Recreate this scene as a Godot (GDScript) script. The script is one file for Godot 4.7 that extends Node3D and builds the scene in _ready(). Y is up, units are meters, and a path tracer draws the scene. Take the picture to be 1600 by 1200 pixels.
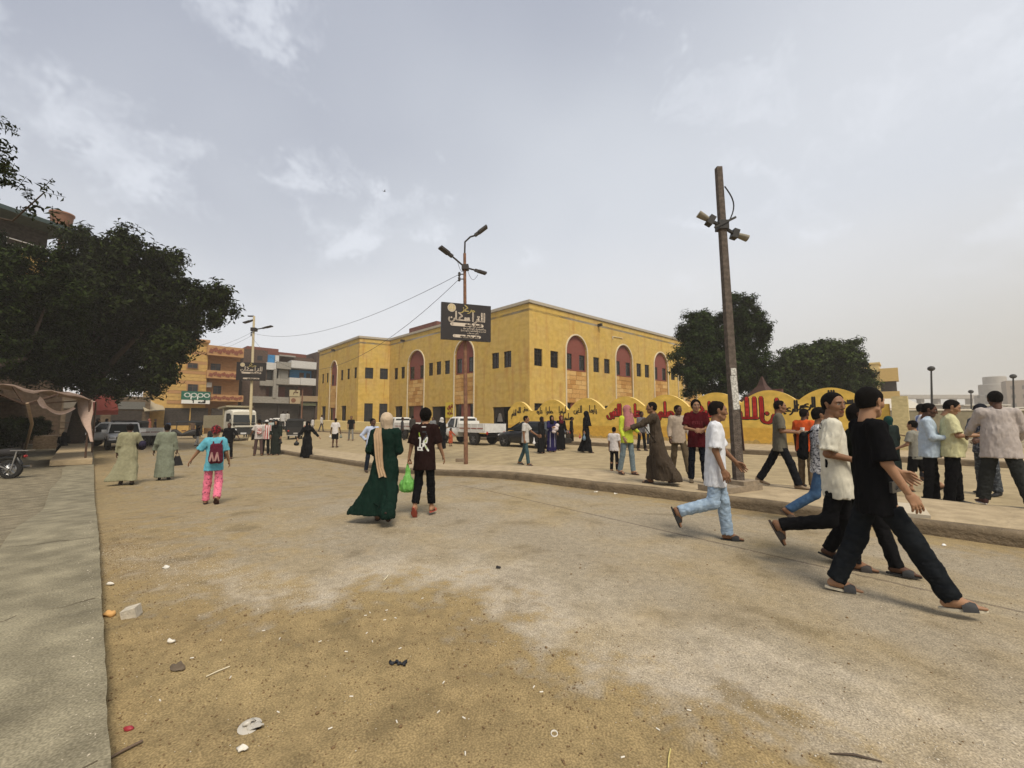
extends Node3D

# Lens and place: focal length and picture size in pixels of the 1600 x 1200 frame, eye height in metres.
const FOCAL := 660.0
const EYE := 1.55
const PITCH := 0.083141
const STREET := 0.780162   # the street runs 44.7 degrees left of straight ahead

var used := {}
var cloth_noise: NoiseTexture2D
var fine_noise: NoiseTexture2D
var lift_noise: FastNoiseLite
var rng := RandomNumberGenerator.new()


class Geo:
	var v := PackedVector3Array()
	var n := PackedVector3Array()
	var c := PackedColorArray()
	var uv := PackedVector2Array()
	var ix := PackedInt32Array()
	var tint := Color.WHITE
	var colored := false
	var mapped := false

	func quad(a: Vector3, b: Vector3, d: Vector3, e: Vector3) -> void:   # counter-clockwise from outside
		var nn := (b - a).cross(d - a)
		if nn.length_squared() < 1e-14:
			nn = (d - a).cross(e - a)
		nn = nn.normalized()
		var k := v.size()
		v.append(a); v.append(b); v.append(d); v.append(e)
		for i in 4:
			n.append(nn); c.append(tint); uv.append(Vector2.ZERO)
		ix.append_array([k, k + 2, k + 1, k, k + 3, k + 2])

	func quad_uv(a: Vector3, b: Vector3, d: Vector3, e: Vector3, ua: Vector2, ub: Vector2, ud: Vector2, ue: Vector2) -> void:
		quad(a, b, d, e)
		var k := v.size() - 4
		uv[k] = ua; uv[k + 1] = ub; uv[k + 2] = ud; uv[k + 3] = ue
		mapped = true

	func tri(a: Vector3, b: Vector3, d: Vector3) -> void:
		var nn := (b - a).cross(d - a).normalized()
		var k := v.size()
		v.append(a); v.append(b); v.append(d)
		for i in 3:
			n.append(nn); c.append(tint); uv.append(Vector2.ZERO)
		ix.append_array([k, k + 2, k + 1])

	func hexa(p: Array) -> void:   # p: bottom four (counter-clockwise from above), then top four
		quad(p[3], p[2], p[1], p[0])
		quad(p[4], p[5], p[6], p[7])
		for i in 4:
			var j := (i + 1) % 4
			quad(p[i], p[j], p[j + 4], p[i + 4])

	func box(m: Vector3, s: Vector3, b := Basis.IDENTITY) -> void:
		var h := s * 0.5
		var p := []
		for y in [-h.y, h.y]:
			for q in [[-h.x, h.z], [h.x, h.z], [h.x, -h.z], [-h.x, -h.z]]:
				p.append(m + b * Vector3(q[0], y, q[1]))
		hexa(p)

	func bar(a: Vector3, b: Vector3, w: float, h := -1.0) -> void:   # square bar from a to b
		var d := b - a
		var z := d.normalized()
		var up := Vector3.UP if absf(z.y) < 0.95 else Vector3.RIGHT
		var x := up.cross(z).normalized()
		box((a + b) * 0.5, Vector3(w, w if h < 0.0 else h, d.length()), Basis(x, z.cross(x), z))

	func prism(poly: PackedVector2Array, z0: float, z1: float, t := Transform3D.IDENTITY) -> void:   # poly counter-clockwise in x, y; from z0 up to z1
		var tr := Geometry2D.triangulate_polygon(poly)
		for i in range(0, tr.size(), 3):
			var a := poly[tr[i]]; var b := poly[tr[i + 1]]; var d := poly[tr[i + 2]]
			if (b - a).cross(d - a) < 0.0:
				var sw := b; b = d; d = sw
			tri(t * Vector3(a.x, a.y, z1), t * Vector3(b.x, b.y, z1), t * Vector3(d.x, d.y, z1))
			tri(t * Vector3(a.x, a.y, z0), t * Vector3(d.x, d.y, z0), t * Vector3(b.x, b.y, z0))
		for i in poly.size():
			var a := poly[i]; var b := poly[(i + 1) % poly.size()]
			quad(t * Vector3(a.x, a.y, z0), t * Vector3(b.x, b.y, z0), t * Vector3(b.x, b.y, z1), t * Vector3(a.x, a.y, z1))

	func ring_mesh(rings: Array, closed := true, caps := 3) -> void:   # rings of equal size, each counter-clockwise seen from the far end; smooth
		var m: int = rings[0].size()
		var k := v.size()
		for r in rings:
			for p in r:
				v.append(p); n.append(Vector3.ZERO); c.append(tint); uv.append(Vector2.ZERO)
		var first := ix.size()
		for i in rings.size() - 1:
			for j in (m if closed else m - 1):
				var a := k + i * m + j
				var b := k + i * m + (j + 1) % m
				ix.append_array([a, b + m, b, a, a + m, b + m])
		for i in range(first, ix.size(), 3):
			var nn := (v[ix[i + 2]] - v[ix[i]]).cross(v[ix[i + 1]] - v[ix[i]])
			for q in 3:
				n[ix[i + q]] += nn
		for i in range(k, v.size()):
			n[i] = n[i].normalized()
		if closed:
			for e in 2:
				if caps & (1 << e):
					var r = rings[0] if e == 0 else rings[-1]
					var mid := Vector3.ZERO
					for p in r:
						mid += p
					mid /= m
					for j in m:
						if e == 0:
							tri(mid, r[(j + 1) % m], r[j])
						else:
							tri(mid, r[j], r[(j + 1) % m])

	func tube(pts: Array, rad, sides := 8, caps := 3) -> void:   # rad: a number or one per point
		var rings := []
		var x := Vector3.ZERO
		for i in pts.size():
			var d: Vector3 = (pts[mini(i + 1, pts.size() - 1)] - pts[maxi(i - 1, 0)]).normalized()
			if x == Vector3.ZERO:
				x = (Vector3.UP if absf(d.y) < 0.9 else Vector3.RIGHT).cross(d).normalized()
			x = (x - d * x.dot(d)).normalized()
			var y := d.cross(x)
			var r: float = rad[i] if rad is Array else rad
			var ring := PackedVector3Array()
			for j in sides:
				var a := TAU * j / sides
				ring.append(pts[i] + (x * cos(a) + y * sin(a)) * r)
			rings.append(ring)
		ring_mesh(rings, true, caps)

	func lathe(prof: Array, sides := 16, t := Transform3D.IDENTITY, caps := 3) -> void:   # prof: Vector2(radius, height), from below up
		var rings := []
		for p in prof:
			var ring := PackedVector3Array()
			for j in sides:
				var a := -TAU * j / sides
				ring.append(t * Vector3(p.x * cos(a), p.y, p.x * sin(a)))
			rings.append(ring)
		ring_mesh(rings, true, caps)

	func ball(m: Vector3, r: Vector3, sides := 12, rows := 8) -> void:
		var prof := []
		for i in rows + 1:
			var a := -PI / 2 + PI * i / rows
			prof.append(Vector2(maxf(cos(a), 0.001), sin(a)))
		lathe(prof, sides, Transform3D(Basis.from_scale(r), m), 0)

	func add(o: Geo, t := Transform3D.IDENTITY) -> void:
		var k := v.size()
		var flip := t.basis.determinant() < 0.0
		var nb := t.basis.inverse().transposed()
		for p in o.v:
			v.append(t * p)
		for p in o.n:
			n.append((nb * p).normalized())
		c.append_array(o.c)
		uv.append_array(o.uv)
		for i in range(0, o.ix.size(), 3):
			if flip:
				ix.append_array([k + o.ix[i], k + o.ix[i + 2], k + o.ix[i + 1]])
			else:
				ix.append_array([k + o.ix[i], k + o.ix[i + 1], k + o.ix[i + 2]])
		colored = colored or o.colored

	func mesh() -> ArrayMesh:
		var arr := []
		arr.resize(Mesh.ARRAY_MAX)
		arr[Mesh.ARRAY_VERTEX] = v
		arr[Mesh.ARRAY_NORMAL] = n
		if mapped:
			arr[Mesh.ARRAY_TEX_UV] = uv
			arr[Mesh.ARRAY_TEX_UV2] = uv
		if colored:
			arr[Mesh.ARRAY_COLOR] = c
		arr[Mesh.ARRAY_INDEX] = ix
		var m := ArrayMesh.new()
		m.add_surface_from_arrays(Mesh.PRIMITIVE_TRIANGLES, arr)
		return m


class Field:   # distances on a grid, joined with a smooth minimum and meshed as surface nets
	var lo: Vector3
	var h: float
	var nx: int
	var ny: int
	var nz: int
	var f := PackedFloat32Array()

	func _init(a: Vector3, b: Vector3, cell: float) -> void:
		lo = a; h = cell
		nx = int((b.x - a.x) / cell) + 2
		ny = int((b.y - a.y) / cell) + 2
		nz = int((b.z - a.z) / cell) + 2
		f.resize(nx * ny * nz)
		f.fill(0.3)

	# cap 1: flat at a, 2: flat at b. sq < 1 flattens along ax. sub carves.
	func bone(a: Vector3, b: Vector3, ra: float, rb: float, k := 0.03, ax := Vector3.ZERO, sq := 1.0, cap := 0, sub := false) -> void:
		var m := maxf(ra, rb) + k + 3.0 * h
		var p0 := (a.min(b) - Vector3(m, m, m) - lo) / h
		var p1 := (a.max(b) + Vector3(m, m, m) - lo) / h
		var x0 := maxi(int(p0.x), 0); var x1 := mini(int(p1.x) + 1, nx - 1)
		var y0 := maxi(int(p0.y), 0); var y1 := mini(int(p1.y) + 1, ny - 1)
		var z0 := maxi(int(p0.z), 0); var z1 := mini(int(p1.z) + 1, nz - 1)
		var ab := b - a
		var l2 := maxf(ab.length_squared(), 1e-9)
		var dir := ab / sqrt(l2)
		var q := 1.0 / sq - 1.0
		var flat := sq != 1.0
		for z in range(z0, z1 + 1):
			for y in range(y0, y1 + 1):
				var i := (z * ny + y) * nx + x0
				var p := lo + Vector3(x0, y, z) * h - a
				for x in range(x0, x1 + 1):
					var t := clampf(p.dot(ab) / l2, 0.0, 1.0)
					var d := p - ab * t
					if flat:
						d += ax * (d.dot(ax) * q)
					var w := d.length() - (ra + (rb - ra) * t)
					if cap:
						if cap & 2:
							w = maxf(w, (p - ab).dot(dir))
						if cap & 1:
							w = maxf(w, -p.dot(dir))
					var o := f[i]
					if sub:
						var g := maxf(k - absf(o + w), 0.0) / k
						f[i] = maxf(o, -w) + g * g * k * 0.25
					else:
						var g := maxf(k - absf(o - w), 0.0) / k
						f[i] = minf(o, w) - g * g * k * 0.25
					i += 1
					p.x += h

	func cut(pt: Vector3, dir: Vector3, lim := 9.0) -> void:   # removes what lies on the dir side of the plane, within lim of pt
		for z in nz:
			for y in ny:
				var i := (z * ny + y) * nx
				for x in nx:
					if f[i] < 3.0 * h:
						var p := lo + Vector3(x, y, z) * h - pt
						if lim > 8.0 or p.length() < lim:
							f[i] = maxf(f[i], p.dot(dir))
					i += 1

	func wrinkle(noise: FastNoiseLite, amp: float, s: Vector3) -> void:
		for z in nz:
			for y in ny:
				var i := (z * ny + y) * nx
				for x in nx:
					if absf(f[i]) < 3.0 * h:
						f[i] += amp * noise.get_noise_3d((lo.x + x * h) * s.x, (lo.y + y * h) * s.y, (lo.z + z * h) * s.z)
					i += 1

	func at(p: Vector3) -> float:
		var q := (p - lo) / h
		var x := clampi(int(q.x), 0, nx - 2); var y := clampi(int(q.y), 0, ny - 2); var z := clampi(int(q.z), 0, nz - 2)
		var i := (z * ny + y) * nx + x
		var fx := q.x - x; var fy := q.y - y; var fz := q.z - z
		var s := nx; var u := nx * ny
		return lerpf(lerpf(lerpf(f[i], f[i + 1], fx), lerpf(f[i + s], f[i + s + 1], fx), fy), lerpf(lerpf(f[i + u], f[i + u + 1], fx), lerpf(f[i + u + s], f[i + u + s + 1], fx), fy), fz)

	func mesh(g: Geo) -> void:
		var ids := PackedInt32Array()
		ids.resize(nx * ny * nz)
		var sx := 1; var sy := nx; var sz := nx * ny
		var near := 3.0 * h
		for z in nz - 1:
			for y in ny - 1:
				var i := (z * ny + y) * nx - 1
				for x in nx - 1:
					i += 1
					var a := f[i]
					if a > near or a < -near:
						continue
					var b := f[i + sx]; var d := f[i + sy]; var e := f[i + sx + sy]
					var a2 := f[i + sz]; var b2 := f[i + sx + sz]; var d2 := f[i + sy + sz]; var e2 := f[i + sx + sy + sz]
					var cnt := int(a < 0.0) + int(b < 0.0) + int(d < 0.0) + int(e < 0.0) + int(a2 < 0.0) + int(b2 < 0.0) + int(d2 < 0.0) + int(e2 < 0.0)
					if cnt == 0 or cnt == 8:
						continue
					var sum := Vector3.ZERO
					var m := 0
					if (a < 0.0) != (b < 0.0): sum += Vector3(a / (a - b), 0, 0); m += 1
					if (d < 0.0) != (e < 0.0): sum += Vector3(d / (d - e), 1, 0); m += 1
					if (a2 < 0.0) != (b2 < 0.0): sum += Vector3(a2 / (a2 - b2), 0, 1); m += 1
					if (d2 < 0.0) != (e2 < 0.0): sum += Vector3(d2 / (d2 - e2), 1, 1); m += 1
					if (a < 0.0) != (d < 0.0): sum += Vector3(0, a / (a - d), 0); m += 1
					if (b < 0.0) != (e < 0.0): sum += Vector3(1, b / (b - e), 0); m += 1
					if (a2 < 0.0) != (d2 < 0.0): sum += Vector3(0, a2 / (a2 - d2), 1); m += 1
					if (b2 < 0.0) != (e2 < 0.0): sum += Vector3(1, b2 / (b2 - e2), 1); m += 1
					if (a < 0.0) != (a2 < 0.0): sum += Vector3(0, 0, a / (a - a2)); m += 1
					if (b < 0.0) != (b2 < 0.0): sum += Vector3(1, 0, b / (b - b2)); m += 1
					if (d < 0.0) != (d2 < 0.0): sum += Vector3(0, 1, d / (d - d2)); m += 1
					if (e < 0.0) != (e2 < 0.0): sum += Vector3(1, 1, e / (e - e2)); m += 1
					ids[i] = g.v.size()
					g.v.append(lo + (Vector3(x, y, z) + sum / m) * h)
					g.n.append(Vector3(b + e + b2 + e2 - a - d - a2 - d2, d + e + d2 + e2 - a - b - a2 - b2, a2 + b2 + d2 + e2 - a - b - d - e).normalized())
					g.c.append(g.tint)
					g.uv.append(Vector2.ZERO)
					if (a < 0.0) != (b < 0.0) and y > 0 and z > 0:
						_face(g, ids[i], ids[i - sy], ids[i - sy - sz], ids[i - sz], a < 0.0)
					if (a < 0.0) != (d < 0.0) and x > 0 and z > 0:
						_face(g, ids[i], ids[i - sz], ids[i - sz - sx], ids[i - sx], a < 0.0)
					if (a < 0.0) != (a2 < 0.0) and x > 0 and y > 0:
						_face(g, ids[i], ids[i - sx], ids[i - sx - sy], ids[i - sy], a < 0.0)

	func _face(g: Geo, p: int, q: int, r: int, s: int, front: bool) -> void:
		if front:
			g.ix.append_array([p, r, q, p, s, r])
		else:
			g.ix.append_array([p, q, r, p, r, s])


# --- placing ---

func ray(u: float, v: float) -> Vector3:
	var y := -(v - 600.0) / FOCAL
	return Vector3((u - 800.0) / FOCAL, y * cos(PITCH) + sin(PITCH), y * sin(PITCH) - cos(PITCH))

func street(s: float, n: float, y := 0.0) -> Vector3:   # metres along the street and across it
	return Vector3(n * cos(STREET) - s * sin(STREET), y, -n * sin(STREET) - s * cos(STREET))

func along(p: Vector3) -> Vector2:
	return Vector2(-p.x * sin(STREET) - p.z * cos(STREET), p.x * cos(STREET) - p.z * sin(STREET))

func dip(p: Vector3) -> float:   # the road sinks a little towards the crossing
	var q := along(p)
	return -0.36 * smoothstep(7.0, 14.5, q.x) * (1.0 - smoothstep(8.0, 17.0, q.y))

func level(u: float, v: float, y := 0.0) -> Vector3:
	var r := ray(u, v)
	return Vector3(0, EYE, 0) + r * ((y - EYE) / r.y)

func spot(u: float, v: float, lift := 0.0) -> Vector3:   # the point of the ground seen there
	var p := level(u, v, lift)
	for i in 12:
		p = level(u, v, dip(p) * 0.5 + p.y * 0.5 + lift * 0.5)
	return p

func deep(u: float, v: float, z: float) -> Vector3:   # the point seen there, z metres ahead
	var r := ray(u, v)
	return Vector3(0, EYE, 0) + r * (z / -r.z)


# --- objects ---

func numbered(called: String) -> String:
	var k: int = used.get(called, 0)
	used[called] = k + 1
	return called if k == 0 else "%s_%03d" % [called, k]

func tag(o: Node, label: String, category: String, group := "") -> Node:
	o.set_meta("label", label)
	o.set_meta("category", category)
	if group:
		o.set_meta("group", group)
	return o

func thing(called: String, label: String, category: String, at := Vector3.ZERO, turn := 0.0, group := "") -> Node3D:
	var o := Node3D.new()
	o.name = numbered(called)
	add_child(o)
	o.position = at
	o.rotation.y = turn
	tag(o, label, category, group)
	return o

func part(called: String, g, m: Material, parent: Node, at := Transform3D.IDENTITY) -> MeshInstance3D:
	var o := MeshInstance3D.new()
	o.name = called
	o.mesh = g.mesh() if g is Geo else g
	o.material_override = m
	o.transform = at
	parent.add_child(o, true)
	return o

func single(called: String, g: Geo, m: Material, label: String, category: String, at := Vector3.ZERO, turn := 0.0, group := "") -> MeshInstance3D:
	var o := part(numbered(called), g, m, self)
	o.position = at
	o.rotation.y = turn
	tag(o, label, category, group)
	return o

func structure(called: String, g: Geo, m: Material) -> MeshInstance3D:
	var o := part(numbered(called), g, m, self)
	o.set_meta("kind", "structure")
	return o


# --- materials: colours are real-world base colours, linear ---

func lin(r: float, g: float, b: float) -> Color:
	return Color(r, g, b).linear_to_srgb()

func paint(r: float, g: float, b: float, rough := 0.7, metal := 0.0) -> StandardMaterial3D:
	var m := StandardMaterial3D.new()
	m.albedo_color = lin(r, g, b)
	m.roughness = rough
	m.metallic = metal
	m.metallic_specular = 0.4
	return m

func noise_tex(freq: float, octaves: int, low: Color, high: Color, sd: int, size := 512, kind := FastNoiseLite.TYPE_SIMPLEX_SMOOTH, mid := 0.5) -> NoiseTexture2D:
	var f := FastNoiseLite.new()
	f.noise_type = kind
	f.seed = sd
	f.frequency = freq
	f.fractal_octaves = octaves
	var t := NoiseTexture2D.new()
	t.width = size; t.height = size
	t.seamless = true
	t.noise = f
	var g := Gradient.new()
	g.set_color(0, low); g.set_color(1, high)
	if mid != 0.5:
		g.add_point(mid, low.lerp(high, 0.5))
	t.color_ramp = g
	return t

var blotches := {}

func worn(r: float, g: float, b: float, vary: float, metres: float, sd: int, rough := 0.85, bump := 0.0) -> StandardMaterial3D:   # blotched surface, laid on in world space
	var step := snappedf(clampf(vary, 0.1, 0.4), 0.1)
	var key := "%d %.1f" % [sd % 3, step]
	if not blotches.has(key):
		var lo := 1.0 - 1.9 * step
		blotches[key] = noise_tex(0.012, 5, Color(lo, lo * 0.985, lo * 0.955).linear_to_srgb(), Color(1, 1, 1), sd % 3 + 20)
	var k := 1.0 / (1.0 - 0.95 * step)
	var m := paint(minf(r * k, 0.95), minf(g * k, 0.95), minf(b * k, 0.95), rough)
	m.albedo_texture = blotches[key]
	m.uv1_triplanar = true
	m.uv1_world_triplanar = true
	m.uv1_scale = Vector3.ONE / metres
	m.uv1_offset = Vector3(sd * 0.37, sd * 0.61, sd * 0.23)
	if bump > 0.0:
		if not blotches.has("bump"):
			blotches["bump"] = noise_tex(0.05, 4, Color.BLACK, Color.WHITE, 27)
		m.heightmap_enabled = true
		m.heightmap_texture = blotches["bump"]
		m.heightmap_scale = bump
	return m

func cloth(r: float, g: float, b: float, rough := 0.92) -> StandardMaterial3D:
	var m := paint(r, g, b, rough)
	m.albedo_texture = cloth_noise
	m.uv1_triplanar = true
	m.uv1_scale = Vector3.ONE * 2.2
	m.rim_enabled = r + g + b > 0.12
	m.rim = 0.2
	m.rim_tint = 0.6
	m.metallic_specular = 0.2 if r + g + b > 0.12 else 0.1
	return m

# --- camera, sky, sun ---

func sky_image() -> Image:   # an overcast sky: grey-blue deck, thin bright gaps, a warm dusty horizon
	var w := 1600
	var h := 800
	var broad := FastNoiseLite.new()
	broad.seed = 11; broad.frequency = 0.8; broad.fractal_octaves = 4
	var puff := FastNoiseLite.new()
	puff.seed = 46; puff.frequency = 3.4; puff.fractal_octaves = 6
	puff.domain_warp_enabled = true
	puff.domain_warp_amplitude = 0.22
	puff.domain_warp_frequency = 1.4
	var img := Image.create(w, h, false, Image.FORMAT_RGBF)
	var zen := Color(0.212, 0.229, 0.274)
	var mid := Color(0.342, 0.361, 0.394)
	var low := Color(0.432, 0.437, 0.450)
	var dust := Color(0.315, 0.300, 0.268)
	for y in h / 2 + 2:
		var el := PI / 2 - PI * (y + 0.5) / h
		var up := sin(el)
		for x in w:
			var az := TAU * (x + 0.5) / w
			var d := Vector3(sin(az) * cos(el), up, cos(az) * cos(el))
			var q := d / (maxf(up, 0.0) + 0.55) * 1.15
			var b := broad.get_noise_3dv(q)
			var k := smoothstep(0.30, 0.82, up - 0.20 * d.x + 0.22 * b)
			var c := low.lerp(mid, smoothstep(0.04, 0.46, up + 0.12 * b)).lerp(zen, k)
			c = c.lerp(dust, (1.0 - smoothstep(0.02, 0.42, up)) * clampf(0.1 + 1.0 * d.x + 0.1 * b, 0.0, 0.95))
			var p := puff.get_noise_3dv(q * Vector3(1.0, 1.4, 1.0) + Vector3(0, 3, 0))
			var gap := smoothstep(0.05, 0.62, p + 0.35 * b) * smoothstep(0.15, 0.42, up) * 0.55
			c = c.lerp(Color(0.455, 0.475, 0.515), gap)
			c = c.lerp(Color(0.405, 0.418, 0.445), smoothstep(0.1, 0.75, d.x + 0.4 * b) * 0.55 * smoothstep(0.3, 0.6, up))
			img.set_pixel(x, y, c)
	for y in range(h / 2 + 2, h):
		for x in w:
			img.set_pixel(x, y, Color(0.3, 0.25, 0.18))
	return img

func view() -> void:
	var cam := Camera3D.new()
	cam.name = "camera"
	cam.keep_aspect = Camera3D.KEEP_HEIGHT
	cam.fov = rad_to_deg(2.0 * atan(600.0 / FOCAL))
	cam.near = 0.05
	cam.far = 3000.0
	cam.position = Vector3(0, EYE, 0)
	cam.rotation.x = PITCH
	add_child(cam)
	var env := Environment.new()
	env.background_mode = Environment.BG_SKY
	var sky := Sky.new()
	var pm := PanoramaSkyMaterial.new()
	pm.panorama = ImageTexture.create_from_image(sky_image())
	sky.sky_material = pm
	env.sky = sky
	env.tonemap_mode = Environment.TONE_MAPPER_LINEAR
	env.tonemap_exposure = 2.0
	env.sdfgi_enabled = true
	env.ssao_enabled = true
	env.ssil_enabled = true
	env.fog_enabled = true
	env.fog_density = 0.0011
	env.fog_light_color = Color(0.86, 0.84, 0.80)
	var we := WorldEnvironment.new()
	we.name = "environment"
	we.environment = env
	add_child(we)
	var sun := DirectionalLight3D.new()
	sun.name = "sun"
	sun.light_energy = 0.6
	sun.light_angular_distance = 24.0
	sun.light_color = Color(1.0, 0.955, 0.88)
	sun.shadow_enabled = true
	sun.rotation_degrees = Vector3(-56, 20, 0)
	add_child(sun)


# --- ground, road, kerbs ---

func smooth_strip(g: Geo, rows: Array) -> void:   # rows of points, left to right, going away
	var m: int = rows[0].size()
	var k := g.v.size()
	for r in rows:
		for p in r:
			g.v.append(p); g.n.append(Vector3.UP); g.c.append(g.tint); g.uv.append(Vector2.ZERO)
	for i in rows.size() - 1:
		for j in m - 1:
			var a := k + i * m + j
			g.ix.append_array([a, a + m + 1, a + 1, a, a + m, a + m + 1])

const EDGE := [6.6, 0.12, 5.43, 0.56, 4.54, 0.92, 3.95, 1.18, 3.85, 1.62, 3.9, 2.12, 3.41, 2.37, 3.09, 2.54, 2.68, 2.46, 2.18, 2.36, 1.75, 2.35, 1.33, 2.38, 0.8, 2.54, 0.55, 2.56, -1.5, 2.8, -6.0, 3.2]

func edge_distance(s: float, n: float) -> float:   # metres into the sand (positive) from the edge of the drift
	var best := 99.0
	var inside := false
	var q := Vector2(s, n)
	var pts := [Vector2(-6, -0.5), Vector2(6.6, -0.5)]
	for i in range(0, EDGE.size(), 2):
		pts.append(Vector2(EDGE[i], EDGE[i + 1]))
	var m := pts.size()
	for i in m:
		var a: Vector2 = pts[i]
		var b: Vector2 = pts[(i + 1) % m]
		if i > 1 and i < m - 1:
			best = minf(best, (Geometry2D.get_closest_point_to_segment(q, a, b) - q).length())
		if (a.y > q.y) != (b.y > q.y) and q.x < (b.x - a.x) * (q.y - a.y) / (b.y - a.y) + a.x:
			inside = not inside
	return best if inside else -best

func road_texture(s0: float, s1: float, n0: float, n1: float, w: int, h: int, sd: int) -> ImageTexture:
	var px := (s1 - s0) / w
	var layers := []
	for i in 5:
		var f := FastNoiseLite.new()
		f.seed = sd + i
		f.noise_type = FastNoiseLite.TYPE_SIMPLEX_SMOOTH
		f.fractal_octaves = [4, 4, 3, 2, 5][i]
		f.frequency = [px * 0.45, px * 2.2, px * 9.0, minf(px * 38.0, 0.35), px * 1.1][i]
		layers.append(f.get_image(w, h, false, false, true).get_data())
	var cw := 160
	var ch := 96
	var coarse := Image.create(cw, ch, false, Image.FORMAT_RF)
	for y in ch:
		for x in cw:
			coarse.set_pixel(x, y, Color(edge_distance(lerpf(s0, s1, (x + 0.5) / cw), lerpf(n0, n1, (y + 0.5) / ch)), 0, 0))
	coarse.resize(w, h, Image.INTERPOLATE_CUBIC)
	var dist := coarse.get_data().to_float32_array()
	var out := PackedByteArray()
	out.resize(w * h * 3)
	var l0: PackedByteArray = layers[0]; var l1: PackedByteArray = layers[1]; var l2: PackedByteArray = layers[2]; var l3: PackedByteArray = layers[3]; var l4: PackedByteArray = layers[4]
	for y in h:
		var n := lerpf(n0, n1, (y + 0.5) / h)
		for x in w:
			var i := y * w + x
			var a := l0[i] / 255.0 - 0.5; var b := l1[i] / 255.0 - 0.5; var c := l2[i] / 255.0 - 0.5; var d := l3[i] / 255.0 - 0.5; var e := l4[i] / 255.0 - 0.5
			var s := lerpf(s0, s1, (x + 0.5) / w)
			# sand share: the drift, the gutters and a thin dust everywhere
			var t := clampf(0.5 + (dist[i] + b * 1.1 + c * 0.5) * 1.5, 0.0, 1.0)
			t = maxf(t, clampf(1.15 - n * 0.5 + b * 1.3, 0.0, 0.85))
			t = maxf(t, clampf((n - 7.1) * 1.2 + b * 1.1, 0.0, 0.9))
			t = maxf(t, clampf(0.18 + a * 1.1 + e * 0.7 + smoothstep(4.0, 12.0, s) * 0.45, 0.0, 0.7))
			var grain := 1.0 + d * 0.55 + c * 0.35
			var sv := 1.0 + b * 0.35 + c * 0.35 + d * 0.22
			# worn chip seal, paler where the dust was swept off its stones
			var bare := clampf(1.0 - absf(dist[i] + 0.25 + b * 0.8) * 1.5, 0.0, 1.0)
			var r := (0.485 + bare * 0.17 + a * 0.10) * grain
			var g := (0.412 + bare * 0.155 + a * 0.09) * grain
			var bl := (0.295 + bare * 0.14 + a * 0.07) * grain
			r = lerpf(r, 0.415 * sv + a * 0.09, t)
			g = lerpf(g, 0.308 * sv + a * 0.08, t)
			bl = lerpf(bl, 0.150 * sv + a * 0.04, t)
			# a straight tar-filled joint
			var j := absf(n - (5.46 + 0.106 * s + (l2[i] / 255.0 - 0.5) * 0.03))
			if j < 0.022 and s > -1.0 and s < 8.5:
				r *= 0.62; g *= 0.60; bl *= 0.62
			var tr := exp(-pow((n - 3.2 - 0.25 * sin(s * 0.35)) / 0.20, 2.0)) + exp(-pow((n - 4.75 - 0.25 * sin(s * 0.35)) / 0.22, 2.0))
			var worn_track := 1.0 + tr * (0.05 + 0.12 * b) * (1.0 - 0.4 * t)
			r *= worn_track; g *= worn_track; bl *= worn_track
			# damp stains
			var st := smoothstep(0.24, 0.34, e + c * 0.25) * 0.22
			r *= 1.0 - st; g *= 1.0 - st; bl *= 1.0 - st
			out[i * 3] = int(clampf(pow(maxf(r, 0.0), 0.4545), 0, 1) * 255)
			out[i * 3 + 1] = int(clampf(pow(maxf(g, 0.0), 0.4545), 0, 1) * 255)
			out[i * 3 + 2] = int(clampf(pow(maxf(bl, 0.0), 0.4545), 0, 1) * 255)
	return ImageTexture.create_from_image(Image.create_from_data(w, h, false, Image.FORMAT_RGB8, out))

func sheet(called: String, s0: float, s1: float, ds: float, n0: float, n1: float, dn: float, y: float, m: Material, bumps := 0.0) -> void:
	var g := Geo.new()
	var f := FastNoiseLite.new()
	f.seed = 5; f.frequency = 1.3; f.fractal_octaves = 5; f.fractal_gain = 0.56
	var ns := int(ceil((s1 - s0) / ds))
	var nn := int(ceil((n1 - n0) / dn))
	g.mapped = true
	for i in ns + 1:
		for j in nn + 1:
			var s := lerpf(s0, s1, float(i) / ns)
			var n := lerpf(n0, n1, float(j) / nn)
			var p := street(s, n)
			p.y = dip(p) + y
			if bumps > 0.0:
				p.y += f.get_noise_2d(s * 1.4, n * 1.4) * bumps * clampf(edge_distance(s, n) * 1.5 + 0.5, 0.08, 1.0)
			g.v.append(p); g.n.append(Vector3.UP); g.c.append(Color.WHITE)
			g.uv.append(Vector2(float(i) / ns, float(j) / nn))
	for i in ns:
		for j in nn:
			var a := i * (nn + 1) + j
			g.ix.append_array([a, a + 1, a + nn + 2, a, a + nn + 2, a + nn + 1])
	for i in range(0, g.ix.size(), 3):
		var nv := (g.v[g.ix[i + 2]] - g.v[g.ix[i]]).cross(g.v[g.ix[i + 1]] - g.v[g.ix[i]])
		if nv.y < 0.0:
			var sw := g.ix[i + 1]; g.ix[i + 1] = g.ix[i + 2]; g.ix[i + 2] = sw
			nv = -nv
		for q in 3:
			g.n[g.ix[i + q]] += nv * 1000.0
	for i in g.n.size():
		g.n[i] = g.n[i].normalized()
	structure(called, g, m)

func kerb_n(s: float) -> float:
	return 8.05 - 0.25 * smoothstep(2.0, 8.0, s) - 0.35 * smoothstep(13.0, 30.0, s)

func walk_back(s: float) -> float:
	return kerb_n(s) + 2.45 - 0.5 * smoothstep(2.0, 9.0, s)

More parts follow.
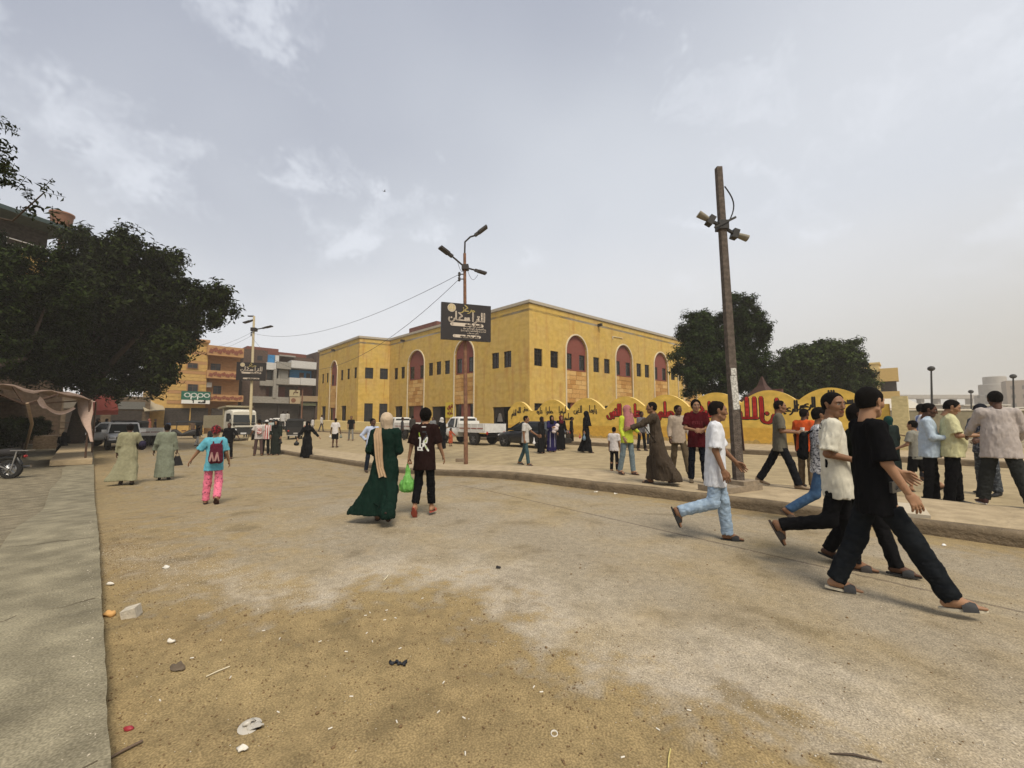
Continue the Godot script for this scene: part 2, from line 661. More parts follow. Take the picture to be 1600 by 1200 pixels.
func long_block(called: String, s_list: Array, near: Callable, far: Callable, top: Callable, depth: float, m: Material, round_off := 0.05) -> void:   # a raised strip: front face, rounded edge, top, back face
	var g := Geo.new()
	var rows := []
	for s in s_list:
		var a: float = near.call(s)
		var b: float = far.call(s)
		var y: float = top.call(s, a)
		var y2: float = top.call(s, b)
		var r := PackedVector3Array()
		r.append(street(s, a, y - depth)); r.append(street(s, a + 0.012, y - round_off)); r.append(street(s, a + round_off * 0.35, y - round_off * 0.3)); r.append(street(s, a + round_off, y))
		r.append(street(s, (a + b) * 0.5, (y + y2) * 0.5 + 0.004)); r.append(street(s, b - round_off, y2)); r.append(street(s, b, y2 - round_off)); r.append(street(s, b, y2 - depth))
		rows.append(r)
	g.ring_mesh(rows, false)
	var up := 0.0
	for q in g.n:
		up += q.y
	if up < 0.0:
		for i in g.n.size():
			g.n[i] = -g.n[i]
		for i in range(0, g.ix.size(), 3):
			var sw := g.ix[i]; g.ix[i] = g.ix[i + 1]; g.ix[i + 1] = sw
	structure(called, g, m)

func build_ground() -> void:
	var earth := worn(0.40, 0.315, 0.18, 0.2, 5.0, 21, 0.95, 1.2)
	var fine := noise_tex(0.10, 4, Color(0.80, 0.80, 0.80), Color(1, 1, 1), 33, 512)
	earth.detail_enabled = true
	earth.detail_blend_mode = BaseMaterial3D.BLEND_MODE_MUL
	earth.detail_albedo = fine
	earth.detail_uv_layer = BaseMaterial3D.DETAIL_UV_2
	earth.uv2_triplanar = true
	earth.uv2_world_triplanar = true
	earth.uv2_scale = Vector3.ONE * 0.9
	var g := Geo.new()
	var ss := [-350.0, -150.0, -60.0, -30.0, -15.0]
	for i in 46:
		ss.append(-8.0 + i * 1.4)
	ss.append_array([60.0, 75.0, 110.0, 180.0, 300.0, 480.0])
	var nl := [-350.0, -200.0, -80.0, -30.0, -12.0, -5.0, -2.0, 0.0, 2.0, 4.0, 6.0, 7.0, 8.0, 9.0, 10.0, 11.0, 12.0, 13.0, 14.0, 15.0, 16.0, 17.0, 18.0, 21.0, 25.0, 50.0, 120.0, 250.0, 420.0]
	var rows := []
	for s in ss:
		var r := []
		for n in nl:
			var p := street(s, n)
			p.y = dip(p) - (0.012 if n > 8.5 else 0.03)
			r.append(p)
		rows.append(r)
	smooth_strip(g, rows)
	for i in range(0, g.ix.size(), 3):
		var nv := (g.v[g.ix[i + 2]] - g.v[g.ix[i]]).cross(g.v[g.ix[i + 1]] - g.v[g.ix[i]])
		if nv.y < 0.0:
			var sw := g.ix[i + 1]; g.ix[i + 1] = g.ix[i + 2]; g.ix[i + 2] = sw
	structure("ground", g, earth)

	var near := paint(1, 1, 1, 0.95)
	near.metallic_specular = 0.25
	near.albedo_texture = road_texture(-6.0, 12.0, 0.0, 8.3, 2048, 944, 61)
	near.detail_enabled = true
	near.detail_blend_mode = BaseMaterial3D.BLEND_MODE_MUL
	near.detail_albedo = noise_tex(0.16, 3, Color(0.60, 0.60, 0.60), Color(1, 1, 1), 77, 1024)
	near.detail_uv_layer = BaseMaterial3D.DETAIL_UV_2
	near.uv2_triplanar = true
	near.uv2_world_triplanar = true
	near.uv2_scale = Vector3.ONE * 0.42
	near.heightmap_enabled = true
	near.heightmap_texture = noise_tex(0.012, 6, Color.BLACK, Color.WHITE, 91, 1024)
	near.heightmap_scale = 4.0
	sheet("road", -6.0, 12.0, 0.065, 0.0, 8.3, 0.065, 0.0, near, 0.035)
	var far := paint(1, 1, 1, 0.95)
	far.metallic_specular = 0.25
	far.albedo_texture = road_texture(12.0, 84.0, 0.0, 8.3, 1536, 256, 61)
	far.detail_enabled = true
	far.detail_blend_mode = BaseMaterial3D.BLEND_MODE_MUL
	far.detail_albedo = near.detail_albedo
	far.detail_uv_layer = BaseMaterial3D.DETAIL_UV_2
	far.uv2_triplanar = true
	far.uv2_world_triplanar = true
	far.uv2_scale = Vector3.ONE * 0.42
	sheet("road", 12.0, 84.0, 1.0, 0.0, 8.3, 1.0, 0.0, far)

	var concrete := worn(0.34, 0.30, 0.205, 0.28, 3.0, 41, 0.92, 0.8)
	concrete.detail_enabled = true
	concrete.detail_blend_mode = BaseMaterial3D.BLEND_MODE_MUL
	concrete.detail_albedo = noise_tex(0.14, 5, Color(0.62, 0.62, 0.60), Color(1, 1, 1), 34, 512)
	concrete.detail_uv_layer = BaseMaterial3D.DETAIL_UV_2
	concrete.uv2_triplanar = true
	concrete.uv2_world_triplanar = true
	concrete.uv2_scale = Vector3.ONE * 0.8
	var kerbstone := worn(0.25, 0.188, 0.12, 0.30, 1.6, 43, 0.95, 1.5)
	var chip := FastNoiseLite.new()
	chip.seed = 19; chip.frequency = 0.5; chip.fractal_octaves = 3
	var s_left := []
	for i in 172:
		s_left.append(-6.0 + i * 0.12 if i < 158 else 13.0 + (i - 157) * 3.2)
	var sink := func(s, n): return dip(street(s, n))
	# left pavement: a poured strip along the edge and dusty paving behind it
	long_block("left_kerb", s_left, func(s): return 0.108 + 0.006 * chip.get_noise_2d(s * 2.2, 1.0) + 0.007 * chip.get_noise_2d(s * 9.0, 5.0), func(s): return -0.60 - 0.05 * sin(s * 0.9), func(s, n): return sink.call(s, n) + 0.105, 0.25, concrete, 0.03)
	var paving := worn(0.31, 0.262, 0.175, 0.28, 2.2, 47, 0.95, 1.4)
	long_block("left_pavement", s_left, func(s): return -0.615 - 0.05 * sin(s * 0.9), func(s): return -7.0, func(s, n): return sink.call(s, n) + 0.085, 0.25, paving, 0.01)
	paving.detail_enabled = true
	paving.detail_blend_mode = BaseMaterial3D.BLEND_MODE_MUL
	paving.detail_albedo = concrete.detail_albedo
	paving.detail_uv_layer = BaseMaterial3D.DETAIL_UV_2
	paving.uv2_triplanar = true
	paving.uv2_world_triplanar = true
	paving.uv2_scale = Vector3.ONE * 0.6
	kerbstone.detail_enabled = true
	kerbstone.detail_blend_mode = BaseMaterial3D.BLEND_MODE_MUL
	kerbstone.detail_albedo = concrete.detail_albedo
	kerbstone.detail_uv_layer = BaseMaterial3D.DETAIL_UV_2
	kerbstone.uv2_triplanar = true
	kerbstone.uv2_world_triplanar = true
	kerbstone.uv2_scale = Vector3.ONE * 0.9
	# cracks and joints in the left pavement
	var cg := Geo.new()
	var cr := RandomNumberGenerator.new()
	cr.seed = 71
	for q in [[2.6, 0.10, 2.75, -0.55], [4.9, 0.10, 4.8, -0.6], [7.4, 0.10, 7.5, -0.6], [10.2, 0.10, 10.15, -0.6], [13.4, 0.1, 13.4, -0.6], [2.95, -0.18, 3.9, -0.56], [2.1, -0.72, 3.4, -0.64], [4.2, -0.7, 5.4, -1.6], [6.2, -0.7, 6.0, -3.0]]:
		var last := Vector2(q[0], q[1])
		for k in 9:
			var to := Vector2(q[0], q[1]).lerp(Vector2(q[2], q[3]), (k + 1) / 9.0) + Vector2(cr.randf_range(-0.05, 0.05), cr.randf_range(-0.03, 0.03))
			var e := (to - last).normalized().orthogonal() * cr.randf_range(0.003, 0.009)
			var yy := 0.108 if last.y > -0.6 else 0.089
			cg.quad(street(last.x + e.x, last.y + e.y, yy), street(last.x - e.x, last.y - e.y, yy), street(to.x - e.x, to.y - e.y, yy), street(to.x + e.x, to.y + e.y, yy))
			last = to
	for i in cg.n.size():
		cg.n[i] = Vector3.UP
	structure("pavement_crack", cg, paint(0.10, 0.08, 0.05, 0.95))
	# the raised island between road and side lane, its old kerb and its top of dusty concrete
	var s_right := []
	for i in 70:
		s_right.append(-7.0 + i * 0.42)
	s_right.append_array([23.0, 25.0, 27.0, 30.0, 31.5])
	var wob := FastNoiseLite.new()
	wob.seed = 3; wob.frequency = 0.5
	var uneven := func(s, n): return sink.call(s, n) + 0.175 + 0.02 * wob.get_noise_2d(s * 2.0, n)
	long_block("right_kerb", s_right, func(s): return kerb_n(s) + 0.035 * wob.get_noise_2d(s * 3.0, 7.0), func(s): return kerb_n(s) + 0.28, uneven, 0.3, kerbstone, 0.07)
	var island := worn(0.36, 0.285, 0.18, 0.20, 2.8, 53, 0.95, 1.2)
	long_block("island_pavement", s_right, func(s): return kerb_n(s) + 0.29, func(s): return walk_back(s), func(s, n): return uneven.call(s, n) - 0.006, 0.3, island, 0.02)
	# the walkway along the painted wall
	var s_wall := []
	for i in 40:
		s_wall.append(-8.0 + i * 0.85)
	long_block("wall_kerb", s_wall, func(s): return 20.85 + 0.03 * wob.get_noise_2d(s * 2.0, 3.0), func(s): return 21.2, func(s, n): return 0.19 + 0.015 * wob.get_noise_2d(s * 3.0, n), 0.3, kerbstone, 0.05)
	long_block("wall_walkway", s_wall, func(s): return 21.21, func(s): return 24.2, func(s, n): return 0.185 + 0.12 * (n - 21.2) / 3.0, 0.3, island, 0.02)

	# crumbs of stone and earth lying on the road: nobody could count them
	for kind in 2:
		var st := Geo.new()
		st.ball(Vector3.ZERO, Vector3(1, 0.6, 0.8), 5, 3)
		var m := paint(0.50, 0.44, 0.34, 0.9) if kind == 0 else paint(0.17, 0.11, 0.055, 0.95)
		var mm := MultiMesh.new()
		mm.transform_format = MultiMesh.TRANSFORM_3D
		mm.mesh = st.mesh()
		var places: Array[Transform3D] = []
		var r := RandomNumberGenerator.new()
		r.seed = 900 + kind
		var tries := 0
		while places.size() < (17000 if kind == 0 else 9000) and tries < 400000:
			tries += 1
			var s := r.randf_range(-1.8, 9.0)
			var n := r.randf_range(-0.12, 7.6)
			var e := edge_distance(s, n)
			var want := 0.0
			if kind == 0:
				want = 0.9 * exp(-pow((e + 0.28) / 0.30, 2.0)) + (0.07 if e < 0.0 else 0.03)
			else:
				want = 0.55 if e > 0.1 else (0.5 if n < 0.55 else 0.05)
			if n < 0.135:
				want = 0.75 * exp(-pow((n - 0.05) / 0.055, 2.0)) if kind == 0 and n < 0.095 else 0.0
			if r.randf() > want:
				continue
			var size := r.randf_range(0.0018, 0.0048) if kind == 0 else r.randf_range(0.0025, 0.007)
			if r.randf() < 0.03:
				size *= 1.9
			var p := street(s, n)
			p.y = dip(p) + (road_lift(s, n) if n > 0.135 else 0.104) + size * 0.2
			places.append(Transform3D(Basis(Vector3.UP, r.randf() * TAU).scaled(Vector3.ONE * size), p))
		mm.instance_count = places.size()
		for i in places.size():
			mm.set_instance_transform(i, places[i])
		var o := MultiMeshInstance3D.new()
		o.multimesh = mm
		o.name = "gravel" if kind == 0 else "dirt"
		o.material_override = m
		add_child(o)
		tag(o, "pale stone chips strewn over the worn road" if kind == 0 else "dark crumbs of earth strewn over the sand drift", "gravel" if kind == 0 else "dirt")
		o.set_meta("kind", "stuff")

func road_lift(s: float, n: float) -> float:
	if lift_noise == null:
		lift_noise = FastNoiseLite.new()
		lift_noise.seed = 5; lift_noise.frequency = 1.3; lift_noise.fractal_octaves = 5; lift_noise.fractal_gain = 0.56
	return lift_noise.get_noise_2d(s * 1.4, n * 1.4) * 0.035 * clampf(edge_distance(s, n) * 1.5 + 0.5, 0.08, 1.0)

# --- buildings ---

func frame_of(a: Vector3, b: Vector3) -> Transform3D:   # x from a to b, y up, z out of the wall towards the side from which a is on the left
	var x := Vector3(b.x - a.x, 0, b.z - a.z).normalized()
	return Transform3D(Basis(x, Vector3.UP, x.cross(Vector3.UP)), Vector3(a.x, 0, a.z))

func wall_with_holes(g: Geo, t: Transform3D, w: float, y0: float, y1: float, holes: Array, deep_in := 0.22) -> void:   # holes: [x0, x1, y0, y1]
	var xs := [0.0, w]
	var ys := [y0, y1]
	for q in holes:
		xs.append_array([q[0], q[1]]); ys.append_array([q[2], q[3]])
	xs.sort(); ys.sort()
	for i in xs.size() - 1:
		if xs[i + 1] - xs[i] < 0.001:
			continue
		for j in ys.size() - 1:
			if ys[j + 1] - ys[j] < 0.001:
				continue
			var mx: float = (xs[i] + xs[i + 1]) * 0.5
			var my: float = (ys[j] + ys[j + 1]) * 0.5
			var open := false
			for q in holes:
				if mx > q[0] and mx < q[1] and my > q[2] and my < q[3]:
					open = true
			if not open:
				g.quad(t * Vector3(xs[i], ys[j], 0), t * Vector3(xs[i + 1], ys[j], 0), t * Vector3(xs[i + 1], ys[j + 1], 0), t * Vector3(xs[i], ys[j + 1], 0))
	for q in holes:
		var a := Vector3(q[0], q[2], 0); var b := Vector3(q[1], q[2], 0); var c := Vector3(q[1], q[3], 0); var d := Vector3(q[0], q[3], 0)
		var k := Vector3(0, 0, -deep_in)
		for e in [[b, a], [c, b], [d, c], [a, d]]:
			g.quad(t * e[0], t * e[1], t * (e[1] + k), t * (e[0] + k))

var window_meshes := {}

func window(parent: Node, t: Transform3D, w: float, h: float, frame: Material, glass: Material, bars := true, called := "window") -> void:   # its lower left corner at t, in its reveal
	var key := "%.2f %.2f %s" % [w, h, bars]
	if not window_meshes.has(key):
		var f := Geo.new()
		var e := 0.05
		f.box(Vector3(w / 2, e / 2, 0), Vector3(w, e, 0.06)); f.box(Vector3(w / 2, h - e / 2, 0), Vector3(w, e, 0.06))
		f.box(Vector3(e / 2, h / 2, 0), Vector3(e, h - 2 * e, 0.06)); f.box(Vector3(w - e / 2, h / 2, 0), Vector3(e, h - 2 * e, 0.06))
		f.box(Vector3(w / 2, h / 2, 0), Vector3(0.045, h - 2 * e, 0.05))
		f.box(Vector3(w / 2, h * 0.72, 0.002), Vector3(w - 2 * e, 0.04, 0.046))
		if bars:
			for i in 5:
				f.box(Vector3(w * (i + 0.7) / 5.4, h / 2, 0.09), Vector3(0.016, h - 0.02, 0.016))
			f.box(Vector3(w / 2, h * 0.3, 0.092), Vector3(w - 0.02, 0.02, 0.02))
			f.box(Vector3(w / 2, h * 0.66, 0.092), Vector3(w - 0.02, 0.02, 0.02))
		var p := Geo.new()
		p.box(Vector3(0, 0, 0), Vector3(w / 2 - 0.075, h - 0.1, 0.012))
		window_meshes[key] = [f.mesh(), p.mesh()]
	var o := part(called, window_meshes[key][0], frame, parent, t)
	for x in [w * 0.25 + 0.014, w * 0.75 - 0.014]:
		part("pane", window_meshes[key][1], glass, o, Transform3D(Basis.IDENTITY, Vector3(x, h / 2, -0.012)))

func arch_curve(w: float, spring: float, rise: float, n := 14) -> PackedVector2Array:   # from the right springing over the top to the left one
	var r := PackedVector2Array()
	for i in n + 1:
		var a := PI * i / n
		r.append(Vector2(w / 2 + cos(a) * w / 2, spring + sin(a) * rise))
	return r

func hall() -> void:
	var W := level(499.5, 547, 11.3); var V := level(562, 524.5, 11.3); var R := level(610, 528.8, 11.3); var C := level(827, 468, 11.3); var E := level(1054.8, 527.6, 11.3)
	var E2 := C + (E - C) * 1.28
	var B1 := E2 + street(40, 0); var B2 := W + street(6, 26)
	var o := thing("hall_building", "long two-storey yellow hall with white-edged arches and maroon panels", "building", Vector3(C.x, 0, C.z))
	var base := Vector3(C.x, 0, C.z)
	var plaster := StandardMaterial3D.new()
	plaster.albedo_texture = plaster_texture(0.64, 0.45, 0.135, 5)
	plaster.uv1_triplanar = true
	plaster.uv1_world_triplanar = true
	plaster.uv1_scale = Vector3.ONE / 11.5
	plaster.uv1_triplanar_sharpness = 8.0
	plaster.roughness = 0.9
	plaster.metallic_specular = 0.25
	plaster.detail_enabled = true
	plaster.detail_blend_mode = BaseMaterial3D.BLEND_MODE_MUL
	plaster.detail_albedo = noise_tex(0.014, 5, Color(0.86, 0.85, 0.81), Color(1, 1, 1), 15)
	plaster.detail_uv_layer = BaseMaterial3D.DETAIL_UV_2
	plaster.uv2_triplanar = true
	plaster.uv2_world_triplanar = true
	plaster.uv2_scale = Vector3.ONE / 3.7
	var cap := worn(0.38, 0.34, 0.27, 0.12, 2.0, 17)
	var white := worn(0.62, 0.54, 0.38, 0.10, 1.0, 18)
	var maroon := worn(0.20, 0.060, 0.045, 0.15, 2.0, 19, 0.8)
	var frame := paint(0.035, 0.025, 0.018, 0.6)
	var glass := paint(0.012, 0.014, 0.016, 0.12)
	glass.metallic_specular = 0.5
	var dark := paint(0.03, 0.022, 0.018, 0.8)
	var stones := [worn(0.52, 0.30, 0.10, 0.2, 0.9, 81), worn(0.43, 0.225, 0.065, 0.2, 0.9, 82), worn(0.58, 0.37, 0.14, 0.2, 0.9, 83)]
	var wall := Geo.new()
	var coping := Geo.new()
	var top := 11.0
	var r := RandomNumberGenerator.new()
	r.seed = 77
	# faces: from, to, windows [x, y, w, h], arches [x0, x1], doors [x0, x1, top]
	var upper := 6.0
	var faces := [
		[W, V, [[1.45, 6.45, 0.72, 1.3], [3.2, 6.45, 0.74, 1.3], [8.4, 6.4, 0.8, 1.3], [10.5, 6.38, 0.78, 1.3], [12.65, 6.35, 0.78, 1.3]], [[4.75, 7.2]], [[1.7, 3.3, 3.3], [8.9, 10.5, 3.2]]],
		[V, R, [[0.72, 6.3, 0.93, 1.3], [2.42, 6.3, 0.93, 1.3], [0.75, 1.0, 0.95, 2.4], [2.45, 1.0, 0.95, 2.4]], [], []],
		[R, C, [[1.17, 6.2, 0.82, 1.36], [2.75, 6.2, 0.82, 1.36], [8.48, 6.1, 0.82, 1.36], [9.92, 6.1, 0.86, 1.36], [11.4, 6.05, 0.9, 1.36], [18.6, 5.97, 0.95, 1.4], [20.15, 5.94, 0.95, 1.4]], [[4.35, 7.65], [13.12, 16.1]], [[1.5, 3.2, 3.05], [9.2, 11.7, 2.85], [18.75, 21.15, 2.6]]],
		[C, E2, [[0.54, 5.92, 0.96, 1.44], [2.48, 5.92, 0.98, 1.44], [8.36, 5.98, 0.92, 1.42], [10.05, 5.98, 0.92, 1.42], [15.75, 6.06, 0.9, 1.4], [17.36, 6.06, 0.92, 1.4], [23.08, 6.15, 0.9, 1.4], [24.6, 6.15, 0.92, 1.4], [0.54, 1.5, 0.96, 1.35], [2.48, 1.5, 0.96, 1.35], [8.36, 1.5, 0.92, 1.35], [10.05, 1.5, 0.92, 1.35], [15.75, 1.5, 0.92, 1.35]], [[4.5, 7.4], [11.98, 14.9], [19.32, 22.28], [26.1, 29.4]], []],
	]
	for fc in faces:
		var t := frame_of(fc[0], fc[1])
		t.origin -= base
		var len: float = Vector2(fc[1].x - fc[0].x, fc[1].z - fc[0].z).length()
		var holes := []
		for q in fc[2]:
			holes.append([q[0], q[0] + q[2], q[1], q[1] + q[3]])
		for q in fc[3]:
			holes.append([q[0], q[1], 0.02, 7.5 + 1.62])
		for q in fc[4]:
			holes.append([q[0], q[1], 0.02, q[2]])
		wall_with_holes(wall, t, len, 0.0, top, holes)
		for q in fc[2]:
			window(o, t * Transform3D(Basis.IDENTITY, Vector3(q[0], q[1], -0.13)), q[2], q[3], frame, glass)
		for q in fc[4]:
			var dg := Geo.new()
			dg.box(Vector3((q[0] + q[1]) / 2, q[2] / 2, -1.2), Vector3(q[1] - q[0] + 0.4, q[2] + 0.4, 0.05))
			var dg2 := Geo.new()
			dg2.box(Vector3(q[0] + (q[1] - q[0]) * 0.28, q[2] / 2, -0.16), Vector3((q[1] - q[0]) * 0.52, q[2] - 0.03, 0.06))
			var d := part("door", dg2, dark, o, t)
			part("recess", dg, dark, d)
		for q in fc[3]:
			var w: float = q[1] - q[0]
			var spring := 7.55
			var rise := 1.56
			var a := part("arch", arch_trim(w, spring, rise), white, o, t * Transform3D(Basis.IDENTITY, Vector3(q[0], 0, 0)))
			# plaster left and right of the curve inside the rectangular hole
			var cv := arch_curve(w, spring, rise)
			for i in cv.size() - 1:
				var p0 := cv[i]; var p1 := cv[i + 1]
				wall.quad(t * Vector3(q[0] + p1.x, p1.y, 0), t * Vector3(q[0] + p0.x, p0.y, 0), t * Vector3(q[0] + p0.x, 9.12, 0), t * Vector3(q[0] + p1.x, 9.12, 0))
				wall.quad(t * Vector3(q[0] + p0.x, p0.y, 0), t * Vector3(q[0] + p1.x, p1.y, 0), t * Vector3(q[0] + p1.x, p1.y, -0.22), t * Vector3(q[0] + p0.x, p0.y, -0.22))
			# recessed maroon panel with two windows
			var pg := Geo.new()
			var ww := w * 0.27
			wall_with_holes(pg, Transform3D(Basis.IDENTITY, Vector3(0, 0, -0.16)), w, 5.9, 9.12, [[w * 0.05, w * 0.05 + ww, 6.0, 7.4], [w * 0.95 - ww, w * 0.95, 6.0, 7.4]], 0.1)
			part("panel", pg, maroon, a)
			for x in [w * 0.05, w * 0.95 - ww]:
				window(a, Transform3D(Basis.IDENTITY, Vector3(x, 6.0, -0.23)), ww, 1.4, frame, glass, false)
			# courses of stone below
			var rows := 7
			var sh := (5.86 - 3.02) / rows
			for i in rows:
				var x := 0.0
				var first := r.randf_range(0.4, 1.0)
				while x < w - 0.02:
					var sw := minf(first if x == 0.0 else r.randf_range(0.7, 1.15), w - x)
					if w - x - sw < 0.25:
						sw = w - x
					var sg := Geo.new()
					sg.box(Vector3(x + sw / 2, 3.02 + (i + 0.5) * sh, -0.14 + r.randf_range(-0.012, 0.016)), Vector3(sw - 0.02, sh - 0.024, 0.1))
					part("stone", sg, stones[r.randi() % 3], a)
					x += sw
			var bg := Geo.new()
			bg.box(Vector3(w / 2, 4.45, -0.25), Vector3(w, 2.95, 0.1))
			part("backing", bg, stones[1], a)
			# ground floor opening: dark windows beside a maroon door leaf
			var dg := Geo.new()
			dg.box(Vector3(w / 2, 1.5, -0.27), Vector3(w * 0.44, 2.98, 0.08))
			part("door", dg, maroon, a)
			for x in [0.0, w * 0.73]:
				var gg := Geo.new()
				gg.box(Vector3(x + w * 0.135, 1.5, -0.3), Vector3(w * 0.26, 2.98, 0.05))
				part("pane", gg, glass, a)
		# coping along the roof edge
		coping.box(t * Vector3(len / 2, top + 0.17, -0.10), Vector3(len + 0.15, 0.24, 0.42), t.basis)
	for fc in [[E2, B1], [B1, B2], [B2, W]]:
		var t := frame_of(fc[0], fc[1])
		t.origin -= base
		var len: float = Vector2(fc[1].x - fc[0].x, fc[1].z - fc[0].z).length()
		wall_with_holes(wall, t, len, 0.0, top, [])
		coping.box(t * Vector3(len / 2, top + 0.15, -0.05), Vector3(len + 0.3, 0.34, 0.5), t.basis)
	part("wall", wall, plaster, o)
	part("coping", coping, cap, o)
	var roof := Geo.new()
	var poly := PackedVector2Array()
	for p in [W, V, R, C, E2, B1, B2]:
		poly.append(Vector2(p.x - base.x, -(p.z - base.z)))
	roof.prism(poly, 10.4, 10.6, Transform3D(Basis(Vector3.RIGHT, -PI / 2), Vector3.ZERO))
	part("roof", roof, cap, o)
	# brick stair head on the roof behind the corner of the wing
	var ph := Geo.new()
	var pc := V + street(1.0, 5.0)
	pc.y = 0.0
	var brick := worn(0.15, 0.060, 0.045, 0.3, 1.3, 84)
	ph.box(Vector3(-10.0, 12.2, -24.0), Vector3(9.0, 3.4, 6.5), Basis(Vector3.UP, STREET))
	part("stair_head", ph, brick, o)
	for i in 4:
		var rb := Geo.new()
		rb.bar(Vector3(-10.5 + i * 1.1, 13.9, -22.0 - i * 0.5), Vector3(-10.5 + i * 1.1, 14.6, -22.0 - i * 0.5), 0.05)
		part("rod", rb, dark, o)
	# water spouts and small fittings on the walls
	var sp := Geo.new()
	for q in [[R, C, 3.3], [C, E2, 9.2], [W, V, 6.0], [C, E2, 25.6]]:
		var t := frame_of(q[0], q[1])
		t.origin -= base
		sp.box(t * Vector3(q[2], 10.55, 0.18), Vector3(0.22, 0.22, 0.5), t.basis)
	part("water_spout", sp, dark, o)
	var tm := frame_of(R, C)
	tm.origin -= base
	var bn := Geo.new()
	bn.box(tm * Vector3(12.4, 2.45, 0.05), Vector3(1.3, 1.5, 0.05), tm.basis)
	var ban := part("banner", bn, paint(0.60, 0.46, 0.05), o)
	bn = Geo.new()
	script_line(bn, "e r b Y", 0.26, 0.13, 0.0)
	part("lettering", bn, paint(0.36, 0.03, 0.02), ban, tm * Transform3D(Basis.IDENTITY, Vector3(12.95, 2.7, 0.08)))
	bn = Geo.new()
	script_line(bn, "m l w k H", 0.2, 0.1, 0.0)
	part("lettering", bn, paint(0.30, 0.05, 0.02), ban, tm * Transform3D(Basis.IDENTITY, Vector3(12.95, 2.05, 0.08)))
	var tb := frame_of(C, E2)
	tb.origin -= base
	var fit := Geo.new()
	fit.bar(tb * Vector3(11.4, 9.75, 0.05), tb * Vector3(13.2, 9.8, 0.05), 0.05)
	fit.box(tb * Vector3(11.5, 9.65, 0.04), Vector3(0.12, 0.25, 0.06), tb.basis)
	part("bracket", fit, white, o)
	for q in [[19.3, 0.06], [27.5, 0.09]]:
		var pp := Geo.new()
		pp.tube([tb * Vector3(q[0] + 5.4, 0, q[1]), tb * Vector3(q[0] + 5.4, 10.4, q[1])], 0.05, 6)
		part("drain_pipe", pp, white, o)

func arch_trim(w: float, spring: float, rise: float) -> Geo:
	var g := Geo.new()
	var cv := arch_curve(w, spring, rise, 18)
	var outer := [Vector2(w + 0.12, 0.02)]
	var inner := [Vector2(w, 0.02)]
	for i in cv.size():
		var p := cv[i]
		var d := Vector2((p.x - w / 2) / (w / 2), (p.y - spring) / rise)
		outer.append(p + d.normalized() * 0.12)
		inner.append(p)
	outer.append(Vector2(-0.12, 0.02)); inner.append(Vector2(0, 0.02))
	for i in outer.size() - 1:
		var a: Vector2 = outer[i]; var b: Vector2 = outer[i + 1]; var c: Vector2 = inner[i + 1]; var d: Vector2 = inner[i]
		var z := 0.07
		g.quad(Vector3(d.x, d.y, z), Vector3(a.x, a.y, z), Vector3(b.x, b.y, z), Vector3(c.x, c.y, z))
		g.quad(Vector3(a.x, a.y, 0), Vector3(b.x, b.y, 0), Vector3(b.x, b.y, z), Vector3(a.x, a.y, z))
		g.quad(Vector3(c.x, c.y, -0.1), Vector3(d.x, d.y, -0.1), Vector3(d.x, d.y, z), Vector3(c.x, c.y, z))
	return g

func plaster_texture(r: float, g: float, b: float, sd: int) -> ImageTexture:   # weathered paint: soft patches, drips, repairs in another tone
	var size := 1024
	var f := FastNoiseLite.new()
	f.seed = sd; f.frequency = 0.006; f.fractal_octaves = 5
	var patch := f.get_seamless_image(size, size, false, false, 0.15, true).get_data()
	f.seed = sd + 1; f.frequency = 0.02; f.fractal_octaves = 3
	var drip_image := f.get_seamless_image(size, 64, false, false, 0.15, true)
	drip_image.resize(size, size, Image.INTERPOLATE_CUBIC)
	var drip := drip_image.get_data()
	f.seed = sd + 2; f.frequency = 0.09
	var speck := f.get_seamless_image(size, size, false, false, 0.15, true).get_data()
	var out := PackedByteArray()
	out.resize(size * size * 3)
	for i in size * size:
		var p := patch[i] / 255.0; var d := drip[i] / 255.0; var s := speck[i] / 255.0
		var k := 0.92 + 0.12 * p + 0.03 * (s - 0.5)
		var st := smoothstep(0.55, 0.85, d) * 0.28 + smoothstep(0.62, 0.8, p) * 0.06
		out[i * 3] = int(pow(clampf(r * k * (1.0 - st * 0.55), 0, 1), 0.4545) * 255)
		out[i * 3 + 1] = int(pow(clampf(g * k * (1.0 - st), 0, 1), 0.4545) * 255)
		out[i * 3 + 2] = int(pow(clampf(b * (k + 0.5 * (0.5 - p)) * (1.0 - st), 0, 1), 0.4545) * 255)
	return ImageTexture.create_from_image(Image.create_from_data(size, size, false, Image.FORMAT_RGB8, out))

const PEAKS := [23.46, 20.09, 17.06, 14.05, 11.38, 8.55, 6.0, 3.53]

func wall_top(s: float) -> float:
	var y := 2.2
	for i in PEAKS.size():
		var d: float = absf(s - PEAKS[i])
		var half := 1.42 if i > 0 else 1.2
		if d < half:
			y = maxf(y, 2.2 + (0.80 - (0.06 if i == 0 else 0.0)) * pow(cos(d / half * PI / 2), 0.8))
	return y

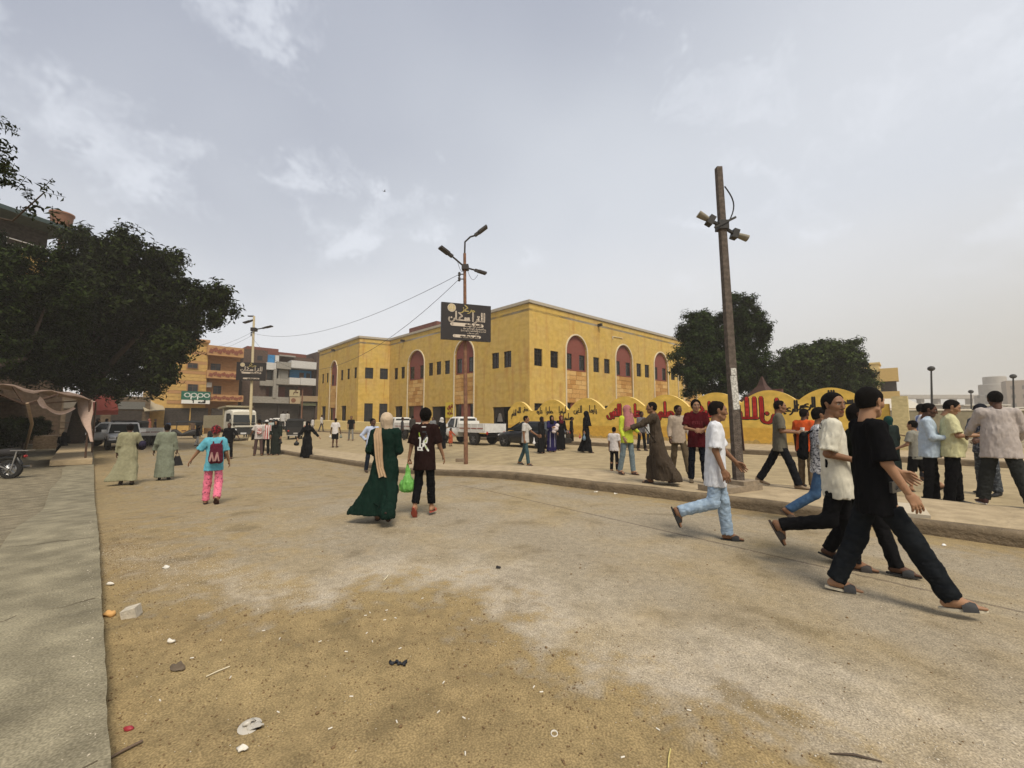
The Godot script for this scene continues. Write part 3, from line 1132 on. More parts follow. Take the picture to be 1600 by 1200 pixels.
func painted_wall() -> void:
	var o := thing("painted_wall", "wavy-topped yellow wall with red and black hand-painted lettering", "wall", street(1.5, 24.0), STREET)
	# local axes: x runs across the street (away), -z runs along it
	var bright := worn(0.66, 0.44, 0.085, 0.16, 2.4, 101, 0.85, 0.5)
	var lower := worn(0.60, 0.355, 0.055, 0.22, 1.8, 103, 0.88, 0.5)
	var up := Geo.new()
	var low := Geo.new()
	var edge := Geo.new()
	var s1 := 24.7
	var step := 0.16
	var s := 1.5
	var band := 1.12
	while s < s1 - 0.001:
		var e := minf(s + step, s1)
		var a := wall_top(s); var b := wall_top(e)
		var z0 := -(s - 1.5); var z1 := -(e - 1.5)
		up.quad(Vector3(0, band, z1), Vector3(0, band, z0), Vector3(0, a, z0), Vector3(0, b, z1))
		up.quad(Vector3(0.25, band, z0), Vector3(0.25, band, z1), Vector3(0.25, b, z1), Vector3(0.25, a, z0))
		low.quad(Vector3(0, 0, z1), Vector3(0, 0, z0), Vector3(0, band, z0), Vector3(0, band, z1))
		low.quad(Vector3(0.25, 0, z0), Vector3(0.25, 0, z1), Vector3(0.25, band, z1), Vector3(0.25, band, z0))
		edge.quad(Vector3(0, b, z1), Vector3(0, a, z0), Vector3(0.25, a, z0), Vector3(0.25, b, z1))
		s = e
	for z in [0.0, -(s1 - 1.5)]:
		low.box(Vector3(0.125, 1.1, z), Vector3(0.25, 2.2, 0.02))
	# spattered earth along its foot, with a ragged upper edge
	var grime := Geo.new()
	var gr := FastNoiseLite.new()
	gr.seed = 66; gr.frequency = 0.9; gr.fractal_octaves = 4
	s = 1.5
	while s < s1 - 0.1:
		var e := minf(s + 0.12, s1)
		var ya := 0.42 + 0.30 * gr.get_noise_1d(s * 1.5); var yb := 0.42 + 0.30 * gr.get_noise_1d(e * 1.5)
		grime.quad(Vector3(-0.004, 0, -(e - 1.5)), Vector3(-0.004, 0, -(s - 1.5)), Vector3(-0.004, ya, -(s - 1.5)), Vector3(-0.004, yb, -(e - 1.5)))
		s = e
	part("grime", grime, worn(0.46, 0.31, 0.10, 0.3, 0.9, 105), o)
	part("wall_face", up, bright, o)
	part("base_band", low, lower, o)
	part("wall_top", edge, worn(0.68, 0.50, 0.17, 0.12, 1.2, 104), o)
	var red := paint(0.50, 0.022, 0.016, 0.7)
	var ink := paint(0.018, 0.016, 0.015, 0.75)
	# x of the lettering: metres along the wall to the right, 0 at its far (left) end
	var face := Transform3D(Basis(Vector3(0, 0, 1), Vector3.UP, Vector3(-1, 0, 0)), Vector3(0, 0, -(s1 - 1.5)))
	var far_end := s1
	var put := func(words: String, s_right: float, y: float, unit: float, pen: float, outline: bool, squash: float) -> void:
		var t := face * Transform3D(Basis.IDENTITY, Vector3(far_end - s_right, y, 0.0))
		if outline:
			var g := Geo.new()
			script_line(g, words, unit, pen + 0.075, 0.004, squash, -0.02)
			part("lettering", g, ink, o, t)
			var g2 := Geo.new()
			script_line(g2, words, unit, pen, 0.009, squash, 0.0)
			part("lettering", g2, red, o, t)
		else:
			var g := Geo.new()
			script_line(g, words, unit, pen, 0.006, squash, 0.0)
			part("lettering", g, ink, o, t)
	put.call("b s M", 2.55, 2.25, 0.21, 0.075, false, 1.0)
	put.call("a l l H", 3.3, 2.42, 0.19, 0.07, false, 0.9)
	put.call("a l r hh m N", 4.05, 2.12, 0.20, 0.075, false, 0.8)
	put.call("a l r hh y M", 4.75, 1.93, 0.22, 0.075, false, 0.8)
	put.call("a N", 5.5, 1.62, 0.40, 0.14, true, 1.2)
	put.call("a l l H", 6.15, 1.62, 0.44, 0.15, true, 1.35)
	put.call("w m l a y k t H", 8.1, 1.72, 0.33, 0.12, true, 0.92)
	put.call("y sd l w N", 10.6, 1.72, 0.36, 0.12, true, 0.95)
	put.call("e l Y", 13.0, 1.72, 0.33, 0.12, true, 0.95)
	put.call("a l n b Y", 14.3, 1.80, 0.30, 0.12, true, 0.95)
	put.call("y a y H A", 16.15, 2.02, 0.20, 0.07, false, 1.0)
	put.call("a l dh y N", 17.35, 2.02, 0.20, 0.07, false, 1.0)
	put.call("a m n w A", 18.75, 2.0, 0.20, 0.07, false, 1.0)
	put.call("sd l w A", 19.95, 2.0, 0.20, 0.07, false, 1.0)
	put.call("e l y H", 21.0, 2.0, 0.20, 0.07, false, 1.0)
	put.call("w s l m w A", 18.1, 1.52, 0.19, 0.07, false, 1.0)
	put.call("sd d Q", 22.45, 2.2, 0.19, 0.065, false, 0.8)
	put.call("a l l H", 23.25, 2.05, 0.19, 0.065, false, 0.8)
	put.call("a l e zz y M", 23.75, 1.85, 0.20, 0.065, false, 0.55)


# --- Arabic letters as pen strokes: x runs leftwards from the start of the letter, baseline at 0 ---

const LETTERS := {
	"a": [0.62, ["0.3,2.3 0.28,1.2 0.3,0"], []],
	"A": [0.7, ["0,0 0.28,0.02 0.36,0.3 0.38,2.3"], []],
	"l": [0.6, ["0.2,2.3 0.2,0.2 0.35,0 0.6,0", "0,0 0.2,0"], []],
	"b": [0.55, ["0,0 0.55,0", "0.28,0.8 0.26,0"], ["0.28,-0.5"]],
	"t": [0.55, ["0,0 0.55,0", "0.28,0.8 0.26,0"], ["0.15,1.25", "0.42,1.25"]],
	"n": [0.55, ["0,0 0.55,0", "0.28,0.8 0.26,0"], ["0.28,1.3"]],
	"y": [0.55, ["0,0 0.55,0", "0.28,0.8 0.26,0"], ["0.15,-0.5", "0.42,-0.5"]],
	"s": [1.3, ["0,0 1.3,0", "0.2,0.7 0.18,0", "0.58,0.65 0.56,0", "0.96,0.65 0.94,0"], []],
	"sd": [1.6, ["0,0 0.2,0.1 0.6,0.65 0.95,0.75 1.1,0.4 0.8,0 0,0", "0.8,0 1.6,0", "1.3,0.6 1.28,0"], []],
	"m": [0.8, ["0,0 0.2,0.35 0.45,0.35 0.5,0.0 0.3,-0.12 0.1,0", "0.4,0 0.8,0"], []],
	"M": [0.85, ["0,0 0.2,0.35 0.5,0.35 0.55,0.0 0.3,-0.12 0.1,0", "0.55,0 0.72,-0.3 0.7,-1.3"], []],
	"r": [0.6, ["0,0.45 0.12,0 0.4,-0.5 0.85,-0.75"], []],
	"z": [0.6, ["0,0.45 0.12,0 0.4,-0.5 0.85,-0.75"], ["0.15,1.0"]],
	"w": [0.85, ["0.5,0.1 0.15,0.05 0.08,0.4 0.35,0.7 0.58,0.4 0.5,-0.2 0.8,-0.6 1.1,-0.65"], []],
	"H": [0.85, ["0,0 0.15,0.1 0.2,0.75 0.6,0.7 0.7,0.2 0.4,-0.05 0.15,0.05"], []],
	"e": [0.9, ["0.7,0.95 0.35,1.0 0.18,0.7 0.4,0.42 0.7,0.4", "0.3,0.42 0.0,0.1 0.3,0 0.9,0"], []],
	"hh": [1.1, ["0.05,0.7 0.4,0.75 0.95,0.5 0.5,0.2 0.0,0", "0,0 1.1,0"], []],
	"k": [1.15, ["0.95,2.0 0.3,1.15 0.75,0.7 0.85,0", "0,0 1.15,0"], []],
	"d": [0.7, ["0.2,0.85 0.5,0.45 0.5,0.05 0,0"], []],
	"dh": [0.7, ["0.2,0.85 0.5,0.45 0.5,0.05 0,0"], ["0.25,1.3"]],
	"N": [1.3, ["0,0.3 0.12,-0.2 0.5,-0.6 0.95,-0.45 1.1,0.0 1.05,0.5"], ["0.6,0.55"]],
	"Y": [1.4, ["0,0.1 0.25,0.5 0.55,0.45 0.4,0 0.25,-0.4 0.6,-0.75 1.1,-0.6 1.4,-0.1"], []],
	"zz": [1.5, ["0,0 0.2,0.1 0.6,0.6 0.95,0.7 1.1,0.4 0.8,0 0,0", "0.8,0 1.5,0", "0.35,2.0 0.35,0.3"], ["0.8,1.2"]],
	"Q": [1.4, ["0.1,0.5 0.3,0.85 0.55,0.5 0.3,0.25 0.1,0.5", "0.55,0.5 0.5,-0.2 0.85,-0.6 1.25,-0.4 1.35,0.1"], ["0.2,1.35", "0.48,1.35"]],
	"fa": [1.0, ["0,0 0.15,0.1 0.25,0.7 0.55,0.6 0.5,0.1 0.3,0", "0.3,0 1.0,0"], ["0.35,1.2"]],
}

func letter_points(text: String, unit: float, squash: float, x0: float) -> PackedVector2Array:
	var raw := PackedVector2Array()
	for q in text.split(" "):
		var xy := q.split(",")
		raw.append(Vector2(-(x0 + float(xy[0]) * squash) * unit, float(xy[1]) * unit))
	if raw.size() < 3:
		return raw
	var r := PackedVector2Array()
	for i in raw.size() - 1:
		var a := raw[maxi(i - 1, 0)]; var b := raw[i]; var c := raw[i + 1]; var d := raw[mini(i + 2, raw.size() - 1)]
		for k in 4:
			r.append(b.cubic_interpolate(c, a, d, k / 4.0))
	r.append(raw[-1])
	return r

func stroke(g: Geo, pts: PackedVector2Array, pen: float, z: float) -> void:   # a brush line with round ends, thicker where it runs down
	for i in pts.size():
		var p := pts[i]
		var d := (pts[mini(i + 1, pts.size() - 1)] - pts[maxi(i - 1, 0)]).normalized()
		var w := pen * 0.5 * (0.72 + 0.36 * absf(d.y))
		for k in 6:
			var a := TAU * k / 6.0; var b := TAU * (k + 1) / 6.0
			g.tri(Vector3(p.x, p.y, z), Vector3(p.x + cos(a) * w, p.y + sin(a) * w, z), Vector3(p.x + cos(b) * w, p.y + sin(b) * w, z))
		if i + 1 < pts.size():
			var q := pts[i + 1]
			var e := -(q - p).normalized().orthogonal() * w
			g.quad(Vector3(p.x + e.x, p.y + e.y, z), Vector3(p.x - e.x, p.y - e.y, z), Vector3(q.x - e.x, q.y - e.y, z), Vector3(q.x + e.x, q.y + e.y, z))
			var k4 := g.n.size() - 4
			for j in 4:
				g.n[k4 + j] = Vector3.BACK

func script_line(g: Geo, words: String, unit: float, pen: float, z: float, squash := 1.0, drop := 0.0) -> float:   # right to left from x = 0; returns the length
	var x := 0.0
	for t in words.split(" "):
		if t == "":
			x += 0.45
			continue
		var l = LETTERS[t]
		for s in l[1]:
			var p := letter_points(s, unit, squash, x)
			for i in p.size():
				p[i].y += drop
			stroke(g, p, pen, z)
		for s in l[2]:
			var xy: PackedStringArray = s.split(",")
			var c := Vector2(-(x + float(xy[0]) * squash) * unit, float(xy[1]) * unit + drop)
			stroke(g, PackedVector2Array([c, c + Vector2(-0.02, 0.05) * unit]), pen * 1.05, z)
		x += l[0] * squash
	return x * unit

# --- the other buildings ---

func front(u: float, v: float, s: float) -> Vector2:   # metres across the street and height of the point seen there on a front that closes the street s metres away
	var r := ray(u, v)
	var k := s / (-r.x * sin(STREET) - r.z * cos(STREET))
	return Vector2((r.x * cos(STREET) - r.z * sin(STREET)) * k, EYE + r.y * k)

func frect(u0: float, v0: float, u1: float, v1: float, s: float) -> Array:   # [x0, x1, y0, y1]
	var m := (v0 + v1) * 0.5
	var c := (u0 + u1) * 0.5
	return [front(u0, m, s).x, front(u1, m, s).x, front(c, v1, s).y, front(c, v0, s).y]

func slab(g: Geo, r: Array, z: float, d: float) -> void:   # a block over that rectangle, its face at z, d deep
	g.box(Vector3((r[0] + r[1]) / 2, (r[2] + r[3]) / 2, z - d / 2), Vector3(r[1] - r[0], r[3] - r[2], d))

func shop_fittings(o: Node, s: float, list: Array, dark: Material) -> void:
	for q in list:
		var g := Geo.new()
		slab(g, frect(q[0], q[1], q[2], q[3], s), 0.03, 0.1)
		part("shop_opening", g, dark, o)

func left_houses() -> void:
	var frame := paint(0.10, 0.055, 0.035, 0.6)
	var glass := paint(0.03, 0.032, 0.036, 0.15)
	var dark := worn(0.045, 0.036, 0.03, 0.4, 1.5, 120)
	# yellow apartment house with patterned balcony fronts
	var s := 66.0
	var t := Transform3D(Basis.IDENTITY, Vector3.ZERO)
	var o := thing("apartment_house", "yellow stone-faced apartment house with three red-patterned balconies", "building", street(s, 0, -0.36), STREET)
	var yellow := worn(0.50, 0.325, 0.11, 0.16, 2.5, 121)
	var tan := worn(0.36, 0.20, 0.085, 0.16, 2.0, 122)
	var redtile := worn(0.22, 0.075, 0.045, 0.25, 0.8, 123)
	var ochre := worn(0.40, 0.225, 0.10, 0.14, 1.5, 124)
	var h := 0.36
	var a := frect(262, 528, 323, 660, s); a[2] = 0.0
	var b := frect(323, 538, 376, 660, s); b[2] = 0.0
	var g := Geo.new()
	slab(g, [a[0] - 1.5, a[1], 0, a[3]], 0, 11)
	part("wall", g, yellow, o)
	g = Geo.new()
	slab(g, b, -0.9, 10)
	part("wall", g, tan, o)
	g = Geo.new()
	slab(g, [a[0] - 1.7, a[1] + 0.1, a[3], a[3] + 0.35], 0.3, 11.4)
	part("coping", g, ochre, o)
	# thin joints of the stone facing are separate courses
	for i in 17:
		var y: float = 4.0 + i * 0.42
		if y < a[3] - 0.3:
			var c := Geo.new()
			c.box(Vector3((a[0] + a[1]) / 2, y, 0.02), Vector3(a[1] - a[0] - 0.1, 0.38, 0.06))
			part("stone_course", c, yellow if i % 3 else ochre, o)
	for q in [[293, 563, 309, 571, 0.1], [293, 596, 309, 610, 0.1], [331, 563, 347, 575, -0.85], [335, 598, 348, 611, -0.85]]:
		var r := frect(q[0], q[1], q[2], q[3], s)
		var f := Geo.new()
		slab(f, [r[0] - 0.12, r[1] + 0.12, r[2] - 0.12, r[3] + 0.12], q[4] + 0.02, 0.1)
		var w := part("window", f, ochre, o)
		window(w, Transform3D(Basis.IDENTITY, Vector3(r[0], r[2], q[4] + 0.06)), r[1] - r[0], r[3] - r[2], frame, glass, false, "casement")
	for q in [[323, 538, 380, 553], [322, 576, 377, 588], [322, 613, 379, 623]]:
		var r := frect(q[0], q[1], q[2], q[3], s)
		var f := Geo.new()
		slab(f, r, 0.5, 1.5)
		var bal := part("balcony", f, ochre, o)
		var k := 0
		var x: float = r[0] + 0.25
		while x < r[1] - 0.4:
			var tl := Geo.new()
			tl.box(Vector3(x + 0.2, r[2] + (r[3] - r[2]) * (0.42 + 0.16 * (k % 2)), 0.52), Vector3(0.44, (r[3] - r[2]) * 0.42, 0.05), Basis(Vector3.BACK, 0.5 if k % 2 else -0.35))
			part("tile", tl, redtile, bal)
			x += 0.46; k += 1
	shop_fittings(o, s, [[257, 633, 296, 660], [298, 633, 325, 660], [330, 634, 372, 658]], dark)
	g = Geo.new()
	g.box(Vector3(front(326, 600, s).x, front(326, 601, s).y + h, -0.5), Vector3(0.8, 0.6, 0.35))
	part("air_conditioner", g, paint(0.6, 0.58, 0.54), o)
	var r2 := frect(282, 612, 327, 625, s)
	var sign_board := thing("shop_sign", "dark green shop sign reading oppo in pale letters above a white strip", "sign", street(s, 0, -0.36), STREET)
	g = Geo.new()
	slab(g, [r2[0], r2[1], r2[2] + h, r2[3] + h], 0.75, 0.25)
	part("panel", g, paint(0.015, 0.115, 0.075, 0.5), sign_board)
	var r3 := frect(282, 625.4, 326, 631, s)
	g = Geo.new()
	slab(g, [r3[0], r3[1], r3[2] + h, r3[3] + h], 0.75, 0.25)
	part("strip", g, paint(0.7, 0.7, 0.66, 0.5), sign_board)
	g = Geo.new()
	var cx: float = (r2[0] + r2[1]) / 2 + 0.1
	var cy: float = (r2[2] + r2[3]) / 2 + h + 0.05
	for i in 4:
		var c := PackedVector2Array()
		for k in 17:
			c.append(Vector2(cx - 0.99 + i * 0.66 + cos(TAU * k / 16) * 0.27, cy + sin(TAU * k / 16) * 0.24))
		stroke(g, c, 0.12, 0.758)
		if i == 1 or i == 2:
			var x0 := cx - 0.99 + i * 0.66 - 0.27
			stroke(g, PackedVector2Array([Vector2(x0, cy), Vector2(x0, cy - 0.5)]), 0.12, 0.758)
	part("lettering", g, paint(0.72, 0.74, 0.70), sign_board)
	g = Geo.new()
	script_line(g, "a l e m d H", 0.17, 0.09, 0.0)
	stroke(g, PackedVector2Array([Vector2(-1.25, 0.36), Vector2(-1.25, 0.0)]), 0.1, 0.0)
	stroke(g, PackedVector2Array([Vector2(-1.37, 0.27), Vector2(-1.25, 0.36)]), 0.1, 0.0)
	part("lettering", g, paint(0.02, 0.02, 0.02), sign_board, Transform3D(Basis.IDENTITY, Vector3(cx + 0.9, r3[2] + h + 0.1, 0.758)))

	# old brick block with white and blue balconies
	s = 70.0
	o = thing("brick_block", "dark brick apartment block with white balcony fronts and blue painted walls", "building", street(s, 0, -0.36), STREET)
	var brown := worn(0.085, 0.055, 0.042, 0.3, 2.0, 131)
	var brick := worn(0.17, 0.062, 0.045, 0.3, 1.2, 132)
	var grey := worn(0.27, 0.255, 0.225, 0.2, 1.6, 133)
	var pale := worn(0.52, 0.515, 0.50, 0.14, 1.6, 134)
	var blue := worn(0.045, 0.20, 0.42, 0.2, 1.5, 135)
	var put := func(called: String, q: Array, z: float, d: float, m: Material) -> void:
		var pg := Geo.new()
		var r := frect(q[0], q[1], q[2], q[3], s)
		r[2] = maxf(r[2] + h, 0.0); r[3] += h
		slab(pg, r, z, d)
		part(called, pg, m, o)
	put.call("wall", [378, 546, 416, 662], 0.0, 9.0, brown)
	put.call("wall", [416, 556, 498, 662], -0.9, 8.0, brown)
	put.call("wall", [493, 550, 501, 662], 0.3, 8.0, brown)
	put.call("roof_room", [390, 541, 440, 556], -1.5, 6.0, brick)
	put.call("roof_room", [440, 549.5, 486, 568], -2.2, 6.0, brick)
	put.call("wall_panel", [416, 554, 430, 568], -0.3, 1.0, blue)
	put.call("wall_panel", [431, 555, 437, 568], -0.3, 1.0, pale)
	put.call("slab", [437, 555, 462, 557], 0.0, 2.0, grey)
	put.call("balcony", [415, 567, 430, 578], 0.5, 1.4, pale)
	put.call("balcony", [430, 566.5, 452, 577], 0.9, 1.8, grey)
	put.call("balcony", [452, 565.5, 491, 576.5], 1.0, 1.9, pale)
	put.call("wall_panel", [455, 578, 489, 592], -0.7, 0.3, blue)
	put.call("balcony", [449, 591, 466, 601.5], 1.0, 1.9, pale)
	put.call("balcony", [466.4, 591.5, 490, 602.5], 1.0, 1.9, pale)
	put.call("balcony", [405, 594, 428, 603], 0.5, 1.4, grey)
	put.call("balcony", [428, 592, 449, 601], 0.6, 1.5, grey)
	put.call("column", [425, 577, 429.5, 622], 0.7, 0.5, grey)
	put.call("column", [427, 602, 433, 622], 0.5, 0.5, grey)
	put.call("band", [392, 620, 450, 630], 0.6, 1.2, grey)
	put.call("band", [466, 619, 497, 627.5], 0.7, 1.2, worn(0.33, 0.25, 0.16, 0.2, 1.0, 136))
	put.call("shutter", [434, 578, 441, 592], 0.3, 0.2, grey)
	put.call("awning_board", [437, 577, 449, 594], 0.4, 0.05, worn(0.2, 0.19, 0.17, 0.2, 0.5, 137))
	put.call("window", [402, 556, 410, 563], 0.05, 0.1, glass)
	put.call("window", [470, 582, 477, 591], -0.65, 0.1, frame)
	put.call("window", [481, 583, 487, 592], -0.65, 0.1, glass)
	put.call("window", [417, 578, 424, 592], 0.05, 0.1, glass)
	put.call("window", [407, 604, 423, 620], -0.8, 0.1, brick)
	put.call("window", [435, 604, 448, 620], -0.8, 0.1, brick)
	put.call("window", [468, 604, 491, 618], -0.8, 0.1, brick)
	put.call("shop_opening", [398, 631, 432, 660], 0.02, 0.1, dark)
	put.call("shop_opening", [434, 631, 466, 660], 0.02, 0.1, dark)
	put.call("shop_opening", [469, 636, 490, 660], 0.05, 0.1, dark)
	put.call("fascia", [467, 629, 492, 634], 0.5, 0.6, worn(0.12, 0.13, 0.07, 0.3, 0.8, 138))
	# two small hanging signs on it
	var sg := thing("shop_sign", "small cream shop sign with dark marks on the brick block", "sign", street(s, 0, -0.36), STREET)
	g = Geo.new()
	var r4 := frect(448, 610, 464, 620, s)
	slab(g, [r4[0], r4[1], r4[2] + h, r4[3] + h], 1.3, 0.12)
	part("panel", g, paint(0.42, 0.36, 0.22), sg)
	g = Geo.new()
	script_line(g, "s l a M", 0.2, 0.08, 0.0)
	part("lettering", g, paint(0.10, 0.03, 0.02), sg, Transform3D(Basis.IDENTITY, Vector3(r4[1] - 0.25, r4[2] + h + 0.55, 1.306)))
	sg = thing("shop_sign", "cream sign with a round brown emblem below the small shop sign", "sign", street(s, 0, -0.36), STREET)
	g = Geo.new()
	r4 = frect(448.5, 621, 465, 631, s)
	slab(g, [r4[0], r4[1], r4[2] + h, r4[3] + h], 1.3, 0.12)
	part("panel", g, paint(0.42, 0.33, 0.21), sg)
	g = Geo.new()
	g.lathe([Vector2(0.34, 0), Vector2(0.34, 0.02)], 16, Transform3D(Basis(Vector3.RIGHT, PI / 2), Vector3(r4[0] + 0.5, (r4[2] + r4[3]) / 2 + h, 1.302)))
	part("emblem", g, paint(0.2, 0.09, 0.05), sg)

	# low cream wall before the hall
	var cream := worn(0.62, 0.49, 0.22, 0.10, 2.0, 141)
	var cw := thing("cream_wall", "low cream rendered wall with a stepped foot before the yellow hall", "wall", street(29.5, 20.9), STREET)
	g = Geo.new()
	var pts := []
	for i in 25:
		pts.append(-float(i) * 1.2)
	var rows := []
	for z in pts:
		var top: float = 1.08 + 0.4 * (-z / 28.8)
		rows.append(PackedVector3Array([Vector3(0, 0, z), Vector3(0.02, top - 0.06, z), Vector3(0.07, top, z), Vector3(0.23, top, z), Vector3(0.28, top - 0.06, z), Vector3(0.28, 0, z)]))
	g.ring_mesh(rows, false)
	part("wall_face", g, cream, cw)
	g = Geo.new()
	g.box(Vector3(-0.25, 0.18, -14.4), Vector3(0.45, 0.36, 28.8))
	part("foot", g, worn(0.50, 0.40, 0.2, 0.15, 1.5, 142), cw)
	g = Geo.new()
	g.box(Vector3(-0.75, 0.06, -14.4), Vector3(0.5, 0.16, 29.2))
	part("kerb", g, worn(0.26, 0.2, 0.13, 0.2, 1.5, 143), cw)

	# house with a roof terrace behind the big tree
	var c0 := deep(112, 360, 30.0)
	var dir := Vector3(165, 0, -660).normalized()
	var ht := c0.y
	var th := thing("terrace_house", "tall yellow house with a roofed top terrace behind the tree", "building", Vector3(c0.x, 0, c0.z), atan2(-dir.z, dir.x))
	# local x runs away from the viewer along its side; the house lies to the left (local -z is left-away)
	var wy := worn(0.55, 0.36, 0.12, 0.15, 2.5, 151)
	g = Geo.new()
	g.box(Vector3(-6.0, (ht - 3.1) / 2, -4.0), Vector3(12.0, ht - 3.1, 8.0))
	part("wall", g, wy, th)
	g = Geo.new()
	g.box(Vector3(-6.0, ht - 0.12, -4.0), Vector3(12.6, 0.28, 8.8))
	part("roof", g, worn(0.05, 0.075, 0.075, 0.2, 2.0, 152), th)
	for x in [-0.4, -4.0, -8.0]:
		g = Geo.new()
		g.box(Vector3(x, ht - 1.65, -0.2), Vector3(0.28, 2.9, 0.28))
		part("post", g, worn(0.22, 0.12, 0.08, 0.2, 1.0, 153), th)
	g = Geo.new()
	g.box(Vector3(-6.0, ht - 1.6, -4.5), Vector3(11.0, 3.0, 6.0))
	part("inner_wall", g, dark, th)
	for y in [1.15, 0.75]:
		g = Geo.new()
		g.bar(Vector3(-12, ht - 3.1 + y, 0.1), Vector3(0, ht - 3.1 + y, 0.1), 0.05)
		part("rail", g, paint(0.5, 0.5, 0.5), th)
	g = Geo.new()
	g.box(Vector3(-3.0, ht - 3.6, 0.7), Vector3(5.0, 1.1, 1.4))
	part("balcony", g, wy, th)
	g = Geo.new()
	g.box(Vector3(-6.0, 2.3, 0.25), Vector3(12.2, 4.8, 0.3))
	part("shop_front", g, worn(0.11, 0.075, 0.05, 0.3, 1.5, 155), th)
	for q in [[-2.0, 4.6], [-4.5, 4.6], [-2.0, 8.0], [-4.5, 8.0]]:
		window(th, Transform3D(Basis.IDENTITY, Vector3(q[0], ht - q[1] - 2.0, 0.05)), 1.1, 1.5, frame, glass, false)
	g = Geo.new()
	g.lathe([Vector2(0.52, 0), Vector2(0.64, 1.35), Vector2(0.70, 1.38), Vector2(0.70, 1.5), Vector2(0.1, 1.52)], 18)
	single("water_tank", g, worn(0.20, 0.095, 0.055, 0.15, 1.0, 154, 0.6), "brown tapered water tank on the roof of the terrace house", "water tank", deep(96, 348, 30.5))
	var tank := get_child(get_child_count() - 1) as Node3D
	tank.position.y = ht + 0.02

	# low shops behind the stall, under the tree
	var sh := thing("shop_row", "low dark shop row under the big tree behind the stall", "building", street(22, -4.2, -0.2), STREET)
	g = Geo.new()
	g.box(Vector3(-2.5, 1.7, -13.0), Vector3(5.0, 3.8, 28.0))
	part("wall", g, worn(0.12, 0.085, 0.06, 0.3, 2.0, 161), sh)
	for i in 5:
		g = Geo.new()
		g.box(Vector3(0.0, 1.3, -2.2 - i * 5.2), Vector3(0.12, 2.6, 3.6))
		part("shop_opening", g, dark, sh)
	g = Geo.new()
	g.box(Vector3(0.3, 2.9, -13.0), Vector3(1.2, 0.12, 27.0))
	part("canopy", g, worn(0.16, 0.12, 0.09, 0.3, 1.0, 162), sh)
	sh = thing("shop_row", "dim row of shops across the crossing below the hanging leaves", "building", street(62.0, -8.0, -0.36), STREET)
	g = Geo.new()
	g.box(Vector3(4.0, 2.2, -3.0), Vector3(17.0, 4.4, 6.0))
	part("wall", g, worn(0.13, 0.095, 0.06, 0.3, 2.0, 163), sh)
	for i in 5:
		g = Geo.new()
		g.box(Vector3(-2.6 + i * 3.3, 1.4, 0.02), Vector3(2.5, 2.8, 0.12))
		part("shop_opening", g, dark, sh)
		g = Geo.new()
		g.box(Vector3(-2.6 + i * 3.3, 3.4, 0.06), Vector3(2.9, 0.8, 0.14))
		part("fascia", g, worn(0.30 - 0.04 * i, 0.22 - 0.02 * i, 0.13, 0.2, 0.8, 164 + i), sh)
	# red shop awning
	var aw := Geo.new()
	var p := [deep(122, 640, 34), deep(185, 640, 38), deep(178, 612, 40), deep(126, 612, 36)]
	for i in 6:
		var f0 := i / 6.0; var f1 := (i + 1) / 6.0
		var sag := Vector3(0, -0.10, 0)
		aw.quad(p[0].lerp(p[1], f0) + sag * (i % 2), p[0].lerp(p[1], f1) + sag * ((i + 1) % 2), p[3].lerp(p[2], f1), p[3].lerp(p[2], f0))
		aw.quad(p[0].lerp(p[1], f0) + Vector3(0, -0.45, 0), p[0].lerp(p[1], f1) + Vector3(0, -0.45, 0), p[0].lerp(p[1], f1) + sag * ((i + 1) % 2), p[0].lerp(p[1], f0) + sag * (i % 2))
	single("awning", aw, cloth(0.22, 0.05, 0.036), "red cloth shop awning behind the white pickup", "awning")
	aw = Geo.new()
	p = [deep(226, 642, 46), deep(258, 640, 50), deep(250, 625, 53), deep(219, 624, 48)]
	aw.quad(p[0], p[1], p[2], p[3])
	aw.quad(p[0] + Vector3(0, -0.1, 0), p[3] + Vector3(0, -0.1, 0), p[2] + Vector3(0, -0.1, 0), p[1] + Vector3(0, -0.1, 0))
	single("awning", aw, cloth(0.42, 0.36, 0.25), "pale tan cloth awning below the hanging leaves", "awning")

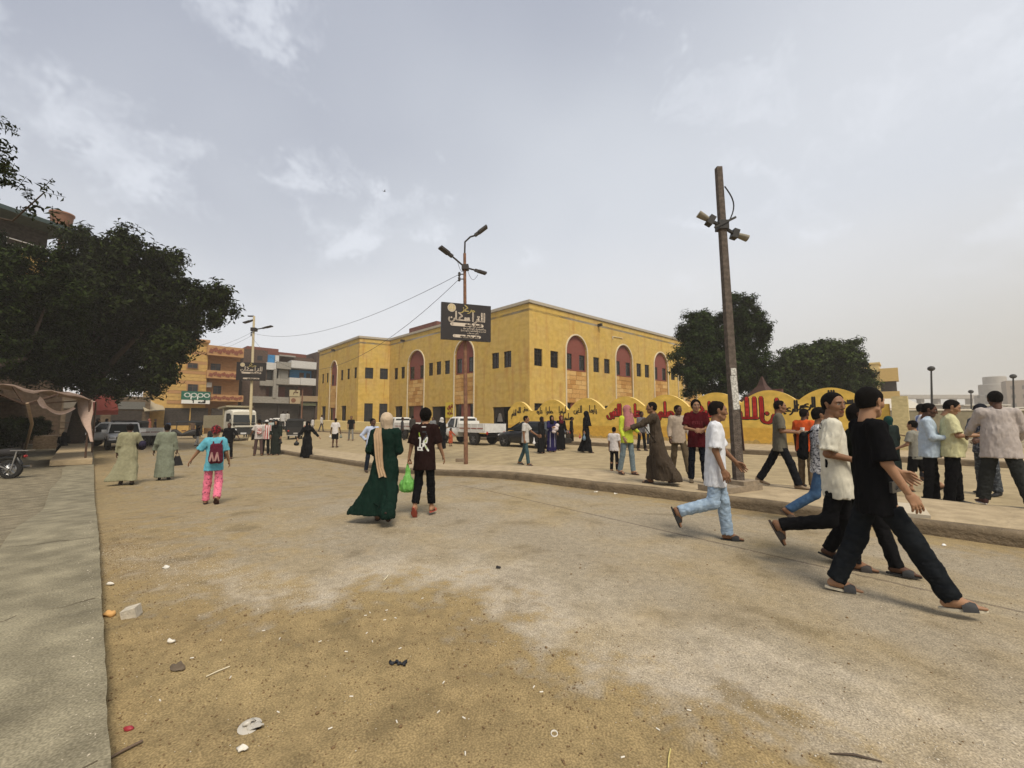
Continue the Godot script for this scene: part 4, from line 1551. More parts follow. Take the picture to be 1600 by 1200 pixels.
func right_side() -> void:
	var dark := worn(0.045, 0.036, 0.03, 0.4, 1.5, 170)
	var glass := paint(0.05, 0.05, 0.05, 0.2)
	var cream := worn(0.62, 0.47, 0.20, 0.12, 3.0, 171)
	# hut with a flared brown roof among the trees
	var c := deep(1192, 620, 31.0)
	var o := thing("garden_hut", "small hut with a flared reddish brown roof between the trees", "hut", Vector3(c.x, 0, c.z), 0.5)
	var g := Geo.new()
	g.box(Vector3(0, 1.3, 0), Vector3(3.0, 2.6, 3.0))
	part("wall", g, worn(0.15, 0.07, 0.05, 0.2, 1.0, 172), o)
	var rings := []
	for q in [[2.6, 2.4], [1.7, 2.85], [0.95, 3.4], [0.35, 4.0], [0.05, 4.7]]:
		var r := PackedVector3Array()
		for i in 4:
			var a := -TAU * (i + 0.5) / 4
			r.append(Vector3(cos(a) * q[0], q[1], sin(a) * q[0]))
		rings.append(r)
	g = Geo.new()
	for i in rings.size() - 1:
		for j in 4:
			g.quad(rings[i][j], rings[i][(j + 1) % 4], rings[i + 1][(j + 1) % 4], rings[i + 1][j])
	part("roof", g, worn(0.065, 0.032, 0.026, 0.25, 0.8, 173), o)
	g = Geo.new()
	g.box(Vector3(0.5, 3.5, 0.8), Vector3(0.5, 0.45, 0.6), Basis(Vector3.UP, 0.3))
	part("dormer", g, worn(0.10, 0.04, 0.032, 0.2, 0.8, 174), o)
	# yellow house with a tower at the far right of the trees
	c = deep(1370, 640, 70.0)
	o = thing("tower_house", "yellow house with a taller corner bay beyond the right-hand trees", "building", Vector3(c.x, 0, c.z), -0.75)
	g = Geo.new()
	g.box(Vector3(-1.6, 5.3, -1.0), Vector3(4.6, 10.6, 5.0))
	part("wall", g, cream, o)
	g = Geo.new()
	g.box(Vector3(1.8, 1.9, 0.3), Vector3(2.3, 4.0, 2.6))
	g.box(Vector3(1.8, 5.0, 0.3), Vector3(2.3, 2.0, 2.6))
	g.box(Vector3(1.8, 8.7, 0.3), Vector3(2.3, 2.1, 2.6))
	part("corner_bay", g, worn(0.52, 0.36, 0.13, 0.12, 2.0, 175), o)
	g = Geo.new()
	g.box(Vector3(1.7, 6.8, -0.3), Vector3(1.9, 2.0, 2.0))
	part("recess", g, dark, o)
	g = Geo.new()
	g.box(Vector3(-1.6, 10.7, -1.0), Vector3(4.9, 0.25, 5.3))
	part("coping", g, cream, o)
	for y in [3.0, 6.4]:
		window(o, Transform3D(Basis.IDENTITY, Vector3(-1.2, y, 1.53)), 1.0, 1.5, dark, glass, false)
	# low house with a pale roof
	c = deep(1398, 640, 62.0)
	o = thing("low_house", "low cream house with a pale flat roof before the rocky ridge", "building", Vector3(c.x, 0, c.z), -0.4)
	g = Geo.new()
	g.box(Vector3(0, 1.4, -2), Vector3(5.4, 3.4, 4.0))
	part("wall", g, cream, o)
	g = Geo.new()
	g.hexa([Vector3(-3.4, 3.1, 0.9), Vector3(3.4, 3.1, 0.9), Vector3(3.4, 3.1, -4.6), Vector3(-3.4, 3.1, -4.6), Vector3(-2.0, 4.6, -0.6), Vector3(1.6, 4.6, -0.6), Vector3(1.6, 4.6, -3.4), Vector3(-2.0, 4.6, -3.4)])
	part("roof", g, worn(0.50, 0.47, 0.40, 0.1, 2.0, 176), o)
	window(o, Transform3D(Basis.IDENTITY, Vector3(-0.6, 1.1, 0.03)), 1.3, 1.3, dark, glass, false)
	# rocky ridge
	g = Geo.new()
	var f := FastNoiseLite.new()
	f.seed = 8; f.frequency = 0.045; f.fractal_octaves = 4
	var rows := []
	for i in 41:
		var r := PackedVector3Array()
		for k in 13:
			var u := 1330.0 + i * 3.1
			var z := 190.0 + k * 7.0
			var b := deep(u, 655, z)
			var high := 21.0 * (1.0 - smoothstep(0.15, 0.92, i / 40.0)) + 6.0 * (1.0 - smoothstep(0.55, 1.0, i / 40.0))
			var yy := high * smoothstep(0.0, 4.0, float(k)) * (1.0 + 0.35 * f.get_noise_2d(b.x * 1.6, b.z * 1.6)) - 0.5
			if k == 12:
				yy = -1.0
			r.append(Vector3(b.x, yy, b.z))
		rows.append(r)
	g.ring_mesh(rows, false)
	var up := 0.0
	for q in g.n:
		up += q.y
	if up < 0.0:
		for i in g.n.size():
			g.n[i] = -g.n[i]
		for i in range(0, g.ix.size(), 3):
			var sw := g.ix[i]; g.ix[i] = g.ix[i + 1]; g.ix[i + 1] = sw
	structure("hill", g, worn(0.20, 0.155, 0.10, 0.35, 9.0, 177))
	# buildings at the edge of sight
	c = deep(1552, 640, 230.0)
	o = thing("stepped_block", "hazy stepped apartment block with rounded upper floors on the skyline", "building", Vector3(c.x, 0, c.z), -0.6)
	var haze := worn(0.36, 0.33, 0.29, 0.12, 12.0, 178)
	for q in [[0, 7.5, 7, 15], [1.0, 17.5, 6, 6], [1.5, 22.5, 4.6, 4.2]]:
		g = Geo.new()
		g.lathe([Vector2(q[2], q[1] - q[3] / 2), Vector2(q[2], q[1] + q[3] / 2 - 0.5), Vector2(q[2] * 0.93, q[1] + q[3] / 2)], 10, Transform3D(Basis.IDENTITY, Vector3(q[0], 0, 0)))
		part("storey", g, haze, o)
	for i in 4:
		for k in 5:
			g = Geo.new()
			var an := 0.6 + k * 0.5
			g.box(Vector3(cos(an) * 6.8, 3.5 + i * 3.4, sin(an) * 6.8), Vector3(1.3, 1.5, 0.5), Basis(Vector3.UP, PI / 2 - an))
			part("window", g, worn(0.2, 0.19, 0.17, 0.1, 3.0, 179), o)
	c = deep(1600, 640, 200.0)
	o = thing("far_block", "plain brown apartment block at the right edge of the skyline", "building", Vector3(c.x, 0, c.z), -0.7)
	g = Geo.new()
	g.box(Vector3(2, 10, -4), Vector3(14, 20, 10))
	part("wall", g, worn(0.30, 0.24, 0.19, 0.1, 10.0, 180), o)
	for i in 4:
		for k in 3:
			g = Geo.new()
			g.box(Vector3(-3.0 + k * 3.6, 4 + i * 4.2, 1.02), Vector3(1.4, 1.7, 0.1))
			part("window", g, worn(0.12, 0.1, 0.09, 0.1, 3.0, 181), o)
	var spec := [[1487, 70.0, 9.0, 2.6, "long low building with a white roof beyond the open ground", Color(0.50, 0.46, 0.38)], [1540, 95.0, 8.0, 4.6, "pale low building right of the long white-roofed one", Color(0.44, 0.41, 0.36)], [1452, 120.0, 12.0, 5.5, "hazy grey low building beside the foot of the ridge", Color(0.30, 0.27, 0.23)], [1580, 80.0, 6.0, 3.6, "brown low building behind the uniformed man", Color(0.27, 0.22, 0.17)]]
	for i in spec.size():
		var q = spec[i]
		c = deep(q[0], 640, q[1])
		o = thing("low_building", q[4], "building", Vector3(c.x, 0, c.z), -0.2)
		g = Geo.new()
		g.box(Vector3(0, q[3] / 2, -2), Vector3(q[2], q[3], 4))
		part("wall", g, worn(q[5].r, q[5].g, q[5].b, 0.12, 4.0, 190 + i), o)
		g = Geo.new()
		g.box(Vector3(0, q[3] + 0.12, -2), Vector3(q[2] + 0.8, 0.24, 5))
		part("roof", g, worn(0.55, 0.53, 0.47, 0.1, 4.0, 195), o)
		for k in 3:
			g = Geo.new()
			g.box(Vector3(-q[2] * 0.3 + k * q[2] * 0.3, q[3] * 0.5, 0.02), Vector3(1.0, 1.0, 0.1))
			part("window", g, dark, o)
	c = deep(1490, 640, 260.0)
	var via := thing("viaduct", "long level grey viaduct along the horizon", "bridge", Vector3(c.x, 0, c.z), 0.0)
	g = Geo.new()
	g.box(Vector3(0, 15.2, 0), Vector3(130, 2.4, 6))
	part("deck", g, haze, via)
	for i in 13:
		g = Geo.new()
		g.box(Vector3(-60 + i * 10.0, 7, 0), Vector3(2.0, 14, 3))
		part("pier", g, haze, via)
	# olive-grey boundary wall right of the painted one, and its gate pillar
	var wg := worn(0.19, 0.165, 0.105, 0.22, 3.0, 182)
	o = thing("boundary_wall", "plain olive-grey wall with a pale coping right of the painted wall", "wall", Vector3(23.9, 0, -26.9))
	g = Geo.new()
	g.box(Vector3(15, 1.05, 0), Vector3(30, 2.1, 0.25))
	part("wall_face", g, wg, o)
	g = Geo.new()
	g.box(Vector3(15, 2.14, 0), Vector3(30.1, 0.08, 0.34))
	part("coping", g, worn(0.6, 0.55, 0.45, 0.1, 2.0, 183), o)
	for i in 3:
		g = Geo.new()
		g.box(Vector3(3.0 + i * 0.4, 0.10 + i * 0.22, 2.6 - i * 0.7), Vector3(7.0 - i, 0.2, 1.2), Basis(Vector3.UP, 0.04 * i))
		single("stone_slab", g, worn(0.33, 0.29, 0.21, 0.2, 1.0, 184 + i), ["lowest broad stone slab lying before the olive-grey wall", "middle stone slab of the pile before the olive-grey wall", "topmost stone slab of the pile before the olive-grey wall"][i], "slab", Vector3(23.0, 0, -26.4), 0.0, "slabs before the grey wall")
	g = Geo.new()
	g.box(Vector3(0, 1.25, 0), Vector3(0.62, 2.5, 0.5))
	single("gate_pillar", g, worn(0.50, 0.42, 0.22, 0.2, 1.0, 187), "pale rough-edged pillar at the right end of the painted wall", "pillar", street(1.15, 24.0), STREET)

# --- trees ---

var sprigs := []

func sprig_mesh(leaf: float, count: int, sd: int) -> ArrayMesh:   # a twig with folded pointed leaves
	var g := Geo.new()
	var r := RandomNumberGenerator.new()
	r.seed = sd
	g.tint = Color(0.5, 0.35, 0.2)
	g.bar(Vector3.ZERO, Vector3(0, leaf * 2.6, 0), leaf * 0.05)
	for i in count:
		var a := TAU * i * 0.382 + r.randf() * 0.7
		var y := leaf * (0.3 + 2.4 * i / count)
		var d := Vector3(cos(a), r.randf_range(-0.35, 0.55), sin(a)).normalized()
		var side := d.cross(Vector3.UP).normalized()
		var up := side.cross(d)
		var l := leaf * r.randf_range(0.75, 1.25)
		var w := l * 0.23
		var b := Vector3(0, y, 0)
		var k := r.randf_range(0.75, 1.15)
		g.tint = Color(k, k, k * 0.95)
		var mid := b + d * l * 0.5 - up * l * 0.04
		var tip := b + d * l - up * l * 0.22
		g.quad(b, mid + side * w + up * w * 0.35, tip, mid)
		g.quad(b, mid, tip, mid - side * w + up * w * 0.35)
	g.colored = true
	return g.mesh()

func tree(called: String, label: String, foot: Vector3, trunk: Array, blobs: Array, sprig_count: int, leaf: float, col: Color, sd: int, trunk_r := 0.35, category := "tree", per_tuft := 14) -> Node3D:   # trunk: lists of points, world; blobs: [centre, radius], world
	var o := thing(called, label, category, foot)
	var bark := worn(0.065, 0.048, 0.036, 0.25, 0.8, 200, 0.95, 1.0)
	for i in trunk.size():
		var g := Geo.new()
		var pts := []
		var rad := []
		for k in trunk[i].size():
			pts.append(trunk[i][k] - foot)
			rad.append(trunk_r * (1.0 if i == 0 else 0.45) * (1.0 - 0.65 * k / (trunk[i].size() - 1.0)))
		g.tube(pts, rad, 9)
		part("trunk" if i == 0 else "limb", g, bark, o)
	var r := RandomNumberGenerator.new()
	r.seed = sd
	var f := FastNoiseLite.new()
	f.seed = sd; f.frequency = 0.55; f.fractal_octaves = 2
	var total := 0.0
	for b in blobs:
		total += b[1] * b[1]
	var places: Array[Transform3D] = []
	var tints := []
	for b in blobs:
		var want := int(sprig_count * b[1] * b[1] / total)
		# twigs gather in tufts on the blob's outside, with gaps between
		var tufts := maxi(int(want / per_tuft), 1 if per_tuft < 14 else 4)
		for t in tufts:
			var d := Vector3(r.randfn(), r.randfn() * 0.9 + 0.12, r.randfn()).normalized()
			var rr: float = b[1] * pow(r.randf(), 0.30) * (1.0 + 0.25 * f.get_noise_3dv(d * 2.0 + b[0]))
			var c: Vector3 = b[0] + d * rr * Vector3(1.0, 0.9, 1.0)
			var tr: float = b[1] * r.randf_range(0.10, 0.19)
			var tone := r.randf_range(0.55, 1.5)
			for k in per_tuft:
				var e := Vector3(r.randfn(), r.randfn() * 0.7, r.randfn()) * tr * 0.6
				var dir := (e + d * tr * 0.6 + Vector3(0, 0.1, 0) + Vector3(r.randfn(), r.randfn(), r.randfn()) * 0.2).normalized()
				var x := dir.cross(Vector3(r.randfn(), r.randfn(), r.randfn())).normalized()
				var sc := r.randf_range(0.75, 1.3)
				places.append(Transform3D(Basis(x, dir, x.cross(dir)).scaled(Vector3.ONE * sc), c + e - foot))
				var v := tone * r.randf_range(0.85, 1.15)
				tints.append(Color(v, v, v * r.randf_range(0.8, 1.0)))
	var mm := MultiMesh.new()
	mm.transform_format = MultiMesh.TRANSFORM_3D
	mm.use_colors = true
	mm.mesh = sprig_mesh(leaf, 9, sd)
	mm.instance_count = places.size()
	for i in places.size():
		mm.set_instance_transform(i, places[i])
		mm.set_instance_color(i, tints[i])
	var crown := MultiMeshInstance3D.new()
	crown.multimesh = mm
	crown.name = "crown"
	var m := paint(col.r * 0.85, col.g * 0.85, col.b * 0.75, 0.65)
	m.vertex_color_use_as_albedo = true
	m.backlight_enabled = true
	m.backlight = lin(0.05, 0.07, 0.015)
	m.metallic_specular = 0.2
	crown.material_override = m
	crown.set_meta("kind", "stuff")
	o.add_child(crown)
	return o

func blobs_at(list: Array, z: float, depth: float, sd: int) -> Array:   # [u, v, radius in pixels] -> [centre, radius in metres]
	var r := RandomNumberGenerator.new()
	r.seed = sd
	var out := []
	for q in list:
		var zz: float = z + r.randf_range(-1, 1) * depth
		out.append([deep(q[0], q[1], zz), q[2] * zz / FOCAL])
	return out

func trees() -> void:
	var z := 26.0
	var big := blobs_at([[195, 470, 52], [150, 435, 44], [212, 402, 26], [200, 372, 15], [140, 385, 24], [118, 372, 14], [242, 455, 32], [256, 422, 18], [235, 505, 46], [170, 515, 55], [120, 500, 55], [282, 500, 26], [318, 472, 24], [345, 462, 13], [352, 485, 10], [272, 540, 26], [300, 455, 14], [330, 500, 12], [200, 570, 42], [140, 575, 42], [100, 445, 36], [250, 580, 22], [228, 606, 15], [268, 405, 11], [165, 610, 18], [200, 612, 16], [90, 560, 40], [290, 530, 13], [225, 440, 30], [178, 400, 22]], z, 3.0, 31)
	var foot := deep(118, 655, z)
	foot.y = -0.3
	tree("broad_tree", "broad dark-leaved tree overhanging the street above the white pickup", foot, [[foot, foot + Vector3(0.3, 2.5, 0), foot + Vector3(1.0, 5.0, -0.5), deep(150, 480, z)], [foot + Vector3(0.4, 3.0, 0), deep(180, 560, z), deep(240, 500, z), deep(310, 470, z)], [foot + Vector3(0.6, 3.6, 0), deep(150, 520, z), deep(200, 420, z)]], big, 10000, 0.25, Color(0.036, 0.052, 0.014), 301, 0.45)
	z = 19.5
	var near := blobs_at([[45, 490, 60], [-30, 450, 70], [10, 535, 60], [70, 545, 46], [-50, 530, 75], [92, 470, 34], [0, 570, 40], [82, 430, 22], [20, 412, 20], [-10, 385, 22], [55, 580, 24], [100, 405, 13], [60, 395, 10]], z, 1.6, 32)
	foot = street(22.0, -5.0, 0.0)
	tree("shade_tree", "dark leafy tree at the left edge of the photo over the stall", foot, [[foot, foot + Vector3(0.2, 2.0, 0), deep(-10, 520, z), deep(20, 430, z)], [foot + Vector3(0.1, 2.0, 0), deep(40, 560, z), deep(70, 480, z)]], near, 6500, 0.17, Color(0.032, 0.050, 0.013), 302, 0.3)
	# branches reaching in from a tree beside the viewer
	z = 6.6
	var tips := blobs_at([[-6, 190, 9], [-4, 226, 8], [-6, 262, 9], [8, 280, 13], [24, 292, 15], [45, 303, 14], [66, 298, 11], [50, 318, 15], [24, 320, 14], [6, 312, 13], [82, 336, 7], [-30, 250, 28], [-40, 300, 30], [-70, 180, 60]], z, 0.35, 33)
	foot = street(6.0, -4.9, 0.08)
	tree("near_tree", "near tree whose leafy branch tips hang into the photo at the upper left", foot, [[foot, foot + Vector3(0.1, 2.0, 0), deep(-160, 300, z), deep(-90, 200, z)], [deep(-160, 330, z), deep(-60, 330, z), deep(20, 345, z), deep(70, 300, z)], [deep(-120, 260, z), deep(-40, 270, z), deep(20, 290, z)]], tips, 190, 0.085, Color(0.035, 0.045, 0.018), 303, 0.055, "tree", 3)
	# right of the hall
	z = 33.0
	var r1 := blobs_at([[1108, 540, 34], [1086, 516, 22], [1080, 498, 10], [1104, 502, 14], [1162, 500, 22], [1158, 478, 16], [1148, 468, 9], [1165, 525, 26], [1135, 515, 28], [1080, 560, 24], [1120, 585, 38], [1160, 570, 36], [1188, 512, 11], [1200, 520, 7], [1190, 535, 9], [1176, 490, 9], [1078, 600, 22], [1178, 600, 28], [1066, 525, 9], [1062, 580, 12]], z, 1.5, 34)
	foot = deep(1128, 655, z); foot.y = 0.0
	tree("round_tree", "tall dark round-crowned tree beside the yellow hall", foot, [[foot, foot + Vector3(0, 2.5, 0), deep(1130, 560, z), deep(1140, 500, z)], [foot + Vector3(0, 2.5, 0), deep(1100, 570, z), deep(1090, 530, z)]], r1, 6500, 0.22, Color(0.036, 0.060, 0.018), 304, 0.3)
	z = 36.0
	var r2 := blobs_at([[1240, 578, 30], [1213, 588, 20], [1275, 565, 28], [1308, 562, 24], [1290, 590, 34], [1328, 585, 24], [1250, 605, 32], [1322, 550, 12], [1334, 538, 7], [1300, 542, 10], [1345, 600, 18], [1206, 608, 20], [1318, 612, 24], [1230, 556, 10], [1262, 546, 10], [1343, 560, 9], [1282, 546, 8]], z, 1.5, 35)
	foot = deep(1275, 655, z); foot.y = 0.0
	tree("spreading_tree", "wide low green tree behind the right half of the painted wall", foot, [[foot, foot + Vector3(0, 2.0, 0), deep(1275, 590, z), deep(1290, 560, z)], [foot + Vector3(0, 1.8, 0), deep(1310, 590, z), deep(1330, 560, z)]], r2, 6500, 0.24, Color(0.056, 0.084, 0.026), 305, 0.3)

# --- vehicles: x forward, y up, z to the right ---

func wheel(parent: Node, at: Vector3, r: float, w: float, rim: Material, rubber: Material, spokes := 5) -> void:
	var t := Transform3D(Basis(Vector3.RIGHT, PI / 2), at)
	var g := Geo.new()
	g.lathe([Vector2(r * 0.62, -w / 2), Vector2(r * 0.9, -w / 2), Vector2(r, -w * 0.35), Vector2(r, w * 0.35), Vector2(r * 0.9, w / 2), Vector2(r * 0.62, w / 2)], 20, t, 0)
	var o := part("wheel", g, rubber, parent)
	g = Geo.new()
	g.lathe([Vector2(r * 0.63, -w * 0.42), Vector2(r * 0.63, w * 0.42)], 20, t, 0)
	g.lathe([Vector2(r * 0.16, -w * 0.46), Vector2(r * 0.16, w * 0.46)], 12, t)
	for i in spokes:
		var a := TAU * i / spokes
		var d := Vector3(cos(a), sin(a), 0)
		for s in [-1.0, 1.0]:
			g.bar(at + d * r * 0.1 + Vector3(0, 0, s * w * 0.38), at + d * r * 0.64 + Vector3(0, 0, s * w * 0.36), r * 0.17, w * 0.1)
	g.lathe([Vector2(0.001, -w * 0.2), Vector2(r * 0.62, -w * 0.2), Vector2(r * 0.62, w * 0.2), Vector2(0.001, w * 0.2)], 20, t, 0)
	part("rim", g, rim, o)

func shell(g: Geo, list: Array) -> void:   # cross-sections from rear to front: [x, half width, bottom, top, shoulder drop]
	var rings := []
	for q in list:
		var w: float = q[1]; var b: float = q[2]; var t: float = q[3]; var d: float = q[4]
		var r := PackedVector3Array()
		for s in [[-w * 0.88, b], [-w, b + 0.1], [-w * 1.01, lerpf(b, t, 0.55)], [-w * 0.96, t - d], [-w * 0.84, t - d * 0.25], [-w * 0.4, t], [w * 0.4, t], [w * 0.84, t - d * 0.25], [w * 0.96, t - d], [w * 1.01, lerpf(b, t, 0.55)], [w, b + 0.1], [w * 0.88, b]]:
			r.append(Vector3(q[0], s[1], -s[0]))
		rings.append(r)
	g.ring_mesh(rings)

func plan_ring(x0: float, x1: float, w: float, y: float, round_off: float) -> PackedVector3Array:   # a rounded rectangle seen from above, counter-clockwise
	var r := PackedVector3Array()
	for c in [[x1 - round_off, -w + round_off, 0.0], [x0 + round_off, -w + round_off, PI / 2], [x0 + round_off, w - round_off, PI], [x1 - round_off, w - round_off, PI * 1.5]]:
		for k in 4:
			var a: float = c[2] + PI / 2 * k / 3.0
			r.append(Vector3(c[0] + cos(a) * round_off, y, c[1] - sin(a) * round_off))
	return r

func lamp_box(parent: Node, called: String, at: Vector3, s: Vector3, m: Material) -> void:
	var g := Geo.new()
	g.ball(at, s * 0.5, 10, 6)
	part(called, g, m, parent)

func black_car() -> void:
	var p := street(16.3, 17.7)
	var o := thing("black_car", "black saloon car parked before the painted wall", "car", p, PI / 2 + STREET)
	var black := paint(0.008, 0.008, 0.009, 0.22)
	black.clearcoat_enabled = true
	black.clearcoat = 0.6
	var glass := paint(0.015, 0.017, 0.018, 0.08)
	var rubber := paint(0.016, 0.015, 0.014, 0.85)
	var rim := paint(0.35, 0.35, 0.36, 0.35, 0.8)
	var trim := paint(0.015, 0.015, 0.015, 0.6)
	var g := Geo.new()
	shell(g, [[-2.22, 0.66, 0.42, 0.86, 0.1], [-2.12, 0.78, 0.30, 0.98, 0.10], [-1.6, 0.85, 0.24, 1.02, 0.10], [-0.8, 0.87, 0.22, 0.98, 0.10], [0.6, 0.87, 0.22, 0.95, 0.10], [1.2, 0.86, 0.24, 0.90, 0.10], [1.8, 0.80, 0.28, 0.80, 0.1], [2.08, 0.70, 0.32, 0.70, 0.1], [2.16, 0.55, 0.40, 0.60, 0.08]])
	part("body", g, black, o)
	g = Geo.new()
	g.ring_mesh([plan_ring(-1.75, 1.15, 0.80, 0.93, 0.15), plan_ring(-1.5, 0.85, 0.75, 1.12, 0.18), plan_ring(-1.12, 0.30, 0.66, 1.37, 0.2)])
	part("windows", g, glass, o)
	g = Geo.new()
	g.ring_mesh([plan_ring(-1.14, 0.32, 0.67, 1.36, 0.2), plan_ring(-1.08, 0.25, 0.64, 1.42, 0.22), plan_ring(-0.9, 0.1, 0.5, 1.44, 0.25)])
	part("roof", g, black, o)
	g = Geo.new()
	for z in [-1.0, 1.0]:
		g.bar(Vector3(1.1, 0.94, z * 0.80), Vector3(0.28, 1.38, z * 0.665), 0.05)
		g.bar(Vector3(-0.32, 0.96, z * 0.815), Vector3(-0.34, 1.39, z * 0.67), 0.05)
		g.bar(Vector3(-1.7, 0.98, z * 0.79), Vector3(-1.1, 1.38, z * 0.66), 0.09)
		g.box(Vector3(0.86, 1.0, z * 0.92), Vector3(0.14, 0.11, 0.16))
	part("pillars", g, black, o)
	g = Geo.new()
	for z in [-0.879, 0.879]:
		for x in [0.85, -0.32, -1.28]:
			g.box(Vector3(x, 0.6, z), Vector3(0.014, 0.62, 0.012))
		for x in [0.0, -1.1]:
			g.box(Vector3(x, 0.82, z * 1.006), Vector3(0.18, 0.03, 0.03))
	part("door_seams", g, trim, o)
	for x in [1.36, -1.34]:
		for z in [-0.78, 0.78]:
			g = Geo.new()
			g.lathe([Vector2(0.36, -0.12), Vector2(0.36, 0.115)], 20, Transform3D(Basis(Vector3.RIGHT, PI / 2), Vector3(x, 0.33, z)))
			part("wheel_arch", g, trim, o)
			wheel(o, Vector3(x, 0.31, z * 1.04), 0.31, 0.2, rim, rubber)
	for z in [-0.56, 0.56]:
		lamp_box(o, "headlight", Vector3(2.0, 0.62, z), Vector3(0.3, 0.16, 0.36), paint(0.5, 0.5, 0.5, 0.1))
		lamp_box(o, "tail_light", Vector3(-2.12, 0.80, z * 1.15), Vector3(0.16, 0.22, 0.26), paint(0.22, 0.008, 0.006, 0.2))
	g = Geo.new()
	g.box(Vector3(-2.225, 0.66, 0), Vector3(0.02, 0.16, 0.42))
	part("number_plate", g, paint(0.6, 0.6, 0.55), o)
	g = Geo.new()
	shell(g, [[-2.30, 0.70, 0.30, 0.52, 0.06], [-2.2, 0.84, 0.26, 0.54, 0.06], [-2.05, 0.87, 0.26, 0.54, 0.06]])
	part("bumper", g, trim, o)

func pickup(called: String, label: String, at: Vector3, turn: float, drop_side: bool, group := "", crew := false, tone := 0.72) -> Node3D:
	var o := thing(called, label, "pickup", at, turn, group)
	var white := worn(tone, tone * 0.985, tone * 0.93, 0.1, 1.5, 401, 0.4)
	var glass := paint(0.03, 0.034, 0.036, 0.08)
	var rubber := paint(0.016, 0.015, 0.014, 0.85)
	var trim := paint(0.025, 0.024, 0.022, 0.6)
	var rim := paint(0.3, 0.3, 0.3, 0.5, 0.5)
	var back := -0.75 if crew else 0.0   # x of the cab's rear wall
	var g := Geo.new()
	shell(g, [[back, 0.80, 0.45, 1.08, 0.06], [1.0, 0.82, 0.45, 1.06, 0.08], [1.3, 0.82, 0.45, 1.03, 0.1], [2.2, 0.78, 0.46, 0.93, 0.1], [2.38, 0.70, 0.5, 0.86, 0.08]])
	part("body", g, white, o)
	g = Geo.new()
	g.ring_mesh([plan_ring(back, 1.42, 0.77, 1.04, 0.08), plan_ring(back + 0.06, 0.92, 0.66, 1.62, 0.1)])
	part("windows", g, glass, o)
	g = Geo.new()
	g.ring_mesh([plan_ring(back + 0.03, 0.98, 0.69, 1.60, 0.1), plan_ring(back + 0.05, 0.90, 0.66, 1.69, 0.12), plan_ring(back + 0.25, 0.7, 0.5, 1.71, 0.14)])
	for z in [-1.0, 1.0]:
		g.bar(Vector3(1.38, 1.04, z * 0.765), Vector3(0.93, 1.63, z * 0.665), 0.06)
		g.bar(Vector3(0.42, 1.04, z * 0.785), Vector3(0.42, 1.63, z * 0.675), 0.07)
		g.bar(Vector3(back + 0.05, 1.04, z * 0.785), Vector3(back + 0.08, 1.63, z * 0.67), 0.11)
		if crew:
			g.bar(Vector3(-0.3, 1.04, z * 0.785), Vector3(-0.28, 1.63, z * 0.675), 0.06)
	part("roof", g, white, o)
	for z in [-1.0, 1.0]:
		g = Geo.new()
		g.box(Vector3(1.12, 1.16, z * 0.93), Vector3(0.1, 0.2, 0.26))
		part("mirror", g, white, o)
	g = Geo.new()
	if drop_side:
		g.box(Vector3(-1.35, 0.80, 0), Vector3(2.55, 0.10, 1.72))
		for z in [-0.84, 0.84]:
			g.box(Vector3(-1.35, 1.05, z), Vector3(2.55, 0.40, 0.04))
			for i in 5:
				g.box(Vector3(-2.5 + i * 0.575, 1.05, z * 1.035), Vector3(0.05, 0.44, 0.03))
			g.bar(Vector3(-2.63, 1.25, z), Vector3(-0.08, 1.25, z), 0.05)
		g.box(Vector3(-2.61, 1.05, 0), Vector3(0.04, 0.40, 1.7))
		g.box(Vector3(-0.09, 1.15, 0), Vector3(0.04, 0.60, 1.7))
	else:
		shell(g, [[-2.75, 0.80, 0.5, 1.06, 0.04], [-2.5, 0.83, 0.48, 1.07, 0.04], [back - 0.04, 0.83, 0.48, 1.07, 0.04]])
	part("bed", g, white, o)
	if drop_side:
		g = Geo.new()
		g.box(Vector3(-1.35, 1.0, -0.868), Vector3(2.3, 0.05, 0.012))
		g.box(Vector3(-1.35, 1.0, 0.868), Vector3(2.3, 0.05, 0.012))
		part("stripe", g, paint(0.25, 0.05, 0.03), o)
	g = Geo.new()
	g.box(Vector3(-0.3, 0.55, 0), Vector3(4.2, 0.16, 0.8))
	g.box(Vector3(2.40, 0.53, 0), Vector3(0.16, 0.18, 1.62))
	part("chassis", g, trim, o)
	g = Geo.new()
	g.box(Vector3(2.37, 0.74, 0), Vector3(0.06, 0.17, 0.8))
	for i in 3:
		g.box(Vector3(2.405, 0.69 + i * 0.05, 0), Vector3(0.02, 0.02, 0.8))
	part("grille", g, paint(0.10, 0.10, 0.10, 0.4), o)
	for z in [-0.57, 0.57]:
		lamp_box(o, "headlight", Vector3(2.33, 0.76, z), Vector3(0.2, 0.18, 0.34), paint(0.55, 0.56, 0.56, 0.1))
		lamp_box(o, "tail_light", Vector3(-2.64 if drop_side else -2.76, 0.72, z * 1.2), Vector3(0.06, 0.2, 0.16), paint(0.3, 0.01, 0.008, 0.2))
	g = Geo.new()
	g.box(Vector3(2.485, 0.54, 0), Vector3(0.015, 0.12, 0.4))
	part("number_plate", g, paint(0.6, 0.62, 0.65), o)
	if crew:
		g = Geo.new()
		g.box(Vector3(0.0, 1.78, 0), Vector3(1.5, 0.10, 1.2))
		for z in [-0.5, 0.5]:
			g.box(Vector3(0.5, 1.73, z), Vector3(0.08, 0.1, 0.08))
		part("roof_rack", g, trim, o)
		g = Geo.new()
		for z in [-0.3, 0.34]:
			g.box(Vector3(1.36, 1.12, z), Vector3(0.02, 0.07, 0.26), Basis(Vector3.BACK, 0.6))
		part("papers", g, paint(0.6, 0.6, 0.58), o)
